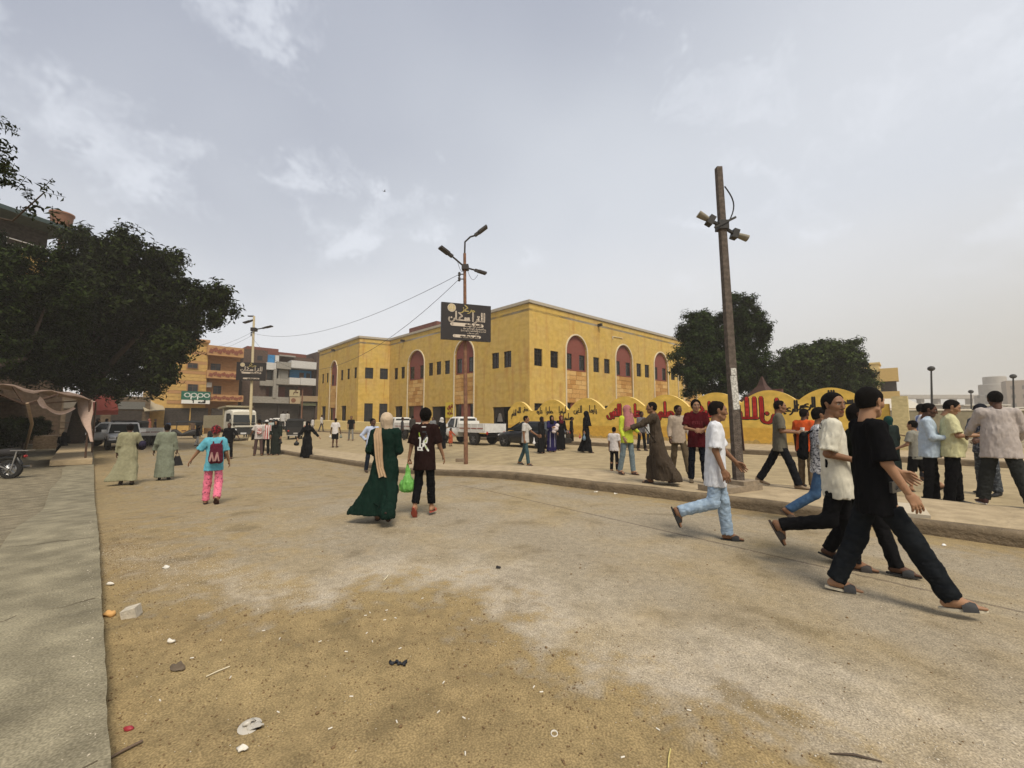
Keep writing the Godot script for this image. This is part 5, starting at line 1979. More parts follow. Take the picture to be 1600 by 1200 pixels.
	for x in [1.62, -1.55]:
		for z in [-0.72, 0.72]:
			wheel(o, Vector3(x, 0.35, z * 1.03), 0.35, 0.22, rim, rubber, 6)
			g = Geo.new()
			g.lathe([Vector2(0.42, -0.13), Vector2(0.42, 0.10)], 18, Transform3D(Basis(Vector3.RIGHT, PI / 2), Vector3(x, 0.43, z)))
			part("wheel_arch", g, trim, o)
	return o

func truck() -> void:
	var p := spot(368, 688)
	var o := thing("flatbed_truck", "cream flat-fronted truck facing up the street by the far lamp pole", "truck", p, -PI / 2 + STREET + 0.15)
	var cream := worn(0.62, 0.60, 0.52, 0.12, 1.5, 411, 0.45)
	var glass := paint(0.03, 0.034, 0.036, 0.08)
	var rubber := paint(0.016, 0.015, 0.014, 0.85)
	var trim := paint(0.03, 0.03, 0.03, 0.6)
	var g := Geo.new()
	shell(g, [[0.0, 1.0, 0.75, 2.75, 0.12], [1.1, 1.02, 0.7, 2.75, 0.12], [1.5, 1.02, 0.65, 2.7, 0.16], [1.62, 0.98, 0.68, 2.55, 0.2]])
	part("cab", g, cream, o)
	g = Geo.new()
	g.box(Vector3(1.62, 2.02, 0), Vector3(0.06, 0.85, 1.72), Basis(Vector3.BACK, 0.12))
	for z in [-1.03, 1.03]:
		g.box(Vector3(0.95, 2.05, z), Vector3(0.75, 0.7, 0.03))
	part("windows", g, glass, o)
	g = Geo.new()
	g.box(Vector3(1.68, 1.45, 0), Vector3(0.05, 0.16, 1.8))
	g.box(Vector3(1.7, 0.95, 0), Vector3(0.06, 0.42, 1.7))
	g.box(Vector3(1.75, 0.66, 0), Vector3(0.18, 0.24, 2.0))
	part("grille", g, trim, o)
	g = Geo.new()
	g.box(Vector3(1.72, 1.28, 0), Vector3(0.05, 0.13, 1.5))
	part("badge_strip", g, cream, o)
	for z in [-0.72, 0.72]:
		lamp_box(o, "headlight", Vector3(1.74, 0.97, z), Vector3(0.12, 0.22, 0.3), paint(0.55, 0.56, 0.56, 0.1))
		g = Geo.new()
		g.bar(Vector3(1.5, 2.3, z * 1.45), Vector3(1.75, 2.2, z * 1.65), 0.04)
		g.box(Vector3(1.75, 2.05, z * 1.65), Vector3(0.08, 0.36, 0.2))
		part("mirror", g, trim, o)
	g = Geo.new()
	g.box(Vector3(1.855, 0.66, 0.1), Vector3(0.02, 0.14, 0.45))
	part("number_plate", g, paint(0.6, 0.6, 0.6), o)
	g = Geo.new()
	g.box(Vector3(-2.4, 1.15, 0), Vector3(4.6, 0.16, 2.15))
	for z in [-1.05, 1.05]:
		g.box(Vector3(-2.4, 1.75, z), Vector3(4.6, 1.0, 0.05))
	g.box(Vector3(-0.12, 2.0, 0), Vector3(0.06, 1.7, 2.15))
	g.box(Vector3(-0.35, 2.95, 0), Vector3(1.9, 0.14, 2.2), Basis(Vector3.BACK, 0.08))
	part("bed", g, worn(0.34, 0.30, 0.2, 0.2, 1.2, 412), o)
	for x in [0.9, -3.2]:
		for z in [-0.92, 0.92]:
			wheel(o, Vector3(x, 0.42, z), 0.42, 0.26, trim, rubber, 6)
	g = Geo.new()
	g.box(Vector3(-1.6, 0.8, 0), Vector3(5.8, 0.2, 0.9))
	part("chassis", g, trim, o)

func rickshaw(label: String, at: Vector3, turn: float) -> void:
	var o := thing("auto_rickshaw", label, "auto rickshaw", at, turn, "auto rickshaws at the crossing")
	var black := worn(0.022, 0.020, 0.019, 0.2, 1.0, 421, 0.5)
	var dark := paint(0.010, 0.010, 0.010, 0.7)
	var rubber := paint(0.016, 0.015, 0.014, 0.85)
	var rim := paint(0.2, 0.2, 0.2, 0.5, 0.5)
	var g := Geo.new()
	shell(g, [[-1.25, 0.60, 0.35, 1.0, 0.08], [-1.1, 0.65, 0.30, 1.05, 0.08], [-0.2, 0.66, 0.28, 0.85, 0.08], [0.3, 0.62, 0.28, 0.55, 0.06], [0.75, 0.5, 0.3, 0.95, 0.1], [1.05, 0.36, 0.36, 0.95, 0.16], [1.2, 0.2, 0.45, 0.8, 0.14]])
	part("body", g, black, o)
	g = Geo.new()
	g.ring_mesh([plan_ring(-1.28, 0.85, 0.67, 1.58, 0.12), plan_ring(-1.24, 0.8, 0.66, 1.70, 0.16), plan_ring(-1.0, 0.55, 0.5, 1.76, 0.2)])
	g.box(Vector3(-1.2, 1.28, 0), Vector3(0.06, 0.62, 1.22))
	for z in [-0.61, 0.61]:
		g.box(Vector3(-0.98, 1.3, z), Vector3(0.5, 0.6, 0.04))
	part("hood", g, dark, o)
	g = Geo.new()
	for z in [-0.6, 0.6]:
		g.bar(Vector3(0.78, 0.9, z * 0.8), Vector3(0.72, 1.62, z), 0.04)
		g.bar(Vector3(-0.2, 0.85, z), Vector3(-0.2, 1.6, z), 0.035)
	part("frame", g, dark, o)
	g = Geo.new()
	g.box(Vector3(0.79, 1.25, 0), Vector3(0.02, 0.6, 0.92))
	part("windscreen", g, paint(0.06, 0.065, 0.07, 0.1), o)
	g = Geo.new()
	g.box(Vector3(-0.75, 0.9, 0), Vector3(0.5, 0.14, 1.1)); g.box(Vector3(-1.0, 1.15, 0), Vector3(0.12, 0.5, 1.1)); g.box(Vector3(0.2, 0.78, 0), Vector3(0.35, 0.1, 0.5))
	part("seat", g, paint(0.12, 0.03, 0.025, 0.7), o)
	for z in [-0.5, 0.5]:
		wheel(o, Vector3(-0.75, 0.23, z), 0.23, 0.12, rim, rubber, 6)
		lamp_box(o, "tail_light", Vector3(-1.27, 0.72, z), Vector3(0.06, 0.14, 0.14), paint(0.35, 0.02, 0.01, 0.2))
	wheel(o, Vector3(0.95, 0.23, 0), 0.23, 0.1, rim, rubber, 6)
	lamp_box(o, "headlight", Vector3(1.2, 0.72, 0), Vector3(0.12, 0.2, 0.2), paint(0.6, 0.6, 0.55, 0.1))
	g = Geo.new()
	g.box(Vector3(-1.27, 0.5, 0.05), Vector3(0.02, 0.13, 0.32)); g.box(Vector3(-1.3, 0.32, 0), Vector3(0.06, 0.08, 1.1))
	part("bumper", g, paint(0.35, 0.33, 0.3, 0.5), o)

func motorcycle() -> void:
	var o := thing("motorcycle", "dark motorcycle parked on the left pavement, its rear wheel in view", "motorcycle", spot(14, 748, 0.085), PI + 0.25)
	var black := paint(0.012, 0.012, 0.012, 0.35)
	var metal := paint(0.4, 0.4, 0.4, 0.3, 0.9)
	var rubber := paint(0.016, 0.015, 0.014, 0.85)
	wheel(o, Vector3(-0.02, 0.29, 0), 0.29, 0.1, metal, rubber, 8)
	wheel(o, Vector3(1.28, 0.29, 0), 0.29, 0.09, metal, rubber, 8)
	var g := Geo.new()
	g.tube([Vector3(-0.28, 0.42, 0), Vector3(-0.16, 0.62, 0), Vector3(0.08, 0.66, 0), Vector3(0.3, 0.58, 0)], [0.05, 0.07, 0.08, 0.07], 8)
	part("mudguard", g, black, o)
	g = Geo.new()
	g.tube([Vector3(-0.3, 0.80, 0), Vector3(0.1, 0.80, 0), Vector3(0.5, 0.76, 0)], [0.10, 0.13, 0.11], 10)
	part("seat", g, paint(0.02, 0.018, 0.018, 0.7), o)
	g = Geo.new()
	g.ball(Vector3(0.78, 0.82, 0), Vector3(0.28, 0.15, 0.14))
	part("fuel_tank", g, paint(0.10, 0.012, 0.010, 0.25), o)
	g = Geo.new()
	g.ball(Vector3(0.55, 0.42, 0), Vector3(0.22, 0.2, 0.15))
	g.tube([Vector3(0.45, 0.32, 0.14), Vector3(0.0, 0.30, 0.16), Vector3(-0.4, 0.36, 0.17)], [0.03, 0.045, 0.04], 8)
	part("engine", g, metal, o)
	g = Geo.new()
	g.bar(Vector3(-0.02, 0.29, 0.08), Vector3(0.4, 0.5, 0.08), 0.035); g.bar(Vector3(-0.02, 0.29, -0.08), Vector3(0.4, 0.5, -0.08), 0.035)
	g.tube([Vector3(1.28, 0.29, 0.06), Vector3(1.1, 0.95, 0.06)], 0.025, 6); g.tube([Vector3(1.28, 0.29, -0.06), Vector3(1.1, 0.95, -0.06)], 0.025, 6)
	g.tube([Vector3(0.95, 1.02, -0.36), Vector3(1.08, 1.0, 0), Vector3(0.95, 1.02, 0.36)], 0.016, 6)
	g.bar(Vector3(-0.5, 0.86, 0.12), Vector3(-0.05, 0.86, 0.12), 0.025); g.bar(Vector3(-0.5, 0.86, -0.12), Vector3(-0.05, 0.86, -0.12), 0.025)
	for i in 4:
		g.bar(Vector3(-0.48 + i * 0.13, 0.86, -0.12), Vector3(-0.48 + i * 0.13, 0.86, 0.12), 0.02)
	g.bar(Vector3(-0.1, 0.29, 0.1), Vector3(-0.2, 0.84, 0.1), 0.03); g.bar(Vector3(-0.1, 0.29, -0.1), Vector3(-0.2, 0.84, -0.1), 0.03)
	part("frame", g, metal, o)
	lamp_box(o, "tail_light", Vector3(-0.36, 0.68, 0), Vector3(0.08, 0.09, 0.14), paint(0.3, 0.01, 0.01, 0.2))

func vehicles() -> void:
	black_car()
	pickup("drop_side_pickup", "white pickup with a rusty drop-side bed parked behind the near lamp pole", street(21.4, 17.2), PI / 2 + STREET, true, "", false, 0.62)
	pickup("pickup", "white pickup half hidden behind the man in the pale blue shirt", street(31.5, 18.4), PI / 2 + STREET, true, "", false, 0.60)
	var p := spot(190, 703) + street(2.2, 0.1)
	p.y = dip(p)
	pickup("crew_pickup", "white double-cab pickup facing the viewer at the left kerb", p, -PI / 2 + STREET, false, "", true, 0.92)
	p = street(41.0, 1.5, -0.36)
	pickup("pickup", "white pickup with a long pale bed behind the double-cab pickup", p, PI / 2 + STREET + 1.2, true, "", false, 0.8)
	p = spot(440, 676)
	pickup("pickup", "white pickup behind the black auto rickshaw seen from the rear", p + street(3, 1.0), PI / 2 + STREET + 0.5, true, "", false, 0.72)
	truck()
	rickshaw("black auto rickshaw seen from the rear beside the woman in black", spot(463, 686) + street(0.9, 0.2), PI / 2 + STREET - 0.35)
	rickshaw("black auto rickshaw seen from the side below the green shop sign", street(52.0, 6.6, -0.36), STREET + PI - 0.1)
	rickshaw("black auto rickshaw left of the one below the green shop sign", street(54.0, 2.6, -0.36), STREET + PI + 0.05)
	rickshaw("dark auto rickshaw between the cream truck and the far lamp pole", street(50.0, 13.2, -0.36), STREET + PI + 0.2)
	motorcycle()
	# handcart
	p = spot(336, 676)
	var o := thing("handcart", "small slatted wooden cart beside the cream truck", "cart", p, STREET + 0.3)
	var wood := worn(0.42, 0.33, 0.17, 0.2, 0.7, 431)
	var g := Geo.new()
	g.box(Vector3(0, 0.7, 0), Vector3(1.5, 0.08, 0.9))
	part("floor", g, wood, o)
	for i in 7:
		for z in [-0.45, 0.45]:
			g = Geo.new()
			g.box(Vector3(-0.7 + i * 0.233, 1.05, z), Vector3(0.14, 0.68, 0.03))
			part("slat", g, wood, o)
	for z in [-0.45, 0.45]:
		g = Geo.new()
		g.box(Vector3(0, 1.36, z * 1.05), Vector3(1.5, 0.07, 0.04))
		part("rail", g, wood, o)
		wheel(o, Vector3(0.1, 0.36, z * 1.2), 0.36, 0.08, wood, paint(0.02, 0.02, 0.02), 8)

# --- poles, signs, wires ---

func sign_board(o: Node, w: float, h: float, t: Transform3D, full: bool) -> void:
	var ink := worn(0.022, 0.018, 0.018, 0.15, 1.0, 441, 0.5)
	var gold := paint(0.50, 0.40, 0.14, 0.5)
	var silver := paint(0.55, 0.47, 0.38, 0.5)
	var brown := paint(0.05, 0.035, 0.025, 0.5)
	var g := Geo.new()
	g.box(Vector3(0, 0, -0.07), Vector3(w, h, 0.14))
	part("sign_board", g, ink, o, t)
	var kx := w / 2.0
	var ky := h / 1.46
	var b := o.get_child(o.get_child_count() - 1)
	var loc := func(x: float, y: float, z := 0.004) -> Transform3D: return Transform3D(Basis.IDENTITY, Vector3(x * kx, y * ky, z))
	g = Geo.new()
	g.lathe([Vector2(0.165 * ky, 0), Vector2(0.165 * ky, 0.006)], 20, Transform3D(Basis(Vector3.RIGHT, PI / 2), Vector3.ZERO))
	part("emblem", g, silver, b, loc.call(-0.60, 0.53))
	g = Geo.new()
	var ring := PackedVector2Array()
	for i in 21:
		ring.append(Vector2(cos(TAU * i / 20), sin(TAU * i / 20)) * 0.125 * ky)
	stroke(g, ring, 0.02 * ky, 0.012)
	for x in [-0.06, 0.0, 0.06]:
		stroke(g, PackedVector2Array([Vector2(x, -0.06) * ky, Vector2(x * 1.3, 0.07) * ky]), 0.03 * ky, 0.012)
	part("emblem_mark", g, gold, b, loc.call(-0.60, 0.53))
	g = Geo.new()
	script_line(g, "m r k z", 0.115 * ky, 0.042 * ky, 0.0, 1.45 * kx / ky)
	part("lettering", g, gold, b, loc.call(0.32, 0.44))
	g = Geo.new()
	script_line(g, "a l t r a  s k A N", 0.142 * ky, 0.062 * ky, 0.0, 1.38 * kx / ky)
	part("lettering", g, silver, b, loc.call(0.78, 0.065))
	for q in [[0.02, -0.115, 1.22, 0.135, "l l s w n a r  w a l a s e H"], [0.02, -0.575, 1.02, 0.115, "m n t d Y  s a r e  a l m d y n H"]]:
		g = Geo.new()
		stroke(g, PackedVector2Array([Vector2(-q[2] / 2 * kx, 0), Vector2(0, 0), Vector2(q[2] / 2 * kx, 0)]), q[3] * 1.38 * ky, 0.0)
		part("panel", g, silver, b, loc.call(q[0], q[1]))
		g = Geo.new()
		script_line(g, q[4], 0.046 * ky, 0.022 * ky, 0.0, 1.25 * kx / ky)
		part("lettering", g, brown, b, loc.call(q[0] + q[2] * 0.46, q[1] - 0.03, 0.012))
	if full:
		for q in [[0.80, -0.275, "m w hh a t  s w t y H  e l Y  a l b t n  w a l hh w dh  d w b l r"], [0.80, -0.365, "a s e H  r k m y H  a l a s n a n  a s e H  e a d y H  m hh m w l"], [0.50, -0.455, "d k t w r  m hh m d  s a m Y"]]:
			g = Geo.new()
			script_line(g, q[2], 0.036 * ky, 0.012 * ky, 0.0, 1.1 * kx / ky)
			part("lettering", g, silver, b, loc.call(q[0], q[1]))

func pole_lamp(g: Geo, a: Vector3, b: Vector3, l: float, w: float) -> void:   # a flat lamp head, from its neck a towards b
	var d := (b - a).normalized()
	var side := d.cross(Vector3.UP).normalized()
	var up := side.cross(d)
	var bs := Basis(d, up, side)
	g.box(a + d * l * 0.18, Vector3(l * 0.36, 0.10, w * 0.55), bs)
	g.box(a + d * l * 0.66, Vector3(l * 0.68, 0.085, w), bs)

func lamp_pole(label: String, foot: Vector3, m: Material, px: Dictionary, board: Array, full: bool) -> Node3D:   # px: points of the pole as seen, board: [u, v centre, metres wide, metres high]
	var o := thing("lamp_pole", label, "lamp pole", foot)
	var z := -foot.z
	var q := func(u: float, v: float, dz := 0.0) -> Vector3: return deep(u, v, z + dz) - foot
	var iron := paint(0.035, 0.03, 0.028, 0.6)
	var r: float = px.r
	var top: Vector3 = q.call(px.top[0], px.top[1])
	var g := Geo.new()
	g.tube([Vector3(0, -0.1, 0), Vector3(0, 0.01, 0), top * 0.6, top], [r, r, r * 0.85, r * 0.7], 10)
	part("pole", g, m, o)
	g = Geo.new()
	g.box(Vector3(-r * 2.6, 0.05, 0.0), Vector3(r * 4, 0.12, r * 3))
	part("footing", g, worn(0.2, 0.15, 0.1, 0.2, 1.0, 445), o)
	var hub: Vector3 = q.call(px.hub[0], px.hub[1])
	for a in px.arms:
		g = Geo.new()
		var pts := [hub if a.size() < 4 else top]
		for i in range(0, a.size() - 2):
			if a[i] is Array:
				pts.append(q.call(a[i][0], a[i][1], a[i][2]))
		g.tube(pts, r * 0.42, 7)
		var arm := part("arm", g, iron, o)
		g = Geo.new()
		var e: Vector3 = pts[-1]
		var tip: Array = a[-2]
		pole_lamp(g, e, q.call(tip[0], tip[1], tip[2]), a[-1], a[-1] * 0.42)
		part("lamp_head", g, iron, arm)
	g = Geo.new()
	g.box(hub, Vector3(r * 3.2, r * 2.4, r * 3.2))
	part("clamp", g, iron, o)
	g = Geo.new()
	for dy in [-0.28, -0.48]:
		g.bar(hub + Vector3(0, dy, 0), hub + Vector3(-0.24, dy, 0.0), 0.035)
		g.lathe([Vector2(0.035, -0.09), Vector2(0.06, -0.05), Vector2(0.04, 0.0), Vector2(0.06, 0.05), Vector2(0.03, 0.09)], 8, Transform3D(Basis.IDENTITY, hub + Vector3(-0.24, dy, 0)))
	part("insulators", g, iron, o)
	g = Geo.new()
	for k in px.get("loops", []):
		var pts := []
		for i in 9:
			var t := i / 8.0
			pts.append(hub.lerp(q.call(k[0], k[1]), t) + Vector3(0.05, -0.35 * sin(PI * t), 0.05))
		g.tube(pts, 0.008, 4)
	if g.v.size():
		part("cable", g, paint(0.05, 0.05, 0.05), o)
	var c: Vector3 = q.call(board[0], board[1])
	c.x = top.x * c.y / top.y
	sign_board(o, board[2], board[3], Transform3D(Basis(Vector3.UP, 0.34), Vector3(c.x, c.y, 0) + Basis(Vector3.UP, 0.34) * Vector3(0, 0, r * 1.2 + 0.16)), full)
	return o

func wire(a: Vector3, b: Vector3, sag: float, label: String) -> void:
	var g := Geo.new()
	var pts := []
	for i in 25:
		var t := i / 24.0
		pts.append(a.lerp(b, t) - a + Vector3(0, -4.0 * sag * t * (1.0 - t), 0))
	g.tube(pts, 0.010, 5)
	single("overhead_wire", g, paint(0.06, 0.06, 0.06, 0.6), label, "wire", a, 0.0, "wires between the lamp poles")

func poles() -> void:
	var rust := worn(0.19, 0.095, 0.055, 0.3, 0.9, 451, 0.85)
	var foot := spot(728, 721, 0.175)
	var z := -foot.z
	var o := lamp_pole("rusty lamp pole carrying the nearer black sign board", foot, rust, {"r": 0.085, "top": [726, 396], "hub": [727, 418], "arms": [[[726.5, 378, 0.0], [735, 370, 0.0], [742, 368, 0.0], [758, 356, 0.0], 0.62], [[707, 401, -0.3], [690, 388, -0.6], 0.62], [[742, 422, 0.3], [758, 427, 0.5], 0.5]], "loops": [[745, 430], [712, 405]]}, [728.5, 505.5, 2.0, 1.46, 0.04], true)
	var pale := worn(0.55, 0.47, 0.30, 0.15, 1.2, 452, 0.8)
	var foot2 := spot(390, 688, 0.0)
	var o2 := lamp_pole("pale lamp pole with a black sign board farther down the street", foot2, pale, {"r": 0.13, "top": [397, 494], "hub": [397, 515], "arms": [[[396, 500, 0.0], [370, 508, 0.0], 0.9], [[410, 513, 0.0], [423, 510, 0.0], 0.9], [[396.5, 494, 0.0], [390, 494, 0.0], 0.5]], "loops": []}, [397.5, 581, 2.3, 1.60, 0.0], false)
	var hub := deep(727, 418, z)
	var hub2 := deep(397, 515, -foot2.z)
	for i in 2:
		var dy: float = [-0.28, -0.48][i]
		wire(hub + Vector3(-0.24, dy, 0), hub2 + Vector3(-0.24, dy - 0.1 * i, 0), [1.2, 3.4][i], ["upper thin wire strung from the near lamp pole to the far one", "lower sagging wire strung from the near lamp pole to the far one"][i])
	for i in 2:
		wire(hub2 + Vector3(-0.24, -0.28 - 0.3 * i, 0), deep(300, 545 + i * 8, -foot2.z + 16), 0.5, ["upper wire leaving the far lamp pole behind the tree", "lower wire leaving the far lamp pole behind the tree"][i])
	# the leaning wooden pole with floodlights
	var f3 := spot(1155, 764, 0.18)
	z = -f3.z
	o = thing("floodlight_pole", "tall weathered square pole with two floodlights, leaning a little left", "pole", f3)
	var wood := worn(0.115, 0.092, 0.075, 0.35, 0.7, 453, 0.9, 1.5)
	var top := deep(1122.5, 262, z) - f3
	var g := Geo.new()
	var rings := []
	for i in 7:
		var t := i / 6.0
		var w := lerpf(0.080, 0.056, t)
		var c := top * t
		rings.append(PackedVector3Array([c + Vector3(-w, 0, w), c + Vector3(-w, 0, -w), c + Vector3(w, 0, -w), c + Vector3(w, 0, w)]))
	for i in 6:
		for j in 4:
			g.quad(rings[i][(j + 1) % 4], rings[i][j], rings[i + 1][j], rings[i + 1][(j + 1) % 4])
	g.quad(rings[6][3], rings[6][2], rings[6][1], rings[6][0])
	part("pole", g, wood, o)
	g = Geo.new()
	var d := top.normalized()
	var lo_y := (deep(1140, 640, z) - f3).y
	var hi_y := (deep(1138, 576, z) - f3).y
	for q in [[lo_y, hi_y - 0.15, 0.0], [hi_y - 0.14, hi_y, 0.02]]:
		var c: Vector3 = top * ((q[0] + q[1]) * 0.5 / top.y)
		g.box(c + Vector3(0.0, 0, 0.078), Vector3(0.125 - q[2], q[1] - q[0], 0.012), Basis(Vector3.BACK, 0.056))
	part("paint_patch", g, worn(0.50, 0.49, 0.45, 0.4, 0.35, 454), o)
	g = Geo.new()
	g.box(Vector3(0.09, 1.2, 0.0), Vector3(0.02, 0.9, 0.09), Basis(Vector3.BACK, 0.05))
	part("split", g, paint(0.05, 0.022, 0.015), o)
	g = Geo.new()
	g.box(Vector3(-0.2, 0.03, 0.05), Vector3(1.1, 0.14, 0.62), Basis(Vector3.UP, 0.5))
	g.box(Vector3(0.05, 0.13, 0.0), Vector3(0.5, 0.1, 0.42), Basis(Vector3.UP, 0.5))
	part("footing", g, worn(0.25, 0.2, 0.14, 0.25, 0.8, 455), o)
	var iron := paint(0.03, 0.028, 0.026, 0.6)
	var hub3 := deep(1128, 353, z) - f3
	g = Geo.new()
	g.box(hub3, Vector3(0.2, 0.18, 0.2))
	g.bar(hub3 + Vector3(-0.2, -0.08, 0.1), hub3 + Vector3(0.24, 0.14, 0.1), 0.04)
	part("clamp", g, iron, o)
	for q in [[1110, 345, -0.15, 1103, 341, -1.0], [1148, 366, 0.15, 1163, 371, 1.0]]:
		var a: Vector3 = deep(q[0], q[1], z + q[2]) - f3
		g = Geo.new()
		g.bar(hub3, a, 0.05)
		var fl := part("floodlight", g, iron, o)
		g = Geo.new()
		var b: Vector3 = deep(q[3], q[4], z + q[2]) - f3
		var x := (b - a).normalized()
		var bs := Basis(x, Vector3.UP, x.cross(Vector3.UP)).orthonormalized()
		g.box(a + x * 0.0, Vector3(0.12, 0.19, 0.15), bs)
		part("ballast_box", g, iron, fl)
		g = Geo.new()
		var rr := []
		for k in 7:
			var t := k / 6.0
			rr.append(Vector2(lerpf(0.055, 0.085, pow(t, 0.6)), 0.06 + t * 0.22))
		g.lathe(rr, 14, Transform3D(bs * Basis(Vector3.BACK, -PI / 2) * Basis.from_scale(Vector3(0.8, 1, 1)), a))
		part("lamp_housing", g, worn(0.22, 0.20, 0.155, 0.2, 0.5, 456), fl)
	g = Geo.new()
	var cp := []
	for i in 10:
		var t := i / 9.0
		cp.append(hub3 + Vector3(0.1 + 0.14 * sin(PI * t), 0.05 + 0.75 * t, 0.1) - Vector3(0.06 * t, 0, 0))
	g.tube(cp, 0.014, 5)
	part("cable", g, paint(0.02, 0.02, 0.02), o)
	# far poles
	for q in [[1455, 655, 576, 42.0, "far thin pole with a round lamp above the man in light blue"], [1517, 650, 612, 60.0, "short far pole right of the middle of the open ground"], [1583, 655, 588, 48.0, "far pole with a round lamp above the man at the right edge"]]:
		var b := deep(q[0], q[1], q[3])
		b.y = 0.0
		var t := deep(q[0], q[2], q[3]) - b
		o = thing("far_pole", q[4], "pole", b)
		g = Geo.new()
		g.tube([Vector3.ZERO, t], [0.12, 0.07], 6)
		part("pole", g, iron, o)
		g = Geo.new()
		g.ball(t, Vector3(0.3, 0.26, 0.3), 8, 6)
		part("lamp_head", g, iron, o)
	var bp := street(56.0, 18.5)
	g = Geo.new()
	g.tube([Vector3.ZERO, Vector3(0, 5.2, 0)], [0.09, 0.07], 6)
	single("thin_post", g, rust, "thin brown post before the brick block with white balconies", "post", bp)
	# floodlight box on a pale post at the edge of the right tree, and a lamp arm above
	var fb := deep(1357, 640, 30.0)
	o = thing("wall_floodlight", "white floodlight box on a short post behind the painted wall", "floodlight", Vector3(fb.x, 0, fb.z))
	g = Geo.new()
	g.box(Vector3(0, 3.25, 0), Vector3(0.45, 0.6, 0.3), Basis(Vector3.UP, 0.4))
	part("lamp_head", g, paint(0.6, 0.6, 0.55), o)
	g = Geo.new()
	g.tube([Vector3(0.45, 0, 0), Vector3(0.45, 3.7, 0)], 0.09, 8)
	for i in 4:
		g.box(Vector3(0.45, 2.3 + i * 0.35, 0.1), Vector3(0.5 - i * 0.06, 0.12, 0.12))
	part("post", g, paint(0.6, 0.52, 0.35), o)
	# bird
	var bd := deep(601, 299, 55.0)
	o = thing("bird", "small dark bird gliding high above the street", "bird", bd, 0.6)
	g = Geo.new()
	g.ball(Vector3.ZERO, Vector3(0.16, 0.045, 0.05), 8, 5)
	g.tri(Vector3(-0.12, 0, 0), Vector3(-0.3, 0.01, -0.06), Vector3(-0.3, 0.01, 0.06))
	g.quad(Vector3(0.06, 0.02, 0.03), Vector3(-0.06, 0.02, 0.03), Vector3(-0.1, 0.07, 0.34), Vector3(-0.02, 0.07, 0.34))
	g.quad(Vector3(-0.06, 0.02, -0.03), Vector3(0.06, 0.02, -0.03), Vector3(-0.02, 0.07, -0.34), Vector3(-0.1, 0.07, -0.34))
	part("body", g, paint(0.02, 0.02, 0.02), o)

# --- the stall, litter and small things ---

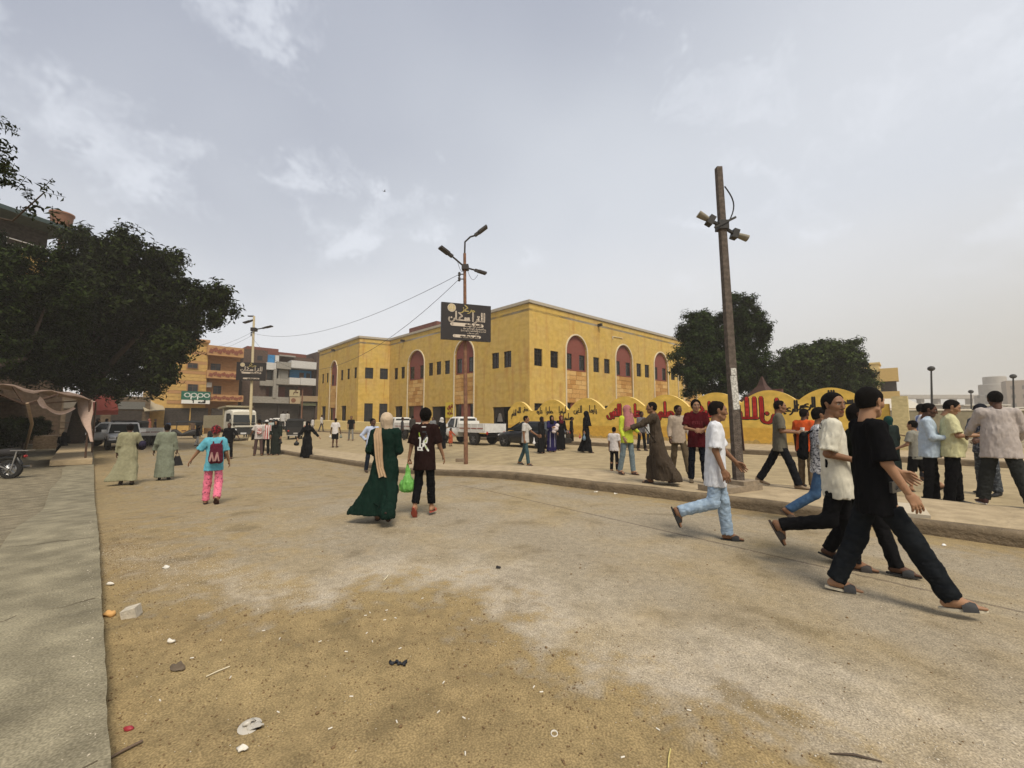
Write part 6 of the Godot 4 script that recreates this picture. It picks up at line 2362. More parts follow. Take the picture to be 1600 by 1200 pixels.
func stall() -> void:
	var linen := cloth(0.50, 0.37, 0.30)
	var wood := worn(0.10, 0.06, 0.04, 0.3, 0.7, 461)
	var o := thing("market_stall", "street stall under a sagging pinkish cloth canopy at the left", "stall", street(18.0, -3.0, 0.0))
	var base := o.position
	var a := deep(-70, 588, 12.5); var b := deep(141, 623, 17.5); var c := deep(150, 628, 20.0); var d := deep(-40, 600, 16.5)
	var g := Geo.new()
	var rows := []
	for i in 15:
		var r := PackedVector3Array()
		var t := i / 14.0
		for k in 9:
			var w := k / 8.0
			var p := a.lerp(b, t).lerp(d.lerp(c, t), w)
			p.y += -0.10 * sin(PI * w) * (0.5 + 0.5 * sin(t * 9.0)) + 0.025 * sin(t * 23.0 + w * 4.0) + 0.22 * exp(-pow((t - 0.78) / 0.12, 2.0)) * sin(PI * clampf(w + 0.2, 0, 1))
			r.append(p - base)
		rows.append(r)
	g.ring_mesh(rows, false)
	# the front flap
	rows = []
	for i in 15:
		var t := i / 14.0
		var p := a.lerp(b, t) - base
		p.y += 0.05 * sin(t * 23.0) + 0.22 * exp(-pow((t - 0.78) / 0.12, 2.0)) * 0.55
		var dn := 0.07 + 0.05 * sin(t * 17.0)
		rows.append(PackedVector3Array([p, p + Vector3(0.02, -dn * 0.5, 0.03), p + Vector3(0, -dn, 0.0)]))
	g.ring_mesh(rows, false)
	part("canopy", g, linen, o)
	g = Geo.new()
	rows = []
	var cp := [deep(138, 625, 17.6), deep(139, 645, 17.5), deep(139, 662, 17.3), deep(143, 676, 17.2), deep(146, 690, 17.1)]
	for i in 5:
		var wd: float = [0.42, 0.40, 0.22, 0.10, 0.05][i]
		var p: Vector3 = cp[i] - base
		rows.append(PackedVector3Array([p + Vector3(-wd, 0, 0.05), p + Vector3(-wd * 0.3, 0, 0.12), p + Vector3(wd * 0.3, 0, -0.02), p + Vector3(wd * 0.6, 0.02, 0.06)]))
	g.ring_mesh(rows, false)
	part("hanging_cloth", g, linen, o)
	g = Geo.new()
	rows = []
	for i in 12:
		var t := i / 11.0
		var p := deep(62, 626, 14.5).lerp(deep(118, 640, 16.5), t) - base + Vector3(0, -0.32 * sin(PI * t) + 0.1 * t, 0)
		var wd := 0.12 if i > 1 else 0.3
		rows.append(PackedVector3Array([p + Vector3(0, wd * 0.5, 0), p + Vector3(0, 0, 0.08), p + Vector3(0, -wd * 0.5, 0)]))
	g.ring_mesh(rows, false)
	part("hanging_cloth", g, linen, o)
	var hub := deep(38, 632, 14.6) - base
	for q in [[0.05, 0.0], [0.35, 0.0], [0.7, 0.0], [0.0, 1.0], [0.3, 1.0], [0.62, 1.0], [0.95, 0.5]]:
		g = Geo.new()
		g.bar(hub, a.lerp(b, q[0]).lerp(d.lerp(c, q[0]), q[1]) - base - Vector3(0, 0.03, 0), 0.05)
		part("rib", g, wood, o)
	var foot := spot(36, 714, 0.1) - base
	g = Geo.new()
	g.tube([foot, deep(50, 662, 15.0) - base, hub + Vector3(0.1, 0.05, 0)], 0.045, 7)
	part("pole", g, worn(0.28, 0.2, 0.13, 0.2, 0.6, 462), o)
	for q in [b, c]:
		g = Geo.new()
		g.tube([Vector3(q.x, -0.3, q.z) - base, q - base], 0.035, 6)
		part("pole", g, wood, o)
	# counter with goods
	g = Geo.new()
	g.box(Vector3(0, 0.4, 0), Vector3(2.4, 0.8, 1.0))
	single("stall_counter", g, worn(0.17, 0.12, 0.075, 0.25, 0.8, 463), "low brown counter in the shade of the stall canopy", "counter", spot(72, 700, 0.085), STREET + PI / 2)
	g = Geo.new()
	for i in 4:
		g.box(Vector3(0, 0.30 + i * 0.42, 0), Vector3(1.3, 0.05, 0.5))
	for x in [-0.62, 0.62]:
		for z in [-0.22, 0.22]:
			g.bar(Vector3(x, 0, z), Vector3(x, 1.75, z), 0.05)
	single("goods_rack", g, wood, "dark rack of shelves behind the seated woman", "rack", spot(122, 695, 0.085) + street(2.0, -0.6), STREET)
	# potted bushes in the shade on the left
	var r := RandomNumberGenerator.new()
	r.seed = 5
	for i in 4:
		var p := [spot(14, 716, 0.085), spot(-14, 722, 0.085), spot(34, 708, 0.085), spot(56, 700, 0.085)][i] as Vector3
		var lb: String = ["dark potted bush at the left edge behind the motorcycle", "dark bush partly outside the left edge of the photo", "dark potted bush beside the leaning stall pole", "smaller dark bush right of the leaning stall pole"][i]
		var bl := [[p + Vector3(0, 1.1, 0), 0.55], [p + Vector3(0.2, 1.5, -0.1), 0.4], [p + Vector3(-0.25, 0.8, 0.1), 0.4]]
		tree("potted_bush", lb, p, [[p, p + Vector3(0, 0.6, 0), p + Vector3(0.05, 1.1, 0)]], bl, 500, 0.10, Color(0.025, 0.040, 0.014), 310 + i, 0.05, "bush")
	# concrete slab ramp on the pavement
	g = Geo.new()
	var e := [spot(77, 729, 0.1), spot(144, 726, 0.1), spot(143, 700, 0.1), spot(98, 702, 0.1)]
	var h := []
	for k in 2:
		for q in e:
			h.append(Vector3(q.x - e[0].x, q.y + 0.02 + 0.20 * k - e[0].y, q.z - e[0].z))
	h[6].y += 0.12; h[7].y += 0.12
	g.hexa(h)
	single("concrete_ramp", g, worn(0.40, 0.31, 0.19, 0.18, 1.2, 471), "raised concrete ramp slab with a broken corner beside the stall", "slab", e[0])
	g = Geo.new()
	g.box(Vector3(0, 0.05, 0), Vector3(1.0, 0.10, 0.5))
	single("paving_slab", g, worn(0.46, 0.40, 0.30, 0.15, 0.6, 472), "pale patterned cover slab set in the island pavement", "cover", spot(1412, 797, 0.175) - Vector3(0, 0.06, 0), STREET + 0.1)

func litter() -> void:
	var r := RandomNumberGenerator.new()
	r.seed = 4040
	var lump := func(size: Vector3, rough: float, sd: int) -> Geo:
		var g := Geo.new()
		var f := FastNoiseLite.new()
		f.seed = sd; f.frequency = 1.6
		size *= 0.72
		g.ball(Vector3(0, size.y * 0.45, 0), size * 0.5, 10, 7)
		for i in g.v.size():
			g.v[i] += g.n[i] * f.get_noise_3dv(g.v[i] * (1.0 / size.x)) * size.x * rough
		return g
	var at := func(u: float, v: float) -> Vector3:
		var p := spot(u, v)
		var q := along(p)
		return Vector3(p.x, p.y + road_lift(q.x, q.y), p.z)
	var white := paint(0.66, 0.62, 0.54, 0.8)
	var g := Geo.new()
	var bs := Basis(Vector3.UP, 0.35) * Basis(Vector3.BACK, 0.22)
	g.box(Vector3(0, 0.038, 0), Vector3(0.095, 0.08, 0.105), bs)
	var f := FastNoiseLite.new()
	f.seed = 9; f.frequency = 9.0
	single("stone_block", g, worn(0.52, 0.47, 0.38, 0.2, 0.3, 481, 0.9, 0.6), "whitish broken block lying on the road near the left kerb", "block", at.call(205, 962))
	single("crumpled_wrapper", lump.call(Vector3(0.11, 0.05, 0.08), 0.5, 2), paint(0.60, 0.34, 0.12, 0.6), "orange crumpled wrapper left of the white block", "wrapper", at.call(170, 962))
	single("paper_scrap", lump.call(Vector3(0.13, 0.035, 0.055), 0.25, 3), white, "white paper scrap near the kerb beyond the white block", "paper", at.call(172, 915))
	single("plastic_scrap", lump.call(Vector3(0.10, 0.03, 0.06), 0.5, 4), paint(0.6, 0.58, 0.52, 0.4), "thin whitish plastic scrap on the road before the girl in pink", "plastic scrap", at.call(260, 888))
	single("pale_stone", lump.call(Vector3(0.075, 0.04, 0.05), 0.35, 5), white, "small white stone right of the broken block", "stone", at.call(267, 1004))
	single("dry_leaves", lump.call(Vector3(0.11, 0.025, 0.06), 0.7, 6), paint(0.12, 0.09, 0.06), "curled dry dark leaves on the sand", "leaf", at.call(277, 1052))
	g = Geo.new()
	g.tube([Vector3(-0.035, 0.006, 0.05), Vector3(0.0, 0.009, 0.0), Vector3(0.035, 0.006, -0.055)], 0.0035, 5)
	single("straw", g, paint(0.62, 0.55, 0.4), "pale bent straw on the sand right of the dry leaves", "straw", at.call(340, 1055))
	g = Geo.new()
	g.lathe([Vector2(0.001, 0.010), Vector2(0.034, 0.009), Vector2(0.052, 0.004), Vector2(0.054, 0.002)], 16, Transform3D(Basis(Vector3.RIGHT, 0.1), Vector3.ZERO), 0)
	g.add(lump.call(Vector3(0.08, 0.03, 0.03), 0.7, 7), Transform3D(Basis(Vector3.UP, 0.8), Vector3(0.0, 0.008, 0)))
	g.add(lump.call(Vector3(0.1, 0.012, 0.07), 0.4, 8), Transform3D(Basis(Vector3.UP, 0.2), Vector3(0.035, 0.004, 0.01)))
	var film := paint(0.44, 0.41, 0.35, 0.3)
	single("cup_lid", g, film, "flattened translucent plastic cup lid on the sand", "lid", at.call(390, 1137))
	single("paper_scrap", lump.call(Vector3(0.06, 0.025, 0.04), 0.7, 9), white, "crumpled white paper just below the plastic lid", "paper", at.call(378, 1173))
	single("red_wrapper", lump.call(Vector3(0.075, 0.03, 0.045), 0.3, 10), paint(0.30, 0.03, 0.04, 0.5), "crushed red wrapper on the sand near the kerb", "wrapper", at.call(201, 1140))
	g = Geo.new()
	g.tube([Vector3(-0.03, 0.006, 0.06), Vector3(0, 0.01, 0), Vector3(0.035, 0.006, -0.07)], [0.004, 0.007, 0.006], 5)
	single("twig", g, paint(0.13, 0.09, 0.06), "short dark twig at the bottom near the left kerb", "twig", at.call(190, 1180))
	g = Geo.new()
	for i in 5:
		g.add(lump.call(Vector3(0.06, 0.022, 0.02), 0.8, 20 + i), Transform3D(Basis(Vector3.UP, i * 1.1), Vector3(-0.04 + i * 0.022, 0.004, r.randf_range(-0.015, 0.015))))
	single("black_rag", g, paint(0.02, 0.022, 0.028, 0.6), "twisted black rag on the sand in the middle foreground", "rag", at.call(620, 1038))
	g = Geo.new()
	g.lathe([Vector2(0.014, 0.0), Vector2(0.018, 0.0), Vector2(0.018, 0.008), Vector2(0.014, 0.008), Vector2(0.014, 0.0)], 14, Transform3D(Basis(Vector3.RIGHT, 0.25), Vector3.ZERO), 0)
	single("bottle_ring", g, white, "small white bottle ring on the sand right of the middle", "ring", at.call(866, 1145))
	single("dark_scrap", lump.call(Vector3(0.07, 0.03, 0.04), 0.5, 11), paint(0.02, 0.018, 0.018), "small black scrap on the pale road in mid picture", "scrap", at.call(779, 888))
	g = Geo.new()
	g.tube([Vector3(0.0, 0.006, 0.07), Vector3(0.008, 0.01, 0), Vector3(0.0, 0.006, -0.07)], 0.005, 5)
	single("straw", g, paint(0.66, 0.60, 0.42), "pale straw standing out at the edge of the sand drift", "straw", at.call(603, 903))
	single("paper_scrap", lump.call(Vector3(0.07, 0.03, 0.05), 0.5, 12), paint(0.75, 0.73, 0.70), "white crumpled paper in the gutter at the right", "paper", at.call(1475, 853))
	single("paper_scrap", lump.call(Vector3(0.10, 0.02, 0.05), 0.5, 13), white, "white scrap at the foot of the island kerb", "paper", at.call(931, 769))
	single("paper_scrap", lump.call(Vector3(0.12, 0.02, 0.05), 0.6, 14), white, "torn pale scraps in the gutter right of the first white scrap", "paper", at.call(962, 772))
	g = Geo.new()
	g.tube([Vector3(-0.10, 0.006, -0.015), Vector3(0, 0.012, 0), Vector3(0.10, 0.004, 0.03)], [0.003, 0.006, 0.004], 5)
	single("twig", g, paint(0.07, 0.05, 0.035), "long dark twig on the road at the lower right", "twig", at.call(1335, 1185))
	g = Geo.new()
	g.tube([Vector3(-0.02, 0.006, 0.05), Vector3(0.0, 0.01, 0), Vector3(0.03, 0.006, -0.06)], 0.004, 5)
	single("straw", g, paint(0.5, 0.42, 0.16), "yellow straw at the bottom edge of the road", "straw", at.call(1045, 1190))
	# cigarette ends: alike small white stubs on the sand
	var ends := [[578, 958], [571, 963], [604, 955], [601, 970], [618, 966], [573, 988], [582, 1001], [541, 1018], [625, 1016], [693, 1068], [549, 1090], [725, 1119], [834, 1078], [516, 1137], [685, 1112], [737, 968], [660, 936], [437, 1000], [435, 1109], [846, 1086], [1028, 1137], [1077, 1114], [973, 1183], [727, 1178], [620, 1130], [412, 983], [300, 1030], [345, 1000], [250, 1095], [360, 1060], [500, 1003]]
	var stub := Geo.new()
	stub.tube([Vector3(-0.010, 0.0034, 0), Vector3(0.010, 0.0034, 0)], 0.0035, 6)
	var mesh := stub.mesh()
	for q in ends:
		var p: Vector3 = at.call(q[0], q[1])
		var o := part(numbered("cigarette_end"), mesh, white, self)
		o.position = p
		o.rotation.y = r.randf() * TAU
		tag(o, "small whitish cigarette end lying on the sandy foreground road", "cigarette end", "cigarette ends on the sand")

# --- people ---

var protos := {}
var crease := FastNoiseLite.new()

func head_field(cell: float) -> Field:   # face towards z, middle of the head at 0
	var f := Field.new(Vector3(-0.12, -0.17, -0.14), Vector3(0.12, 0.15, 0.15), cell)
	var X := Vector3.RIGHT
	f.bone(Vector3(0, 0.032, -0.022), Vector3(0, 0.030, 0.0), 0.092, 0.088, 0.02, X, 0.83)
	f.bone(Vector3(0, -0.005, 0.026), Vector3(0, -0.066, 0.040), 0.064, 0.042, 0.03, X, 0.95)
	f.bone(Vector3(0, -0.094, 0.056), Vector3(0, -0.097, 0.058), 0.020, 0.018, 0.03)
	for s in [-1.0, 1.0]:
		f.bone(Vector3(s * 0.056, -0.055, 0.0), Vector3(s * 0.018, -0.094, 0.05), 0.018, 0.016, 0.03)
		f.bone(Vector3(s * 0.042, -0.018, 0.058), Vector3(s * 0.050, -0.010, 0.04), 0.018, 0.020, 0.025)
		f.bone(Vector3(s * 0.010, 0.034, 0.082), Vector3(s * 0.044, 0.032, 0.068), 0.010, 0.010, 0.016)
		f.bone(Vector3(s * 0.031, 0.012, 0.098), Vector3(s * 0.031, 0.012, 0.094), 0.017, 0.017, 0.012, Vector3.ZERO, 1.0, 0, true)
		f.bone(Vector3(s * 0.031, 0.011, 0.0725), Vector3(s * 0.031, 0.011, 0.072), 0.0125, 0.0125, 0.004)
		f.bone(Vector3(s * 0.011, -0.034, 0.086), Vector3(s * 0.012, -0.036, 0.080), 0.009, 0.009, 0.008)
		f.bone(Vector3(s * 0.079, 0.022, -0.012), Vector3(s * 0.076, -0.018, -0.004), 0.019, 0.012, 0.008, X, 0.42)
	f.bone(Vector3(0, 0.014, 0.086), Vector3(0, -0.028, 0.103), 0.0095, 0.0125, 0.014)
	f.bone(Vector3(-0.017, -0.0575, 0.083), Vector3(0.017, -0.0575, 0.083), 0.0075, 0.0075, 0.007)
	f.bone(Vector3(-0.015, -0.0690, 0.083), Vector3(0.015, -0.0690, 0.083), 0.0085, 0.0085, 0.007)
	f.bone(Vector3(0, -0.05, -0.022), Vector3(0, -0.16, -0.038), 0.054, 0.058, 0.025)
	return f

func hand_field(cell: float, curl: float) -> Field:   # left hand: wrist at 0, fingers down, palm towards -x, thumb towards z
	var f := Field.new(Vector3(-0.10, -0.21, -0.06), Vector3(0.045, 0.03, 0.09), cell)
	f.bone(Vector3(0, 0.02, 0), Vector3(0, -0.02, 0), 0.026, 0.027, 0.01, Vector3.RIGHT, 0.75)
	f.bone(Vector3(0, -0.035, 0.012), Vector3(0, -0.085, 0.020), 0.028, 0.022, 0.02, Vector3.RIGHT, 0.5)
	f.bone(Vector3(0, -0.035, -0.010), Vector3(0, -0.082, -0.018), 0.026, 0.020, 0.02, Vector3.RIGHT, 0.5)
	for i in 4:
		var z: float = [0.031, 0.011, -0.009, -0.028][i]
		var l: float = [0.074, 0.083, 0.077, 0.060][i]
		var p := Vector3(0.0, -0.088 if i < 3 else -0.080, z)
		var a := 0.0
		for k in 3:
			a += curl * [0.9, 1.15, 0.8][k] + (0.03 * i if k == 0 else 0.0)
			var d := Vector3(-sin(a), -cos(a), [0.10, 0.02, -0.05, -0.12][i] * (1.0 - curl * 0.5)).normalized()
			var q: Vector3 = p + d * l * [0.45, 0.32, 0.25][k]
			f.bone(p, q, [0.0098, 0.0090, 0.0082][k], [0.0092, 0.0084, 0.0072][k], 0.005)
			p = q
	var tp := [Vector3(-0.006, -0.022, 0.022), Vector3(-0.018, -0.052, 0.046), Vector3(-0.022 - curl * 0.018, -0.082, 0.054 - curl * 0.008), Vector3(-0.026 - curl * 0.035, -0.106, 0.054 - curl * 0.022)]
	for k in 3:
		f.bone(tp[k], tp[k + 1], [0.014, 0.0115, 0.0098][k], [0.0115, 0.0100, 0.0080][k], 0.010)
	return f

func foot_field(cell: float) -> Field:   # ankle at 0, toes towards z, sole at -0.078
	var f := Field.new(Vector3(-0.07, -0.10, -0.09), Vector3(0.07, 0.05, 0.21), cell)
	f.bone(Vector3(0, 0.04, -0.005), Vector3(0, -0.01, 0.0), 0.036, 0.040, 0.02)
	f.bone(Vector3(0, -0.045, -0.035), Vector3(0, -0.03, 0.02), 0.030, 0.040, 0.03)
	f.bone(Vector3(0, -0.025, 0.02), Vector3(0, -0.058, 0.115), 0.038, 0.030, 0.03, Vector3.RIGHT, 1.1)
	for i in 5:
		var x: float = [-0.028, -0.012, 0.002, 0.016, 0.029][i]
		var z: float = [0.176, 0.174, 0.166, 0.156, 0.142][i]
		f.bone(Vector3(x * 0.9, -0.060, 0.11), Vector3(x, -0.066, z), 0.014, [0.0115, 0.0085, 0.008, 0.0075, 0.0075][i], 0.006)
	f.cut(Vector3(0, -0.078, 0), Vector3.DOWN)
	return f

func hair_field(cell: float, thick: float, low: float) -> Field:
	var f := Field.new(Vector3(-0.14, -0.12, -0.16), Vector3(0.14, 0.19, 0.15), cell)
	var X := Vector3.RIGHT
	f.bone(Vector3(0, 0.036, -0.024), Vector3(0, 0.036, -0.004), 0.093 + thick, 0.089 + thick, 0.02, X, 0.84)
	f.bone(Vector3(0, -0.03, -0.045), Vector3(0, -0.04, -0.045), 0.060 + thick * 0.5, 0.056 + thick * 0.3, 0.03, X, 1.0)
	f.cut(Vector3(0, 0.062, 0.085), Vector3(0, -0.50, 0.86).normalized())
	f.cut(Vector3(0, 0.0, 0.030), Vector3(0, -0.30, 0.95).normalized())
	f.cut(Vector3(0, low, -0.02), Vector3(0, -0.94, 0.34).normalized())
	for s in [-1.0, 1.0]:
		f.bone(Vector3(s * 0.09, 0.0, -0.006), Vector3(s * 0.09, -0.04, 0.0), 0.028, 0.03, 0.01, Vector3.ZERO, 1.0, 0, true)
	crease.frequency = 1.0
	f.wrinkle(crease, thick * 0.55, Vector3(70, 70, 70) if thick > 0.015 else Vector3(110, 110, 110))
	return f

func proto(called: String) -> Geo:
	if protos.has(called):
		return protos[called]
	var fine := called.ends_with("+")
	var k := called.trim_suffix("+")
	var c := 0.0046 if fine else 0.0095
	var f: Field
	match k:
		"head": f = head_field(c)
		"hand": f = hand_field(0.0045 if fine else 0.0075, 0.28)
		"grip": f = hand_field(0.0045 if fine else 0.0075, 0.95)
		"foot": f = foot_field(0.006 if fine else 0.011)
		"short": f = hair_field(c * 1.15, 0.0072, -0.032)
		"full": f = hair_field(c * 1.15, 0.026, -0.055)
		"buzz": f = hair_field(c * 1.15, 0.0055, -0.03)
	var g := Geo.new()
	f.mesh(g)
	g.colored = true
	protos[called] = g
	return g

func add_head(g: Geo, t: Transform3D, fine: bool, skin: Color, beard := 0.0) -> void:
	var src := proto("head+" if fine else "head")
	var k := g.v.size()
	g.add(src, t)
	for i in src.v.size():
		var p := src.v[i]
		var c := skin
		var ax := absf(p.x)
		if p.z > 0.045:
			var ex := (ax - 0.031) / 0.0135
			var ey := (p.y - 0.011) / 0.0065
			if ex * ex + ey * ey < 1.0:
				c = Color(0.34, 0.31, 0.28) if absf(ax - 0.031) > 0.0058 else Color(0.012, 0.008, 0.006)
			elif ex * ex * 0.72 + pow((p.y - 0.012) / 0.0098, 2.0) < 1.0:
				c = skin * 0.45
			elif ax > 0.010 and ax < 0.052 and absf(p.y - (0.0335 - 0.10 * absf(ax - 0.033))) < 0.0052:
				c = Color(0.014, 0.010, 0.008)
			elif pow(p.x / 0.026, 2.0) + pow((p.y + 0.063) / 0.0125, 2.0) < 1.0 and p.z > 0.06:
				c = Color(skin.r * 0.85, skin.g * 0.58, skin.b * 0.60)
			elif absf(p.y + 0.040) < 0.004 and ax < 0.016 and ax > 0.005:
				c = skin * 0.5
		if beard > 0.0 and p.z > 0.0 and p.y < -0.042 and p.y > -0.115:
			var lip := pow(p.x / 0.024, 2.0) + pow((p.y + 0.063) / 0.011, 2.0)
			if lip > 1.0 and (p.y < -0.075 or ax > 0.03 or absf(p.y + 0.048) < 0.006):
				c = c.lerp(Color(0.02, 0.015, 0.012), beard)
		g.c[k + i] = c

func turned(v: Vector3, axis: Vector3, deg: float) -> Vector3:
	return v.rotated(axis, deg_to_rad(deg))

func skeleton(p: Dictionary) -> Dictionary:   # joints in the person's own axes: z ahead, x to the left, feet on y = 0
	var s: float = p.h / 1.75
	var lean: float = p.get("lean", 0.0)
	var wide: float = p.get("wide", 1.0)
	var j := {}
	var pel := Vector3(0, 0.93, 0) * s
	var spine := Vector3(0, cos(deg_to_rad(lean)), sin(deg_to_rad(lean)))
	var tw := deg_to_rad(p.get("twist", 0.0))
	var lat := Vector3(cos(tw), 0, -sin(tw))
	j.pelvis = pel
	j.chest = pel + spine * 0.40 * s
	j.neck = pel + spine * 0.545 * s
	var hp: float = p.get("hp", 0.0)
	var hb := Basis(Vector3.UP, deg_to_rad(p.get("hy", 0.0)) + tw) * Basis(Vector3.RIGHT, deg_to_rad(hp)) * Basis(Vector3.BACK, deg_to_rad(p.get("hr", 0.0)))
	var hs: float = s * p.get("head", 1.0)
	j.head = j.neck + Vector3(0, 0.150, 0.030) * s + hb * Vector3(0, 0.0, 0.012) * s + Vector3(0, 0, lean * 0.001)
	j.head_t = Transform3D(hb.scaled(Vector3.ONE * hs), j.head)
	var low := 9.0
	for side: float in [1.0, -1.0]:
		var q := "l" if side > 0.0 else "r"
		var a: Array = p.get("a" + q, [0, 6, 12, 0])
		var sh: Vector3 = pel + spine * 0.490 * s + lat * side * 0.170 * s * wide
		var sw := deg_to_rad(a[0] + lean * 0.0)
		var ab := deg_to_rad(a[1])
		var u: Vector3 = Vector3(0, -cos(ab) * cos(sw), cos(ab) * sin(sw)) + Vector3.RIGHT * side * sin(ab)
		u = u.rotated(Vector3.UP, tw)
		var ax := Vector3.RIGHT.rotated(Vector3.UP, tw)
		ax = (ax - u * ax.dot(u)).normalized()
		var fo: Vector3 = u.rotated(ax, -deg_to_rad(a[2]))
		fo = fo.rotated(u, deg_to_rad(a[3]) * side)
		j["sh" + q] = sh
		j["el" + q] = sh + u * 0.285 * s
		j["wr" + q] = j["el" + q] + fo * 0.245 * s
		var th: Vector3 = fo.rotated(ax.rotated(u, deg_to_rad(a[3]) * side), -PI / 2)
		th = (th - fo * th.dot(fo)).normalized()
		var hbas := Basis(-fo, th.rotated(fo, deg_to_rad(a[4]) * side) if a.size() > 4 else th, Vector3.ZERO)
		var yb: Vector3 = -fo
		var zb := hbas.y
		var hand := Basis(yb.cross(zb), yb, zb)
		j["hand" + q] = Transform3D(hand.scaled(Vector3(side, 1, 1) * 1.0) if side > 0.0 else Basis(-hand.x, hand.y, hand.z), j["wr" + q])
		j["hand" + q].basis = j["hand" + q].basis * Basis.from_scale(Vector3.ONE * s * 1.0)
		j["grip" + q] = j["wr" + q] + fo * 0.095 * s
		var l: Array = p.get("l" + q, [0, 2, 3, 0])
		var hip: Vector3 = pel + Vector3(side * 0.088 * s, -0.03 * s, 0)
		var lw := deg_to_rad(l[0])
		var lb := deg_to_rad(l[1])
		var d := Vector3(side * sin(lb), -cos(lb) * cos(lw), cos(lb) * sin(lw))
		var kx := (Vector3.RIGHT - d * d.x).normalized()
		var sd := d.rotated(kx, deg_to_rad(l[2]))
		j["hip" + q] = hip
		j["kn" + q] = hip + d * 0.425 * s
		j["an" + q] = j["kn" + q] + sd * 0.405 * s
		var fp := deg_to_rad(l[3])
		var out: float = deg_to_rad(l[4] if l.size() > 4 else 6.0) * side
		var fb := Basis(Vector3.UP, out) * Basis(Vector3.RIGHT, fp)
		j["foot" + q] = Transform3D(fb.scaled(Vector3.ONE * s), j["an" + q])
		for e in [Vector3(0, -0.09, -0.06), Vector3(0, -0.09, 0.16)]:
			low = minf(low, (j["foot" + q] * e).y)
	if p.has("sit"):
		low = pel.y - p.sit
	for k in j.keys():
		if j[k] is Vector3:
			j[k] -= Vector3(0, low, 0)
		else:
			j[k].origin -= Vector3(0, low, 0)
	j.spine = spine
	j.lat = lat
	j.s = s
	return j

func field_round(pts: Array, pad: float, cell: float) -> Field:
	var a: Vector3 = pts[0]
	var b: Vector3 = pts[0]
	for q in pts:
		a = a.min(q); b = b.max(q)
	return Field.new(a - Vector3(pad, pad, pad), b + Vector3(pad, pad, pad), cell)

func colour(a: Array) -> Color:
	return Color(a[0], a[1], a[2])

func fabric(c, rough := 0.92) -> StandardMaterial3D:
	if c is StandardMaterial3D:
		return c
	return cloth(c[0], c[1], c[2], rough)

func sandal(kind: String, s: float) -> Geo:
	var g := Geo.new()
	if kind == "shoe":
		var rings := []
		for q in [[-0.078, 0.012, -0.05, 0.03], [-0.07, 0.034, -0.09, 0.02], [-0.03, 0.038, -0.09, 0.025], [0.03, 0.040, -0.09, 0.01], [0.08, 0.044, -0.09, -0.028], [0.14, 0.046, -0.09, -0.042], [0.185, 0.034, -0.086, -0.05], [0.2, 0.012, -0.08, -0.06]]:
			var r := PackedVector3Array()
			for k in 10:
				var a := -TAU * k / 10.0
				var yy: float = (q[2] + q[3]) * 0.5 + sin(a) * (q[3] - q[2]) * 0.5
				r.append(Vector3(-cos(a) * q[1], maxf(yy, q[2] + 0.002), q[0]))
			rings.append(r)
		g.ring_mesh(rings)
	else:
		var o := PackedVector2Array()
		for k in 18:
			var a := TAU * k / 18.0
			var zz := sin(a) * 0.138 + 0.055
			o.append(Vector2(cos(a) * (0.042 + 0.010 * sin(a)), zz))
		g.prism(o, 0.076, 0.093, Transform3D(Basis(Vector3.RIGHT, PI / 2), Vector3.ZERO))
	return g

func strap() -> Geo:
	var g := Geo.new()
	var rows := []
	for z in [0.040, 0.060, 0.10, 0.128]:
		var r := PackedVector3Array()
		for k in 9:
			var a := PI * k / 8.0
			r.append(Vector3(cos(a) * 0.053, -0.088 + sin(a) * (0.094 - (z - 0.04) * 0.42), z))
		rows.append(r)
	g.ring_mesh(rows, false)
	return g

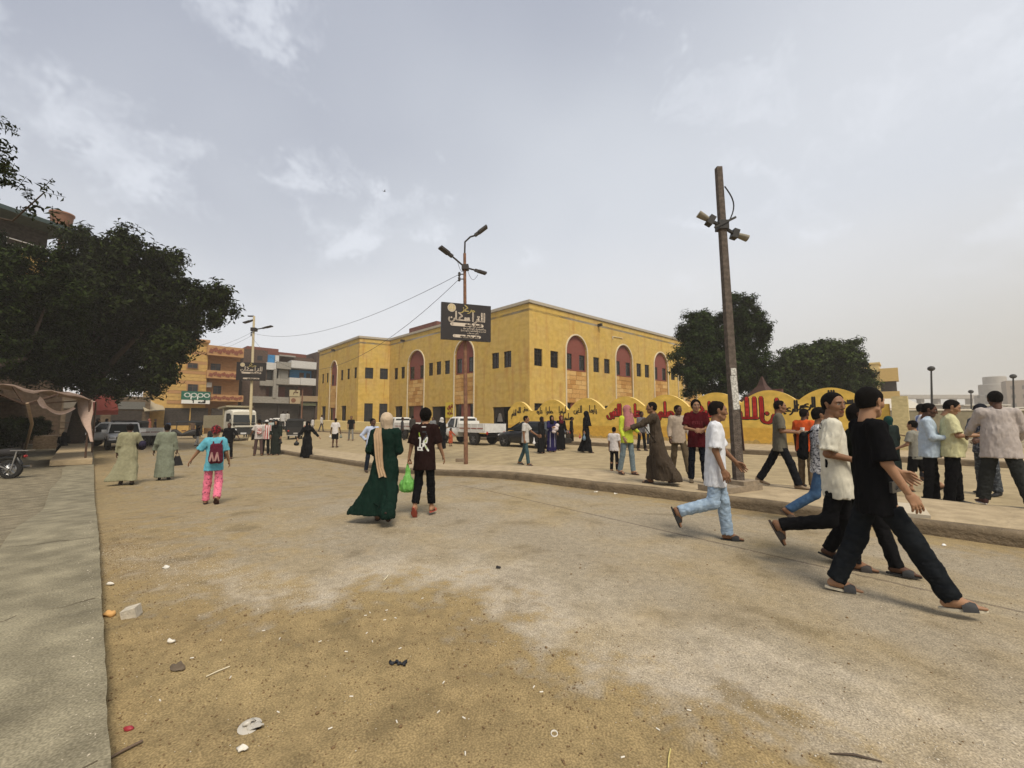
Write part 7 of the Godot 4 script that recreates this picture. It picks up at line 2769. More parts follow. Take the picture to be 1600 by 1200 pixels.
func person(label: String, p: Dictionary) -> Dictionary:
	var o := thing("person", label, "person", p.at, deg_to_rad(p.yaw), p.get("group", ""))
	var j := skeleton(p)
	var s: float = j.s
	var near: bool = p.get("near", false)
	var cell: float = (0.0155 if near else p.get("cell", 0.024)) * 1.0
	var fat: float = p.get("fat", 1.0)
	var skin := colour(p.get("skin", [0.20, 0.105, 0.058]))
	var F := Vector3(0, -j.spine.z, j.spine.y)   # ahead of the chest
	var top: String = p.get("top", "tee")
	var long := top in ["shirt", "robe", "abaya"]
	# body
	var g := Geo.new()
	g.tint = skin
	g.colored = true
	var pts := [j.head, j.pelvis]
	for k in ["shl", "shr", "ell", "elr", "wrl", "wrr", "knl", "knr", "anl", "anr"]:
		pts.append(j[k])
	var f := field_round(pts, 0.14 * s, minf(cell, 0.02))
	f.bone(j.pelvis, j.chest, 0.098 * s, 0.115 * s, 0.04, F, 0.68)
	f.bone(j.shl.lerp(j.shr, 0.06), j.shr.lerp(j.shl, 0.06), 0.046 * s, 0.046 * s, 0.06)
	f.bone(j.chest, j.neck, 0.10 * s, 0.058 * s, 0.04, F, 0.75)
	f.bone(j.neck, j.head - Vector3(0, 0.04, 0.02) * s, 0.056 * s, 0.050 * s, 0.03)
	for q in ["l", "r"]:
		f.bone(j["sh" + q], j["el" + q], 0.046 * s, 0.038 * s, 0.03)
		f.bone(j["el" + q], j["wr" + q], 0.039 * s, 0.0265 * s, 0.02)
		f.bone(j["hip" + q], j["kn" + q], 0.064 * s, 0.052 * s, 0.04)
		f.bone(j["kn" + q], j["kn" + q].lerp(j["an" + q], 0.4) - Vector3(0, 0, 0.012), 0.050 * s, 0.052 * s, 0.03)
		f.bone(j["kn" + q].lerp(j["an" + q], 0.4), j["an" + q], 0.050 * s, 0.034 * s, 0.03)
	f.mesh(g)
	var fine := "+" if near else ""
	add_head(g, j.head_t, near, skin, p.get("beard", 0.0))
	for q in ["l", "r"]:
		var src := proto(("grip" if p.get("grip", "").contains(q) else "hand") + fine)
		var k0 := g.c.size()
		g.add(src, j["hand" + q])
		for i in range(k0, g.c.size()):
			g.c[i] = skin
		if p.get("shoes", "slide") == "slide":
			k0 = g.c.size()
			g.add(proto("foot" + fine), j["foot" + q])
			for i in range(k0, g.c.size()):
				g.c[i] = skin
	var sm := paint(1, 1, 1, 0.55)
	sm.vertex_color_use_as_albedo = true
	sm.metallic_specular = 0.35
	sm.subsurf_scatter_enabled = near
	sm.subsurf_scatter_strength = 0.05
	part("body", g, sm, o)
	# top
	var skirted := top in ["robe", "abaya"]
	var belly: float = p.get("belly", 0.0)
	var hem: float = p.get("hem", 0.05) + 0.09
	var tp := [j.neck, j.pelvis, j.shl, j.shr, j.ell, j.elr]
	if long:
		tp.append_array([j.wrl, j.wrr])
	if skirted:
		tp.append_array([j.anl, j.anr])
	if p.has("sweep"):
		tp.append(p.sweep)
	f = field_round(tp, 0.26 * s if not skirted else 0.3 * s, cell)
	var low: Vector3 = j.pelvis - j.spine * hem * s
	f.bone(low, j.chest, (0.150 if skirted else 0.192) * s * fat, 0.150 * s * lerpf(1.0, fat, 0.6), 0.05, F, 0.70, 0 if skirted else 1)
	f.bone(j.shl.lerp(j.shr, 0.10), j.shr.lerp(j.shl, 0.10), 0.062 * s, 0.062 * s, 0.07, F, 0.95)
	f.bone(j.chest, j.neck - j.spine * 0.03 * s, 0.135 * s, 0.070 * s, 0.05, F, 0.75)
	if belly > 0.0:
		f.bone(j.pelvis + j.spine * 0.16 * s + F * 0.03, j.pelvis + j.spine * 0.08 * s + F * 0.035, belly, belly * 0.95, 0.10)
	for q in ["l", "r"]:
		var sh: Vector3 = j["sh" + q]
		var e: Vector3 = j["el" + q]
		var w: Vector3 = j["wr" + q]
		if long:
			var loose := 1.25 if skirted else 1.0
			f.bone(sh, e, 0.068 * s * loose, 0.055 * s * loose, 0.05)
			var cuff: float = p.get("cuff", 0.93)
			f.bone(e, e.lerp(w, cuff), 0.054 * s * loose, (0.058 if skirted else 0.042) * s, 0.03, Vector3.ZERO, 1.0, 2)
		else:
			f.bone(sh, sh.lerp(e, p.get("sleeve", 0.78)), 0.070 * s, 0.080 * s, 0.05, Vector3.ZERO, 1.0, 2)
	if top in ["shirt"] or p.get("collar", false):
		f.bone(j.neck - j.spine * 0.01 * s, j.neck + j.spine * 0.045 * s + F * 0.006, 0.070 * s, 0.064 * s, 0.01, Vector3.ZERO, 1.0, 2)
	if skirted:
		var hy: float = p.get("skirt_y", 0.10) * s
		var foot := Vector3((j.anl.x + j.anr.x) * 0.5, hy, (j.anl.z + j.anr.z) * 0.5)
		var wide: float = p.get("flare", 0.23)
		f.bone(j.pelvis, foot + Vector3(0, -0.1, 0), 0.150 * s * fat, wide * s, 0.08, Vector3.BACK, 0.78)
		for q in ["l", "r"]:
			f.bone(j["hip" + q], j["kn" + q], 0.115 * s, 0.105 * s, 0.08)
			f.bone(j["kn" + q], j["an" + q] - Vector3(0, 0.06, 0), 0.105 * s, 0.120 * s, 0.10)
		if p.has("sweep"):
			f.bone(j.pelvis + Vector3(0, -0.15, 0), p.sweep, 0.13 * s, 0.17 * s, 0.12, Vector3.BACK, 0.75)
			f.bone(j.pelvis + Vector3(0, -0.15, 0), Vector3(p.sweep).lerp(foot, 0.5), 0.14 * s, 0.20 * s, 0.12, Vector3.BACK, 0.75)
		crease.frequency = 1.0
		f.wrinkle(crease, 0.022 if near else 0.016, Vector3(9, 1.6, 9))
		f.cut(Vector3(0, hy, 0), Vector3.DOWN)
	crease.frequency = 1.0
	if near:
		f.wrinkle(crease, 0.012, Vector3(11, 5, 11))
		f.wrinkle(crease, 0.009, Vector3(27, 7, 27))
	else:
		f.wrinkle(crease, 0.008, Vector3(14, 8, 14))
	g = Geo.new()
	f.mesh(g)
	var names := {"tee": "tee_shirt", "shirt": "shirt", "robe": "robe", "abaya": "long_dress"}
	var tn := part(names.get(top, "shirt"), g, fabric(p.tc), o)
	if p.has("print"):
		for pr in p.print:
			var pg := Geo.new()
			for st in pr.lines:
				var ln := PackedVector2Array()
				for xy in (st as String).split(" "):
					var n := xy.split(",")
					ln.append(Vector2(float(n[0]), float(n[1])))
				var ln2 := PackedVector2Array()
				for i in ln.size() - 1:
					var steps := maxi(int(ln[i].distance_to(ln[i + 1]) / 0.015), 1)
					for k in steps:
						ln2.append(ln[i].lerp(ln[i + 1], float(k) / steps))
				ln2.append(ln[-1])
				stroke(pg, ln2, pr.pen, 0.0)
			var dir: Vector3 = (F if pr.get("side", 1) > 0 else -F)
			var rt: Vector3 = j.spine.cross(dir).normalized() if true else Vector3.RIGHT
			var mid: Vector3 = j.pelvis.lerp(j.neck, pr.get("y", 0.62)) + j.lat * pr.get("x", 0.0)
			for i in pg.v.size():
				var q: Vector3 = mid + rt * pg.v[i].x + j.spine * pg.v[i].y + dir * 0.30
				for k in 40:
					var dd := f.at(q)
					if dd < 0.0035:
						break
					q -= dir * maxf(dd * 0.6, 0.002)
				pg.v[i] = q
				pg.n[i] = dir
			part("print", pg, fabric(pr.col), tn)
	# bottom
	var bot: String = p.get("bottom", "none" if skirted else "trousers")
	if bot != "none":
		tp = [j.pelvis + Vector3(0, 0.14, 0), j.knl, j.knr]
		if bot == "trousers":
			tp.append_array([j.anl, j.anr])
		f = field_round(tp, 0.19 * s, cell)
		var bag: float = p.get("bag", 1.0)
		f.bone(j.hipl.lerp(j.hipr, 0.2), j.hipr.lerp(j.hipl, 0.2), 0.106 * s * fat, 0.106 * s * fat, 0.05, Vector3.BACK, 0.95)
		f.bone(j.pelvis - Vector3(0, 0.02, 0), j.pelvis + j.spine * 0.10 * s, 0.135 * s * fat, 0.128 * s * fat, 0.05, F, 0.72, 2)
		for q in ["l", "r"]:
			if bot == "trousers":
				f.bone(j["hip" + q], j["kn" + q], 0.084 * s * lerpf(1.0, fat, 0.7), 0.066 * s * bag, 0.05)
				f.bone(j["kn" + q], j["kn" + q].lerp(j["an" + q], p.get("cuff_leg", 1.04)), 0.068 * s * bag, 0.064 * s * bag, 0.03, Vector3.ZERO, 1.0, 2)
			else:
				f.bone(j["hip" + q], j["hip" + q].lerp(j["kn" + q], 0.98), 0.102 * s, 0.098 * s, 0.05, Vector3.ZERO, 1.0, 2)
		if not p.get("tucked", false) and not skirted:
			f.cut(low + j.spine * 0.075 * s, j.spine)
		if near:
			f.wrinkle(crease, 0.010, Vector3(12, 9, 12))
			f.wrinkle(crease, 0.008, Vector3(17, 27, 17))
		else:
			f.wrinkle(crease, 0.007, Vector3(18, 10, 18))
		g = Geo.new()
		f.mesh(g)
		part(bot, g, fabric(p.get("bc", [0.01, 0.01, 0.011])), o)
	# hair or cover
	var hair: String = p.get("hair", "short")
	var hc = p.get("hc", [0.012, 0.009, 0.008])
	if hair in ["short", "full", "buzz"]:
		g = Geo.new()
		g.add(proto(hair + fine), j.head_t)
		var hm := paint(hc[0] * 0.6, hc[1] * 0.6, hc[2] * 0.6, 0.75)
		hm.metallic_specular = 0.2
		hm.heightmap_enabled = true
		hm.heightmap_texture = blotches["bump"]
		hm.heightmap_scale = 1.0
		hm.uv1_triplanar = true
		hm.uv1_scale = Vector3.ONE * 9.0
		part("hair", g, hm, o)
	elif hair == "cap":
		g = Geo.new()
		f = Field.new(Vector3(-0.14, -0.06, -0.17), Vector3(0.14, 0.2, 0.22), 0.010)
		f.bone(Vector3(0, 0.04, -0.024), Vector3(0, 0.04, -0.002), 0.108, 0.103, 0.02, Vector3.RIGHT, 0.86)
		f.cut(Vector3(0, 0.045, 0), Vector3(0, -1, 0.0))
		f.bone(Vector3(0, 0.052, 0.07), Vector3(0, 0.045, 0.125), 0.07, 0.06, 0.01, Vector3.UP, 0.12)
		f.mesh(g)
		var gg := Geo.new()
		gg.add(g, j.head_t)
		part("cap", gg, fabric(hc), o)
		g = Geo.new()
		g.add(proto("buzz" + fine), j.head_t)
		part("hair", g, paint(0.012, 0.009, 0.008, 0.7), o)
	elif hair in ["hijab", "veil"]:
		g = Geo.new()
		f = Field.new(Vector3(-0.28, -0.52, -0.27), Vector3(0.28, 0.2, 0.24), 0.012 if near else 0.018)
		f.bone(Vector3(0, 0.040, -0.020), Vector3(0, 0.0, -0.010), 0.112, 0.102, 0.02, Vector3.RIGHT, 0.88)
		f.bone(Vector3(0, -0.01, -0.01), Vector3(0, -0.13, 0.0), 0.098, 0.085, 0.05)
		f.bone(Vector3(0, -0.12, 0.0), Vector3(0, -0.20, 0.0), 0.085, 0.13, 0.06, Vector3.BACK, 0.85)
		var drape: float = p.get("drape", 0.0)
		if drape > 0.0:
			f.bone(Vector3(0, -0.18, 0.02), Vector3(0, -0.20 - drape, 0.05), 0.15, 0.20, 0.08, Vector3.BACK, 0.75)
			f.cut(Vector3(0, -0.20 - drape, 0), Vector3(0, -1, 0))
		if hair == "hijab":
			f.bone(Vector3(0, 0.006, 0.125), Vector3(0, -0.052, 0.125), 0.062, 0.056, 0.012, Vector3.BACK, 1.5, 0, true)
		else:
			f.bone(Vector3(0, 0.015, 0.13), Vector3(0, 0.013, 0.13), 0.05, 0.05, 0.01, Vector3.UP, 0.4, 0, true)
		f.wrinkle(crease, 0.007, Vector3(20, 9, 20))
		f.mesh(g)
		var gg := Geo.new()
		var ht: Transform3D = j.head_t
		if p.has("tail"):   # scarf end hanging down the back
			var rows := []
			var tl: Array = p.tail
			for i in tl.size():
				var c: Vector3 = tl[i]
				var r := PackedVector3Array()
				for k in 13:
					var t := k / 12.0 - 0.5
					r.append(c + Vector3(t * (0.085 + 0.05 * sin(i * 1.1) * 0.5 + 0.06 * i / tl.size()) + 0.008 * sin(i * 2.1), -0.05 * absf(t) * (1.0 if i == tl.size() - 1 else 0.0), -0.014 * cos(k * PI * 0.5 + i * 0.25) - 0.012 * cos(t * 3.0)))
				rows.append(r)
			var tg := Geo.new()
			tg.ring_mesh(rows, false)
			part("scarf_end", tg, fabric(p.get("tail_c", hc)), o)
		gg.add(g, ht)
		part("headscarf", gg, fabric(hc), o)
	elif hair == "wrap":
		g = Geo.new()
		f = Field.new(Vector3(-0.15, -0.08, -0.18), Vector3(0.15, 0.22, 0.16), 0.010)
		f.bone(Vector3(0, 0.05, -0.03), Vector3(0, 0.05, -0.004), 0.112, 0.104, 0.02, Vector3.RIGHT, 0.9)
		f.bone(Vector3(0, 0.0, -0.10), Vector3(0.0, -0.02, -0.11), 0.05, 0.045, 0.03)
		f.cut(Vector3(0, 0.03, 0.0), Vector3(0, -0.85, 0.52).normalized())
		f.wrinkle(crease, 0.012, Vector3(26, 40, 26))
		f.mesh(g)
		var gg := Geo.new()
		gg.add(g, j.head_t)
		part("headscarf", gg, fabric(hc), o)
	# shoes
	var shoes: String = p.get("shoes", "slide")
	if shoes != "none":
		var sc = p.get("sc", [0.03, 0.026, 0.024])
		var smat := paint(sc[0], sc[1], sc[2], 0.7)
		for q in ["l", "r"]:
			var sg := Geo.new()
			sg.add(sandal(shoes, s), j["foot" + q])
			if shoes == "shoe":
				var so := part("shoe", sg, smat, o)
				if p.has("sole"):
					var og := Geo.new()
					og.add(sandal("slide", s), j["foot" + q])
					part("sole", og, paint(p.sole[0], p.sole[1], p.sole[2], 0.7), so)
			else:
				var lc = p.get("sole", sc)
				var so := part("sandal", sg, paint(lc[0], lc[1], lc[2], 0.8), o)
				var tg := Geo.new()
				tg.add(strap(), j["foot" + q])
				part("strap", tg, smat, so)
	j.node = o
	return j

func held(called: String, g: Geo, m: Material, label: String, category: String, who: Dictionary, at: Vector3, turn := 0.0) -> Node3D:   # at: in the axes of the person who holds or wears it
	var o := single(called, g, m, label, category, who.node.transform * at, who.node.rotation.y + turn)
	return o

func carrier(w: float, h: float, d: float, slump := 0.02, loops := true) -> Geo:   # a filled thin bag hanging from its handle at 0
	var f := Field.new(Vector3(-w, -h - 0.22, -d - 0.02), Vector3(w, 0.05, d + 0.02), 0.013)
	f.bone(Vector3(0, -0.09, 0), Vector3(0, -h * 0.62, 0), 0.018, w * 0.40, 0.05, Vector3.BACK, d / w)
	f.bone(Vector3(-w * 0.16, -h * 0.80, 0), Vector3(w * 0.16, -h * 0.80, 0), w * 0.36, w * 0.36, 0.05, Vector3.BACK, d / w * 1.1)
	f.bone(Vector3(0, 0.0, 0), Vector3(0, -0.10, 0), 0.016, 0.022, 0.02)
	crease.frequency = 1.0
	f.wrinkle(crease, slump, Vector3(22, 8, 22))
	var g := Geo.new()
	f.mesh(g)
	return g

func satchel(w: float, h: float, d: float) -> Geo:   # soft school bag, its back at z = 0 bulging towards -z
	var f := Field.new(Vector3(-w, -h, -d * 2.2), Vector3(w, h * 0.7, 0.12), 0.016)
	for x in [-0.3, 0.3]:
		f.bone(Vector3(x * w, -h * 0.42, -d * 0.55), Vector3(x * w * 0.8, h * 0.22, -d * 0.45), w * 0.34, w * 0.30, 0.06, Vector3.BACK, d / w * 1.35)
	f.bone(Vector3(-0.2 * w, -h * 0.40, -d * 0.95), Vector3(0.2 * w, -h * 0.40, -d * 0.95), w * 0.24, w * 0.24, 0.05, Vector3.BACK, 0.6)
	crease.frequency = 1.0
	f.wrinkle(crease, 0.012, Vector3(18, 14, 18))
	var g := Geo.new()
	f.mesh(g)
	for x in [-1.0, 1.0]:
		g.tube([Vector3(x * w * 0.30, h * 0.30, -0.02), Vector3(x * w * 0.36, h * 0.46, 0.07), Vector3(x * w * 0.42, h * 0.34, 0.20)], 0.014, 6)
	return g

func who(label: String, u: float, v: float, vt: float, lift: float, yaw: float, p: Dictionary) -> Dictionary:   # feet seen at (u, v), crown of the head at height vt
	var q: Vector3 = spot(u, v, lift) + p.get("move", Vector3.ZERO)
	p.at = q
	p.yaw = yaw
	if not p.has("h"):
		p.h = clampf((deep(u, vt, -q.z).y - q.y) * p.get("k", 1.0), 0.9, 1.92)
	return person(label, p)

func pattern(base: Array, spots: Array, freq: float, share: float, sd: int, metres: float) -> StandardMaterial3D:   # two-coloured printed cloth
	var m := cloth(1, 1, 1)
	var f := FastNoiseLite.new()
	f.seed = sd
	f.frequency = freq
	f.noise_type = FastNoiseLite.TYPE_SIMPLEX_SMOOTH
	var t := NoiseTexture2D.new()
	t.width = 256; t.height = 256
	t.seamless = true
	t.noise = f
	var g := Gradient.new()
	g.interpolation_mode = Gradient.GRADIENT_INTERPOLATE_CONSTANT
	g.set_color(0, lin(spots[0], spots[1], spots[2])); g.set_offset(0, 0.0)
	g.set_color(1, lin(base[0], base[1], base[2])); g.set_offset(1, share)
	t.color_ramp = g
	m.albedo_texture = t
	m.uv1_scale = Vector3.ONE / metres
	return m

func denim(r: float, g: float, b: float) -> StandardMaterial3D:
	var m := cloth(r, g, b, 0.9)
	m.albedo_texture = blotches["denim"]
	m.uv1_scale = Vector3.ONE * 1.6
	return m

func crowd() -> void:
	blotches["denim"] = noise_tex(0.03, 4, Color(0.72, 0.75, 0.80), Color(1, 1, 1), 812, 256)
	crease.seed = 17
	crease.noise_type = FastNoiseLite.TYPE_SIMPLEX_SMOOTH
	crease.fractal_octaves = 2
	var brown := [0.20, 0.105, 0.058]
	var deep_brown := [0.085, 0.042, 0.026]
	var tan := [0.30, 0.165, 0.095]
	var black := [0.010, 0.010, 0.011]
	var jet := [0.010, 0.008, 0.007]
	var m: Dictionary
	var g: Geo

	# --- the walkers on the road, right ---
	m = who("young man in black tee shirt and faded black jeans striding past, nearest of all", 1378, 940, 615, 0.0, 66.0, {"near": true, "k": 1.035, "skin": tan, "tc": [0.008, 0.008, 0.009], "bc": denim(0.016, 0.018, 0.020), "bag": 1.12,
		"hy": 30.0, "hp": 6.0, "lean": -2.0, "twist": 4.0, "ar": [6, 11, 20, 10], "al": [26, 14, 26, 0], "lr": [27, 3, 1, -7, 4], "ll": [-15, 2, 8, 6], "hem": 0.12, "sleeve": 0.95, "fat": 1.02, "hair": "short", "sole": [0.50, 0.45, 0.34], "sc": [0.035, 0.035, 0.036], "hc": jet})
	g = Geo.new()
	for i in 9:
		g.ball(Vector3(-0.035 + 0.012 * i, -0.012 * absf(i - 4.0) * 0.6, 0.004 * (i % 2)), Vector3(0.008, 0.008, 0.006), 8, 5)
	g.box(Vector3(0.0, -0.01, -0.012), Vector3(0.22, 0.09, 0.02))
	held("waist_pouch", g, paint(0.03, 0.03, 0.03, 0.3), "small black pouch with shiny studs worn at the waist of the nearest man", "pouch", m, m.pelvis + Vector3(-0.10, 0.03, 0.13), -0.6)
	m = who("young man in cream white tee shirt looking back, beside the man in black", 1316, 893, 621, 0.0, 58.0, {"near": true, "k": 1.02, "skin": brown, "tc": [0.66, 0.63, 0.52], "bc": [0.010, 0.010, 0.011],
		"hy": -48.0, "hp": 2.0, "hr": 2.0, "lean": -2.0, "ar": [-12, 12, 92, 22], "al": [10, 8, 40, 10], "lr": [-12, 2, 66, 62], "ll": [10, 2, 5, 0], "hem": 0.13, "sleeve": 0.9, "hair": "short", "sc": [0.03, 0.025, 0.022], "sole": [0.05, 0.035, 0.028],
		"print": [{"lines": ["0,0.035 0,-0.035"], "pen": 0.018, "col": black, "side": -1, "y": 0.22, "x": -0.13}, {"lines": ["-0.05,0.03 0.0,0.02 -0.03,-0.01 0.04,-0.03", "-0.06,-0.02 -0.02,-0.05", "0.03,0.03 0.06,0.0", "-0.09,0.0 -0.07,0.04"], "pen": 0.016, "col": [0.02, 0.025, 0.06], "side": -1, "y": 0.90, "x": -0.02}]})
	m = who("boy in plain white tee shirt and pale blue jeans walking right across the road", 1122, 846, 633, 0.0, 68.0, {"near": true, "k": 1.02, "skin": brown, "tc": [0.72, 0.74, 0.78], "bc": denim(0.36, 0.46, 0.56), "bag": 1.12,
		"hy": 6.0, "hp": 2.0, "lean": 2.0, "ar": [-4, 9, 22, 6], "al": [16, 6, 26, 0], "lr": [-6, 2, 66, 68], "ll": [11, 2, 6, 0], "hem": 0.16, "sleeve": 0.92, "hair": "short", "hc": [0.016, 0.011, 0.008], "sc": [0.018, 0.018, 0.018], "sole": [0.02, 0.02, 0.02], "wide": 0.93})
	m = who("dark-shirted young man mostly hidden behind the nearest man", 1352, 889, 633, 0.0, 60.0, {"near": true, "cell": 0.02, "skin": deep_brown, "tc": [0.016, 0.020, 0.016], "bc": black, "hy": -8.0, "ar": [5, 6, 20, 0], "al": [5, 6, 15, 0], "lr": [18, 2, 4, 0], "ll": [-14, 2, 14, 20], "hair": "short", "sc": [0.02, 0.02, 0.02]})
	m = who("youth in black and white patterned shirt and blue jeans behind the cream tee shirt", 1288, 826, 637, 0.0, 62.0, {"skin": brown, "tc": pattern([0.6, 0.6, 0.6], [0.02, 0.02, 0.03], 0.05, 0.42, 3, 0.5), "bc": denim(0.05, 0.10, 0.18), "ar": [5, 6, 30, 0], "lr": [-14, 2, 40, 40], "ll": [14, 2, 6, 0], "sc": [0.05, 0.035, 0.025]})
	var sg := satchel(0.21, 0.42, 0.12)
	held("backpack", sg, cloth(0.012, 0.012, 0.013), "black backpack behind the back of the young man in cream", "backpack", m, m.chest + Vector3(0.0, -0.10, -0.13))

	# --- in the middle of the road ---
	m = who("woman in a flowing dark green dress and cream headscarf seen from behind", 600, 814, 651, 0.0, 188.0, {"near": true, "k": 1.02, "skin": brown, "top": "abaya", "tc": [0.008, 0.022, 0.016], "skirt_y": 0.14, "flare": 0.15, "hair": "hijab", "hc": [0.54, 0.425, 0.30], "al": [-6, 14, 74, 50], "ar": [4, 10, 74, 60], "ll": [6, 2, 2, 0], "lr": [-18, 2, 34, 42], "cuff": 0.6, "sweep": Vector3(0.38, 0.10, -0.06), "fat": 0.98,
		"sc": [0.05, 0.025, 0.015], "sole": [0.04, 0.02, 0.014], "tail": [Vector3(0.09, 1.42, -0.13), Vector3(0.09, 1.32, -0.175), Vector3(0.085, 1.15, -0.18), Vector3(0.07, 0.98, -0.165), Vector3(0.04, 0.82, -0.17), Vector3(0.01, 0.70, -0.19)], "tail_c": [0.48, 0.34, 0.21]})
	m = who("boy in a brown tee shirt with a white and green back print", 662, 806, 646, 0.0, 176.0, {"near": true, "skin": tan, "tc": [0.020, 0.010, 0.009], "bc": [0.008, 0.008, 0.009], "ar": [6, 15, 22, 8], "al": [2, 13, 6, 0], "ll": [2, 2, 26, 52], "lr": [6, 2, 3, 0], "hair": "full", "grip": "l", "hem": 0.14, "sleeve": 0.95, "cuff_leg": 0.86, "bag": 1.05, "fat": 1.03, "sc": [0.42, 0.10, 0.06], "sole": [0.40, 0.09, 0.06],
		"print": [
			{"lines": ["-0.03,0.20 0.03,0.20"], "pen": 0.022, "col": [0.7, 0.7, 0.7], "side": -1, "y": 0.55},
			{"lines": ["-0.075,0.02 -0.05,0.03 -0.05,-0.12", "-0.085,-0.13 -0.02,-0.13 -0.02,-0.17 -0.085,-0.17 -0.085,-0.13", "0.0,-0.17 0.01,-0.03 0.06,0.03 0.055,-0.05 0.01,-0.06 0.085,-0.18", "-0.02,-0.07 0.0,-0.07"], "pen": 0.026, "col": [0.74, 0.74, 0.70], "side": -1, "y": 0.55},
			{"lines": ["-0.07,0.10 -0.06,0.05", "0.035,-0.10 0.06,-0.15", "0.05,0.0 0.035,-0.05"], "pen": 0.022, "col": [0.30, 0.42, 0.05], "side": -1, "y": 0.552},
			{"lines": ["-0.02,0.09 0.05,0.09", "-0.03,0.06 0.06,0.06", "-0.01,0.12 0.04,0.12", "0.02,-0.01 0.03,0.03"], "pen": 0.03, "col": [0.05, 0.055, 0.06], "side": -1, "y": 0.548}]})
	held("plastic_bag", carrier(0.25, 0.46, 0.19, 0.03), green_film(), "bright green plastic bag carried by the boy in brown", "bag", m, m.gripl + Vector3(0, -0.02, 0), 0.3)
	m = who("man in a pale blue shirt with hands at his waist facing the viewer", 580, 738, 651, 0.0, 38.0, {"skin": deep_brown, "cell": 0.02, "top": "shirt", "tc": [0.46, 0.52, 0.66], "bc": [0.016, 0.022, 0.035], "belly": 0.15, "fat": 1.08, "hy": 22.0, "ar": [-18, 34, 78, 60], "al": [-18, 30, 78, 60], "ll": [8, 4, 4, 0], "lr": [-6, 3, 6, 0], "hair": "short", "cuff": 0.8, "shoes": "shoe", "sc": [0.05, 0.03, 0.02]})
	# --- left part of the road ---
	m = who("man in a beige-green robe with a bag under his arm walking away at the left", 197, 757, 663, 0.0, 222.0, {"skin": deep_brown, "cell": 0.019, "top": "robe", "tc": [0.29, 0.275, 0.17], "fat": 1.1, "skirt_y": 0.13, "flare": 0.24, "ar": [8, 24, 62, 20], "al": [4, 8, 10, 0], "ll": [12, 2, 6, 0], "lr": [-12, 2, 16, 20], "hair": "short", "sweep": Vector3(0.30, 0.14, -0.1), "sc": [0.03, 0.02, 0.016]})
	g = Geo.new()
	var bf := Field.new(Vector3(-0.2, -0.25, -0.25), Vector3(0.2, 0.25, 0.25), 0.02)
	bf.bone(Vector3(0, 0.02, -0.1), Vector3(0, -0.05, 0.12), 0.11, 0.12, 0.03, Vector3.RIGHT, 0.8)
	bf.mesh(g)
	held("bundle", g, cloth(0.035, 0.030, 0.055), "dark purple bundle held under the arm of the robed man", "bundle", m, m.pelvis + Vector3(-0.30, 0.20, 0.04))
	m = who("man in a grey-green robe carrying a small black bag at the left", 256, 750, 664, 0.0, 214.0, {"skin": deep_brown, "cell": 0.019, "top": "robe", "tc": [0.205, 0.225, 0.165], "fat": 1.12, "skirt_y": 0.10, "flare": 0.24, "ar": [2, 12, 8, 0], "al": [0, 14, 14, 0], "ll": [4, 2, 4, 0], "lr": [-4, 2, 6, 4], "grip": "r", "hair": "short", "shoes": "shoe", "sc": [0.012, 0.012, 0.012]})
	g = Geo.new()
	g.hexa([Vector3(-0.15, -0.40, 0.06), Vector3(0.15, -0.40, 0.06), Vector3(0.15, -0.40, -0.06), Vector3(-0.15, -0.40, -0.06), Vector3(-0.06, -0.10, 0.03), Vector3(0.06, -0.10, 0.03), Vector3(0.06, -0.10, -0.03), Vector3(-0.06, -0.10, -0.03)])
	g.tube([Vector3(-0.05, -0.11, 0), Vector3(-0.03, 0.0, 0), Vector3(0.03, 0.0, 0), Vector3(0.05, -0.11, 0)], 0.008, 6)
	held("handbag", g, paint(0.012, 0.011, 0.012, 0.5), "small black bag in the hand of the grey-green robed man", "bag", m, m.gripr, 0.5)
	m = who("girl in a turquoise tee shirt and pink spotted trousers walking away", 331, 787, 668, 0.0, 206.0, {"near": true, "skin": tan, "tc": [0.13, 0.42, 0.52], "bc": pattern([0.66, 0.16, 0.24], [0.10, 0.03, 0.05], 0.045, 0.30, 9, 0.75), "bag": 1.15, "al": [4, 34, 12, 0], "ar": [4, 12, 22, 0], "ll": [4, 3, 3, 0], "lr": [-4, 3, 34, 48], "hair": "wrap", "hc": pattern([0.016, 0.012, 0.012], [0.34, 0.02, 0.03], 0.03, 0.36, 12, 0.4), "hem": 0.10, "sleeve": 0.85, "sc": [0.12, 0.05, 0.04], "sole": [0.06, 0.03, 0.025], "wide": 0.95})
	held("drawstring_bag", satchel(0.20, 0.44, 0.10), cloth(0.10, 0.016, 0.030), "maroon drawstring bag on the back of the girl in turquoise", "backpack", m, m.chest + Vector3(-0.05, -0.12, -0.13))
	g = Geo.new()
	for k in [[-0.05, 1.0], [0.04, -1.0]]:
		stroke(g, PackedVector2Array([Vector2(k[0] - 0.03, -0.08), Vector2(k[0], 0.08), Vector2(k[0] + 0.03, -0.08)]), 0.03, 0.0)
	var back := get_child(get_child_count() - 1) as MeshInstance3D
	part("emblem", g, paint(0.35, 0.2, 0.18), back, Transform3D(Basis(Vector3.UP, PI), Vector3(0.0, -0.10, -0.176)))
	m = who("man in a black tracksuit with one arm out facing the viewer", 356, 717, 661, 0.0, 20.0, {"skin": deep_brown, "top": "shirt", "tc": black, "bc": black, "al": [22, 34, 22, 0], "ar": [-4, 14, 26, 0], "ll": [4, 4, 4, 0], "lr": [-4, 4, 5, 0], "hair": "short", "hy": -10.0, "cuff": 0.55})
	who("boy in a dark top and white trousers far down the left side", 308, 697, 664, 0.0, 150.0, {"skin": deep_brown, "tc": [0.015, 0.013, 0.016], "bc": [0.5, 0.48, 0.44], "ll": [10, 2, 6, 0], "lr": [-10, 2, 12, 10]})
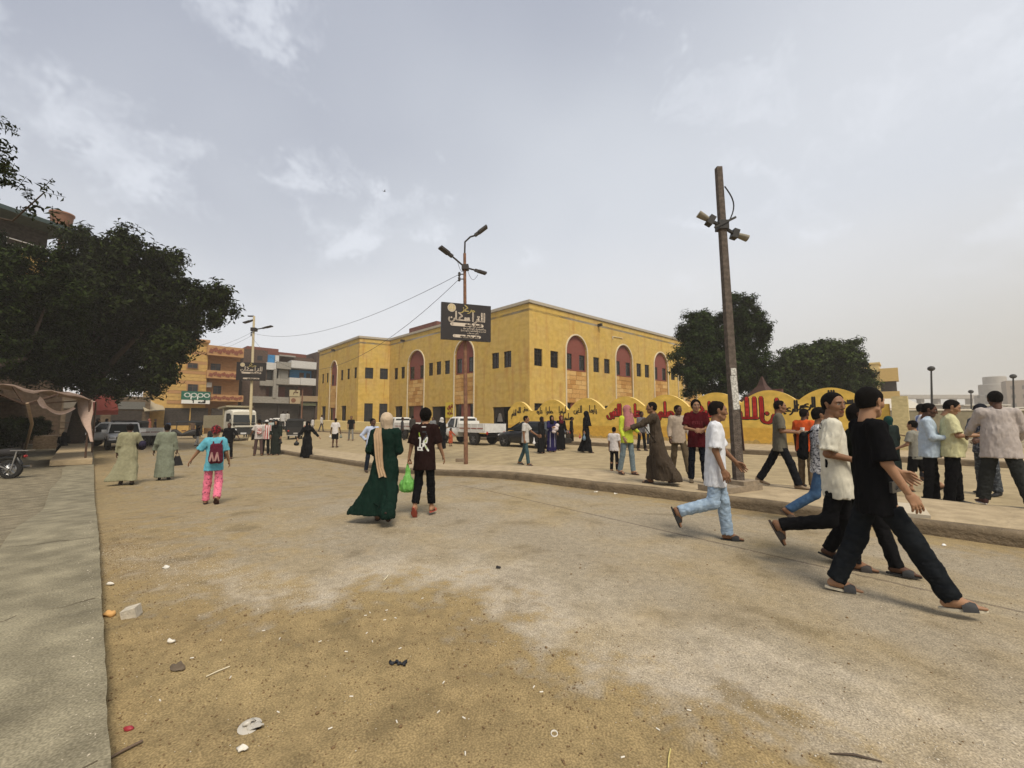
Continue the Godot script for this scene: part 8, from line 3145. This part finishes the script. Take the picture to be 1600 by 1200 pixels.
	m = who("schoolboy in white with a red emblem backpack, left of the group", 403, 712, 656, 0.0, 215.0, {"skin": brown, "tc": [0.55, 0.50, 0.46], "bc": [0.09, 0.055, 0.05], "al": [8, 20, 40, 0], "ar": [8, 16, 40, 0], "ll": [4, 4, 3, 0], "lr": [-4, 4, 3, 0], "hair": "short"})
	held("backpack", satchel(0.19, 0.36, 0.11), pattern([0.30, 0.10, 0.09], [0.55, 0.48, 0.44], 0.02, 0.42, 21, 0.5), "red and white backpack on the schoolboy of the group", "backpack", m, m.chest + Vector3(0, -0.12, -0.13))
	who("schoolchild in red and white stripes and a white cap beside the woman in black", 414, 711, 657, 0.0, 200.0, {"skin": brown, "tc": striped([0.32, 0.05, 0.05], [0.6, 0.56, 0.52]), "bc": black, "hair": "cap", "hc": [0.6, 0.58, 0.55], "ll": [3, 3, 3, 0], "lr": [-3, 3, 3, 0], "move": Vector3(0.1, 0, 0.15)})
	m = who("woman in a black top and long grey-green skirt in the group at the kerb", 430, 711, 657, 0.0, 10.0, {"skin": tan, "top": "abaya", "tc": [0.020, 0.024, 0.020], "skirt_y": 0.06, "flare": 0.22, "hair": "hijab", "hc": black, "al": [4, 10, 14, 0], "ar": [4, 16, 50, 30], "grip": "l"})
	held("handbag", carrier(0.15, 0.30, 0.11), paint(0.014, 0.013, 0.013, 0.5), "black bag in the hand of the woman with the grey-green skirt", "bag", m, m.gripl)
	m = who("woman all in black striding with one arm out and a bag", 479, 716, 659, 0.0, 40.0, {"skin": tan, "top": "abaya", "tc": black, "skirt_y": 0.05, "flare": 0.17, "hair": "veil", "hc": black, "drape": 0.1, "al": [14, 36, 12, 0], "ar": [-6, 30, 14, 0], "ll": [14, 2, 6, 0], "lr": [-14, 2, 16, 14], "grip": "r", "shoes": "shoe", "sc": [0.3, 0.28, 0.26]})
	held("handbag", carrier(0.22, 0.30, 0.14), paint(0.014, 0.013, 0.014, 0.5), "black shoulder bag swinging from the striding woman in black", "bag", m, m.gripr + Vector3(0, 0.05, 0))
	who("person in a white cap carrying a dark bag behind the group", 421, 697, 650, 0.0, 200.0, {"skin": brown, "tc": [0.36, 0.40, 0.38], "bc": black, "hair": "cap", "hc": [0.62, 0.60, 0.58], "al": [20, 20, 60, 0]})
	who("woman in black standing left of the white double-cab pickup", 150, 690, 646, 0.0, 80.0, {"skin": brown, "top": "abaya", "tc": black, "hair": "hijab", "hc": jet, "flare": 0.2, "skirt_y": 0.05})
	who("second woman in black beside the hood of the double-cab pickup", 164, 688, 649, 0.0, 100.0, {"skin": brown, "top": "abaya", "tc": [0.02, 0.014, 0.014], "hair": "hijab", "hc": black, "flare": 0.2, "skirt_y": 0.05})
	who("person in an orange top and dark skirt right of the double-cab pickup", 231, 684, 652, 0.0, 170.0, {"skin": brown, "top": "abaya", "tc": [0.30, 0.12, 0.07], "hair": "hijab", "hc": [0.30, 0.11, 0.08], "flare": 0.2, "skirt_y": 0.04})
	who("thin dark-clothed person walking right of the orange-topped person", 241, 682, 652, 0.0, 120.0, {"skin": deep_brown, "tc": black, "bc": black, "ll": [16, 2, 4, 0], "lr": [-16, 2, 10, 20]})
	var few := [
		["man in a white shirt standing in the bed of the pickup behind the rickshaw", 441, 672, 200.0, [0.55, 0.54, 0.52], [0.04, 0.04, 0.04], 0.75],
		["second man in the pickup behind the rickshaw, in a pale shirt", 448, 671, 170.0, [0.5, 0.48, 0.44], [0.04, 0.04, 0.05], 0.75],
		["man in white on the left end of the low cream wall", 502, 674, 90.0, [0.6, 0.58, 0.55], [0.10, 0.09, 0.08], 0.3],
		["person in white beside the rickshaw before the brick block", 488, 675, 150.0, [0.62, 0.6, 0.58], [0.2, 0.19, 0.18], 0.0],
		["man in grey between the cream truck and the far lamp pole", 383, 683, 20.0, [0.18, 0.19, 0.19], [0.03, 0.03, 0.035], 0.0],
		["person in brown below the green shop sign", 300, 681, 60.0, [0.14, 0.09, 0.06], [0.04, 0.035, 0.03], 0.0],
		["person in blue before the dim shops under the hanging leaves", 262, 680, 30.0, [0.06, 0.09, 0.16], [0.03, 0.03, 0.03], 0.0],
		["man in a pale robe before the dim shops at the crossing", 276, 679, 200.0, [0.40, 0.38, 0.33], [0.40, 0.38, 0.33], 0.0],
		["person in dark clothes at the foot of the hall steps", 628, 688, 100.0, [0.05, 0.05, 0.055], [0.03, 0.03, 0.03], 0.0],
		["man in a grey shirt before the second doorway of the hall", 676, 689, 10.0, [0.20, 0.21, 0.22], [0.04, 0.04, 0.045], 0.0],
		["woman in black walking between the black car and the wall", 893, 694, 90.0, [0.012, 0.012, 0.012], [0.012, 0.012, 0.012], 0.0],
		["man in white by the wall behind the brown-robed man", 1016, 700, 160.0, [0.6, 0.6, 0.58], [0.05, 0.05, 0.06], 0.0],
		["person in olive by the wall behind the boy in dark red", 1118, 706, 40.0, [0.14, 0.14, 0.08], [0.03, 0.03, 0.03], 0.0]]
	for i in few.size():
		var q = few[i]
		who(q[0], q[1], q[2], 0, q[6], q[3], {"h": 1.68, "cell": 0.03, "skin": deep_brown, "tc": q[4], "bc": q[5], "hair": "short" if i % 3 else "buzz", "ll": [6 * (i % 3), 3, 4, 0], "lr": [-6 * (i % 3), 3, 6, 4], "top": "abaya" if i in [10, 7] else "shirt", "skirt_y": 0.06, "flare": 0.2, "shoes": "shoe"})
	# the seated woman by the stall
	who("woman in black sitting beside the stall counter", 98, 706, 0, 0.085, 225.0, {"h": 1.62, "skin": brown, "top": "abaya", "tc": [0.008, 0.008, 0.009], "hair": "veil", "hc": black, "sit": 0.34, "skirt_y": 0.02, "flare": 0.28, "ll": [72, 10, 72, 0], "lr": [72, 10, 72, 0], "al": [20, 10, 60, 30], "ar": [20, 10, 60, 30], "lean": 8.0, "drape": 0.12, "shoes": "none"})
	# --- the side lane and the hall front ---
	m = who("boy in a white tee shirt and black shorts with two bags, back view", 523, 699, 654, 0.0, 188.0, {"skin": deep_brown, "tc": [0.66, 0.62, 0.60], "bottom": "shorts", "bc": black, "al": [2, 12, 8, 0], "ar": [2, 14, 10, 0], "ll": [4, 3, 2, 0], "lr": [-4, 3, 3, 0], "grip": "lr"})
	held("carrier_bag", carrier(0.14, 0.28, 0.1), paint(0.62, 0.60, 0.56, 0.4), "white carrier bag in the left hand of the boy in shorts", "bag", m, m.gripl)
	held("carrier_bag", carrier(0.17, 0.30, 0.13), paint(0.16, 0.17, 0.13, 0.4), "grey-green carrier bag in the right hand of the boy in shorts", "bag", m, m.gripr)
	who("man in a black tee shirt and grey trousers near the low cream wall", 548, 688, 650, 0.0, 12.0, {"skin": brown, "tc": black, "bc": [0.22, 0.21, 0.19], "ll": [14, 5, 6, 0], "lr": [-8, 5, 6, 0], "al": [4, 8, 12, 0], "ar": [8, 10, 30, 20]})
	who("man in dark clothes standing back to the viewer by the far white pickup", 644, 687, 650, 0.0, 170.0, {"skin": deep_brown, "top": "shirt", "tc": [0.05, 0.045, 0.04], "bc": [0.03, 0.03, 0.028]})
	who("person with a white shoulder bag beside the dark-clothed man at the pickup", 650, 688, 649, 0.0, 120.0, {"skin": deep_brown, "tc": [0.12, 0.11, 0.10], "bc": [0.04, 0.04, 0.04], "move": Vector3(0.3, 0, -0.8)})
	m = who("woman with a white headscarf over a black dress by the drop-side pickup", 690, 701, 653, 0.0, 215.0, {"skin": brown, "top": "abaya", "tc": black, "hair": "hijab", "hc": [0.55, 0.53, 0.50], "drape": 0.16, "flare": 0.22, "skirt_y": 0.03, "al": [10, 20, 70, 40]})
	who("small child in an orange dress holding on beside the white-scarfed woman", 704, 697, 670, 0.0, 60.0, {"skin": brown, "top": "abaya", "tc": [0.42, 0.09, 0.04], "hair": "full", "skirt_y": 0.28, "flare": 0.2, "head": 1.25, "al": [30, 30, 10, 0]})
	who("woman in black with a grey veil standing in the dark doorway", 781, 689, 640, 0.0, 10.0, {"skin": brown, "top": "abaya", "tc": black, "hair": "veil", "hc": [0.12, 0.11, 0.10], "drape": 0.2, "flare": 0.24, "skirt_y": 0.03, "al": [5, 18, 60, 40], "move": Vector3(0, 0, 0.3)})
	m = who("young man in pale grey tee shirt and teal trousers walking beyond the island", 821, 727, 650, 0.0, 72.0, {"skin": brown, "cell": 0.019, "tc": [0.50, 0.48, 0.44], "bc": [0.045, 0.085, 0.095], "hy": 5.0, "ar": [0, 8, 8, 0], "al": [34, 12, 22, 0], "lr": [12, 2, 4, 0], "ll": [-12, 2, 12, 10], "hair": "short", "grip": "r"})
	held("carrier_bag", carrier(0.13, 0.26, 0.1), paint(0.64, 0.63, 0.62, 0.4), "white carrier bag beside the young man in pale grey", "bag", m, m.gripl + Vector3(0.0, -0.05, -0.2))
	who("woman in black with a pale green sleeve behind the young man in grey", 846, 708, 652, 0.0, 60.0, {"skin": brown, "top": "abaya", "tc": [0.012, 0.012, 0.013], "hair": "hijab", "hc": [0.02, 0.016, 0.016], "flare": 0.2, "skirt_y": 0.04})
	who("woman in a navy striped dress carrying white things before the black car", 862, 706, 650, 0.0, 15.0, {"skin": tan, "top": "abaya", "tc": [0.022, 0.018, 0.075], "hair": "hijab", "hc": black, "flare": 0.22, "skirt_y": 0.04, "al": [24, 10, 84, 40], "ar": [24, 10, 80, 40], "print": [{"lines": ["-0.11,0.0 -0.12,-0.75"], "pen": 0.02, "col": [0.42, 0.42, 0.45], "side": 1, "y": 0.1}, {"lines": ["0.11,0.0 0.12,-0.75"], "pen": 0.02, "col": [0.42, 0.42, 0.45], "side": 1, "y": 0.1}]})
	who("woman in a maroon headscarf and black dress beside the navy dress", 873, 704, 650, 0.0, 20.0, {"skin": tan, "top": "abaya", "tc": black, "hair": "hijab", "hc": [0.10, 0.012, 0.02], "flare": 0.2, "skirt_y": 0.04, "al": [10, 8, 30, 0], "move": Vector3(0.15, 0, -0.3)})
	g = Geo.new()
	g.ball(Vector3.ZERO, Vector3(0.16, 0.13, 0.1), 10, 7)
	g.ball(Vector3(0.1, 0.14, 0.0), Vector3(0.10, 0.10, 0.08), 10, 7)
	g.ball(Vector3(-0.06, -0.14, 0.0), Vector3(0.11, 0.08, 0.07), 10, 7)
	single("bundle", g, cloth(0.68, 0.60, 0.60), "white bundle in the arms of the woman in the navy dress", "bundle", spot(863, 706) + Vector3(0.12, 1.12, 0.28))
	m = who("woman in a long black cloak with blue and red bags by the painted wall", 916, 707, 640, 0.0, 70.0, {"skin": brown, "top": "abaya", "tc": black, "hair": "veil", "hc": black, "drape": 0.3, "flare": 0.2, "skirt_y": 0.05, "fat": 1.1, "lr": [14, 2, 4, 0], "ll": [-14, 2, 12, 12], "ar": [-6, 10, 6, 0], "grip": "r"})
	held("carrier_bag", carrier(0.22, 0.36, 0.16), paint(0.10, 0.15, 0.20, 0.4), "blue-grey bag carried low by the woman in the black cloak", "bag", m, m.gripr + Vector3(0, 0.05, 0))
	held("carrier_bag", carrier(0.13, 0.22, 0.1), paint(0.35, 0.05, 0.04, 0.4), "small red bag beside the blue-grey bag", "bag", m, m.gripr + Vector3(0.0, 0.0, -0.2))
	# --- on the island ---
	m = who("girl in a bright yellow jacket and pink headscarf standing on the island", 981, 741, 635, 0.175, 28.0, {"skin": tan, "cell": 0.018, "top": "shirt", "tc": [0.52, 0.60, 0.06], "bc": denim(0.20, 0.25, 0.26), "hair": "hijab", "hc": [0.42, 0.17, 0.17], "drape": 0.26, "al": [10, 10, 60, 20], "ar": [2, 8, 30, 0], "ll": [6, 3, 4, 0], "lr": [-8, 3, 4, 0], "hy": 20.0, "shoes": "slide", "sc": [0.05, 0.025, 0.02]})
	who("boy in a white and red top half hidden behind the yellow jacket", 964, 738, 668, 0.0, 150.0, {"skin": brown, "tc": [0.6, 0.56, 0.54], "bc": black, "hair": "short", "move": Vector3(-0.02, 0, -0.2)})
	m = who("man in a long dark brown robe reaching out to the girl in yellow", 1028, 757, 631, 0.175, 245.0, {"near": true, "k": 1.02, "skin": brown, "top": "robe", "tc": [0.062, 0.046, 0.032], "fat": 1.12, "skirt_y": 0.10, "flare": 0.22, "hy": 12.0, "lean": 5.0, "al": [58, 16, 12, 0], "ar": [-8, 14, 16, 0], "ll": [-18, 2, 20, 10], "lr": [14, 2, 6, 0], "sweep": Vector3(-0.14, 0.12, -0.34), "hair": "short", "sc": [0.03, 0.02, 0.015]})
	who("man in a checked shirt behind the brown-robed man", 1003, 704, 633, 0.0, 25.0, {"skin": deep_brown, "tc": pattern([0.16, 0.15, 0.16], [0.05, 0.05, 0.06], 0.07, 0.5, 31, 0.5), "bc": black, "al": [10, 8, 80, 40], "ar": [10, 8, 80, 40], "ll": [6, 3, 3, 0], "lr": [-6, 3, 3, 0]})
	who("man in a pale beige shirt and khaki trousers walking behind the robed man", 1062, 742, 634, 0.175, -8.0, {"skin": deep_brown, "cell": 0.018, "top": "shirt", "tc": [0.44, 0.36, 0.28], "bc": [0.11, 0.082, 0.05], "bag": 1.1, "hy": 30.0, "al": [4, 10, 26, 10], "ar": [-4, 10, 30, 10], "ll": [18, 6, 6, 0], "lr": [-8, 3, 8, 4], "shoes": "shoe", "sc": [0.02, 0.02, 0.02], "cuff": 0.88})
	who("boy in a dark red tee shirt and navy jeans facing the viewer", 1091, 754, 627, 0.175, -12.0, {"near": true, "skin": tan, "tc": [0.085, 0.010, 0.014], "bc": [0.010, 0.012, 0.020], "al": [14, 12, 82, 52], "ar": [14, 14, 82, 52], "ll": [3, 4, 3, 0], "lr": [-2, 3, 3, 0], "hair": "full", "hem": 0.10, "shoes": "shoe", "sc": [0.12, 0.09, 0.055], "print": [{"lines": ["-0.10,0 -0.06,0 -0.06,0.03 -0.10,0.03 -0.10,-0.03 -0.06,-0.03", "-0.03,-0.03 -0.03,0.03 0.01,0.03 0.01,-0.03", "0.04,0.03 0.04,-0.03 0.10,-0.03 0.10,0.03"], "pen": 0.012, "col": [0.20, 0.04, 0.05], "side": 1, "y": 0.62}]})
	m = who("boy in a grey tee shirt and black joggers carrying a tray along the island", 1222, 761, 628, 0.175, 60.0, {"near": true, "k": 1.03, "skin": brown, "tc": [0.125, 0.115, 0.088], "bc": [0.012, 0.013, 0.016], "ar": [8, 8, 78, 6], "al": [10, 8, 80, 10], "lr": [22, 3, 6, 0], "ll": [-24, 3, 6, 14], "hair": "short", "hem": 0.10, "sleeve": 0.85, "shoes": "shoe", "sc": [0.17, 0.12, 0.075], "bag": 1.1})
	g = Geo.new()
	g.lathe([Vector2(0.001, 0.0), Vector2(0.19, 0.0), Vector2(0.21, 0.03), Vector2(0.215, 0.03), Vector2(0.195, -0.008), Vector2(0.001, -0.008)], 24)
	held("tray", g, paint(0.5, 0.48, 0.45, 0.3, 0.5), "shiny round tray carried by the boy in grey", "tray", m, Vector3(0.0, m.wrl.y - 0.01, m.wrl.z + 0.12))
	g = Geo.new()
	for x in [-0.07, 0.06]:
		g.lathe([Vector2(0.026, 0.0), Vector2(0.036, 0.085), Vector2(0.032, 0.085), Vector2(0.024, 0.004)], 12, Transform3D(Basis.IDENTITY, Vector3(x, 0.004, 0.03 * x)))
	held("cups", g, paint(0.62, 0.60, 0.58, 0.4), "pair of white cups standing on the round tray", "cups", m, Vector3(0.0, m.wrl.y - 0.008, m.wrl.z + 0.10))
	m = who("boy in an orange tee shirt seen behind the black backpack", 1262, 762, 640, 0.175, 120.0, {"skin": deep_brown, "cell": 0.018, "tc": [0.62, 0.10, 0.025], "bc": [0.14, 0.10, 0.06], "hair": "short", "hy": -14.0, "ll": [4, 3, 3, 0], "lr": [-4, 3, 3, 0]})
	# --- beyond the island, right ---
	who("boy in a white printed tee shirt stretching one arm out", 1376, 733, 665, 0.0, -28.0, {"skin": deep_brown, "tc": [0.66, 0.62, 0.62], "bc": denim(0.05, 0.08, 0.16), "al": [0, 84, 4, 0], "ar": [6, 14, 30, 20], "ll": [6, 4, 6, 0], "lr": [-8, 4, 10, 0], "hair": "short", "print": [{"lines": ["-0.07,0.06 0.07,0.06 0.0,-0.03 -0.07,0.06", "-0.06,-0.07 0.06,-0.08", "-0.04,-0.11 0.07,-0.11", "0.03,0.02 0.05,-0.06"], "pen": 0.026, "col": [0.04, 0.02, 0.045], "side": 1, "y": 0.58}]})
	who("boy in a grey printed tee shirt and black shorts stepping away", 1436, 768, 658, 0.0, 200.0, {"skin": tan, "cell": 0.018, "tc": [0.24, 0.235, 0.20], "bottom": "shorts", "bc": black, "al": [10, 16, 50, 0], "ar": [-6, 8, 20, 0], "ll": [8, 3, 4, 0], "lr": [-14, 3, 30, 30], "hair": "short", "print": [{"lines": ["-0.05,0.05 0.0,0.08 0.05,0.05 0.04,-0.02 -0.04,-0.02 -0.05,0.05"], "pen": 0.02, "col": [0.30, 0.13, 0.06], "side": -1, "y": 0.58}], "sc": [0.06, 0.045, 0.035]})
	who("man in a light blue shirt standing beside the man with the phone", 1459, 786, 632, 0.0, 42.0, {"near": true, "skin": deep_brown, "top": "shirt", "tc": [0.44, 0.53, 0.62], "bc": black, "belly": 0.14, "fat": 1.12, "ar": [14, 10, 84, 38], "al": [14, 10, 84, 38], "hp": 12.0, "ll": [3, 3, 3, 0], "lr": [-3, 3, 3, 0], "cuff": 0.86, "shoes": "shoe", "sc": black, "hair": "buzz"})
	m = who("heavy man in a pale yellow polo shirt looking at a phone", 1494, 789, 627, 0.0, 46.0, {"near": true, "skin": tan, "tc": [0.60, 0.58, 0.34], "collar": true, "bc": [0.008, 0.008, 0.009], "belly": 0.185, "fat": 1.22, "ar": [16, 10, 80, 20, 40], "al": [20, 10, 80, 30], "hp": 22.0, "lean": 1.0, "ll": [4, 4, 3, 0], "lr": [-4, 4, 3, 0], "shoes": "shoe", "sc": black, "hair": "short", "sleeve": 0.85, "grip": "r", "bag": 1.15})
	g = Geo.new()
	g.box(Vector3.ZERO, Vector3(0.072, 0.009, 0.15), Basis(Vector3.RIGHT, -0.35))
	held("phone", g, paint(0.6, 0.6, 0.62, 0.2), "thin pale phone in the hand of the man in yellow", "phone", m, m.gripr + Vector3(0.02, 0.035, 0.03))
	who("woman with a dark green headscarf behind the man in yellow", 1474, 762, 640, 0.0, 180.0, {"skin": brown, "top": "abaya", "tc": [0.02, 0.03, 0.028], "hair": "hijab", "hc": [0.012, 0.05, 0.045], "flare": 0.2, "skirt_y": 0.04, "h": 1.6, "move": Vector3(0.3, 0, -1.6)})
	who("youth in a white and blue shirt behind the man with the phone", 1516, 765, 625, 0.0, 60.0, {"skin": brown, "tc": pattern([0.62, 0.62, 0.64], [0.06, 0.11, 0.30], 0.012, 0.4, 41, 0.7), "bc": [0.05, 0.05, 0.06], "al": [10, 8, 70, 30], "ar": [10, 8, 70, 30], "hair": "short", "move": Vector3(0.4, 0, -1.4)})
	who("man in dark camouflage uniform and cap beside the man in yellow", 1546, 773, 622, 0.0, 280.0, {"near": true, "skin": deep_brown, "top": "shirt", "tc": pattern([0.035, 0.04, 0.055], [0.20, 0.21, 0.24], 0.03, 0.36, 51, 0.6), "bc": pattern([0.030, 0.035, 0.040], [0.10, 0.11, 0.12], 0.03, 0.36, 52, 0.6), "hair": "cap", "hc": [0.015, 0.016, 0.022], "al": [14, 8, 60, 30], "ar": [14, 10, 60, 30], "ll": [5, 5, 4, 0], "lr": [-5, 5, 4, 0], "shoes": "shoe", "sc": black, "bag": 1.15, "h": 1.84, "hp": 10.0})
	who("heavy man in a pinkish grey shirt and dark trousers at the right edge", 1572, 790, 612, 0.175, 148.0, {"near": true, "skin": deep_brown, "top": "shirt", "tc": [0.43, 0.38, 0.35], "bc": [0.028, 0.030, 0.028], "fat": 1.24, "belly": 0.16, "bag": 1.25, "al": [24, 16, 44, 20], "ar": [10, 14, 40, 10], "ll": [8, 9, 6, 0], "lr": [-8, 9, 6, 0], "shoes": "shoe", "sc": [0.05, 0.02, 0.018], "sole": [0.55, 0.5, 0.45], "hair": "short", "wide": 1.12, "hem": 0.12, "hp": 8.0})

func striped(a: Array, b: Array) -> StandardMaterial3D:
	var m := cloth(1, 1, 1)
	var img := Image.create(64, 8, false, Image.FORMAT_RGB8)
	for x in 64:
		var c := lin(a[0], a[1], a[2]) if (x / 8) % 2 == 0 else lin(b[0], b[1], b[2])
		for y in 8:
			img.set_pixel(x, y, c)
	m.albedo_texture = ImageTexture.create_from_image(img)
	m.uv1_scale = Vector3.ONE * 2.4
	return m

func green_film() -> StandardMaterial3D:
	var m := paint(0.20, 0.50, 0.12, 0.35)
	m.backlight_enabled = true
	m.backlight = lin(0.22, 0.45, 0.12)
	return m

func _ready() -> void:
	view()
	cloth_noise = noise_tex(0.02, 4, Color(0.86, 0.86, 0.86), Color(1, 1, 1), 300, 256)
	build_ground()
	hall()
	painted_wall()
	left_houses()
	right_side()
	trees()
	vehicles()
	poles()
	stall()
	litter()
	crowd()
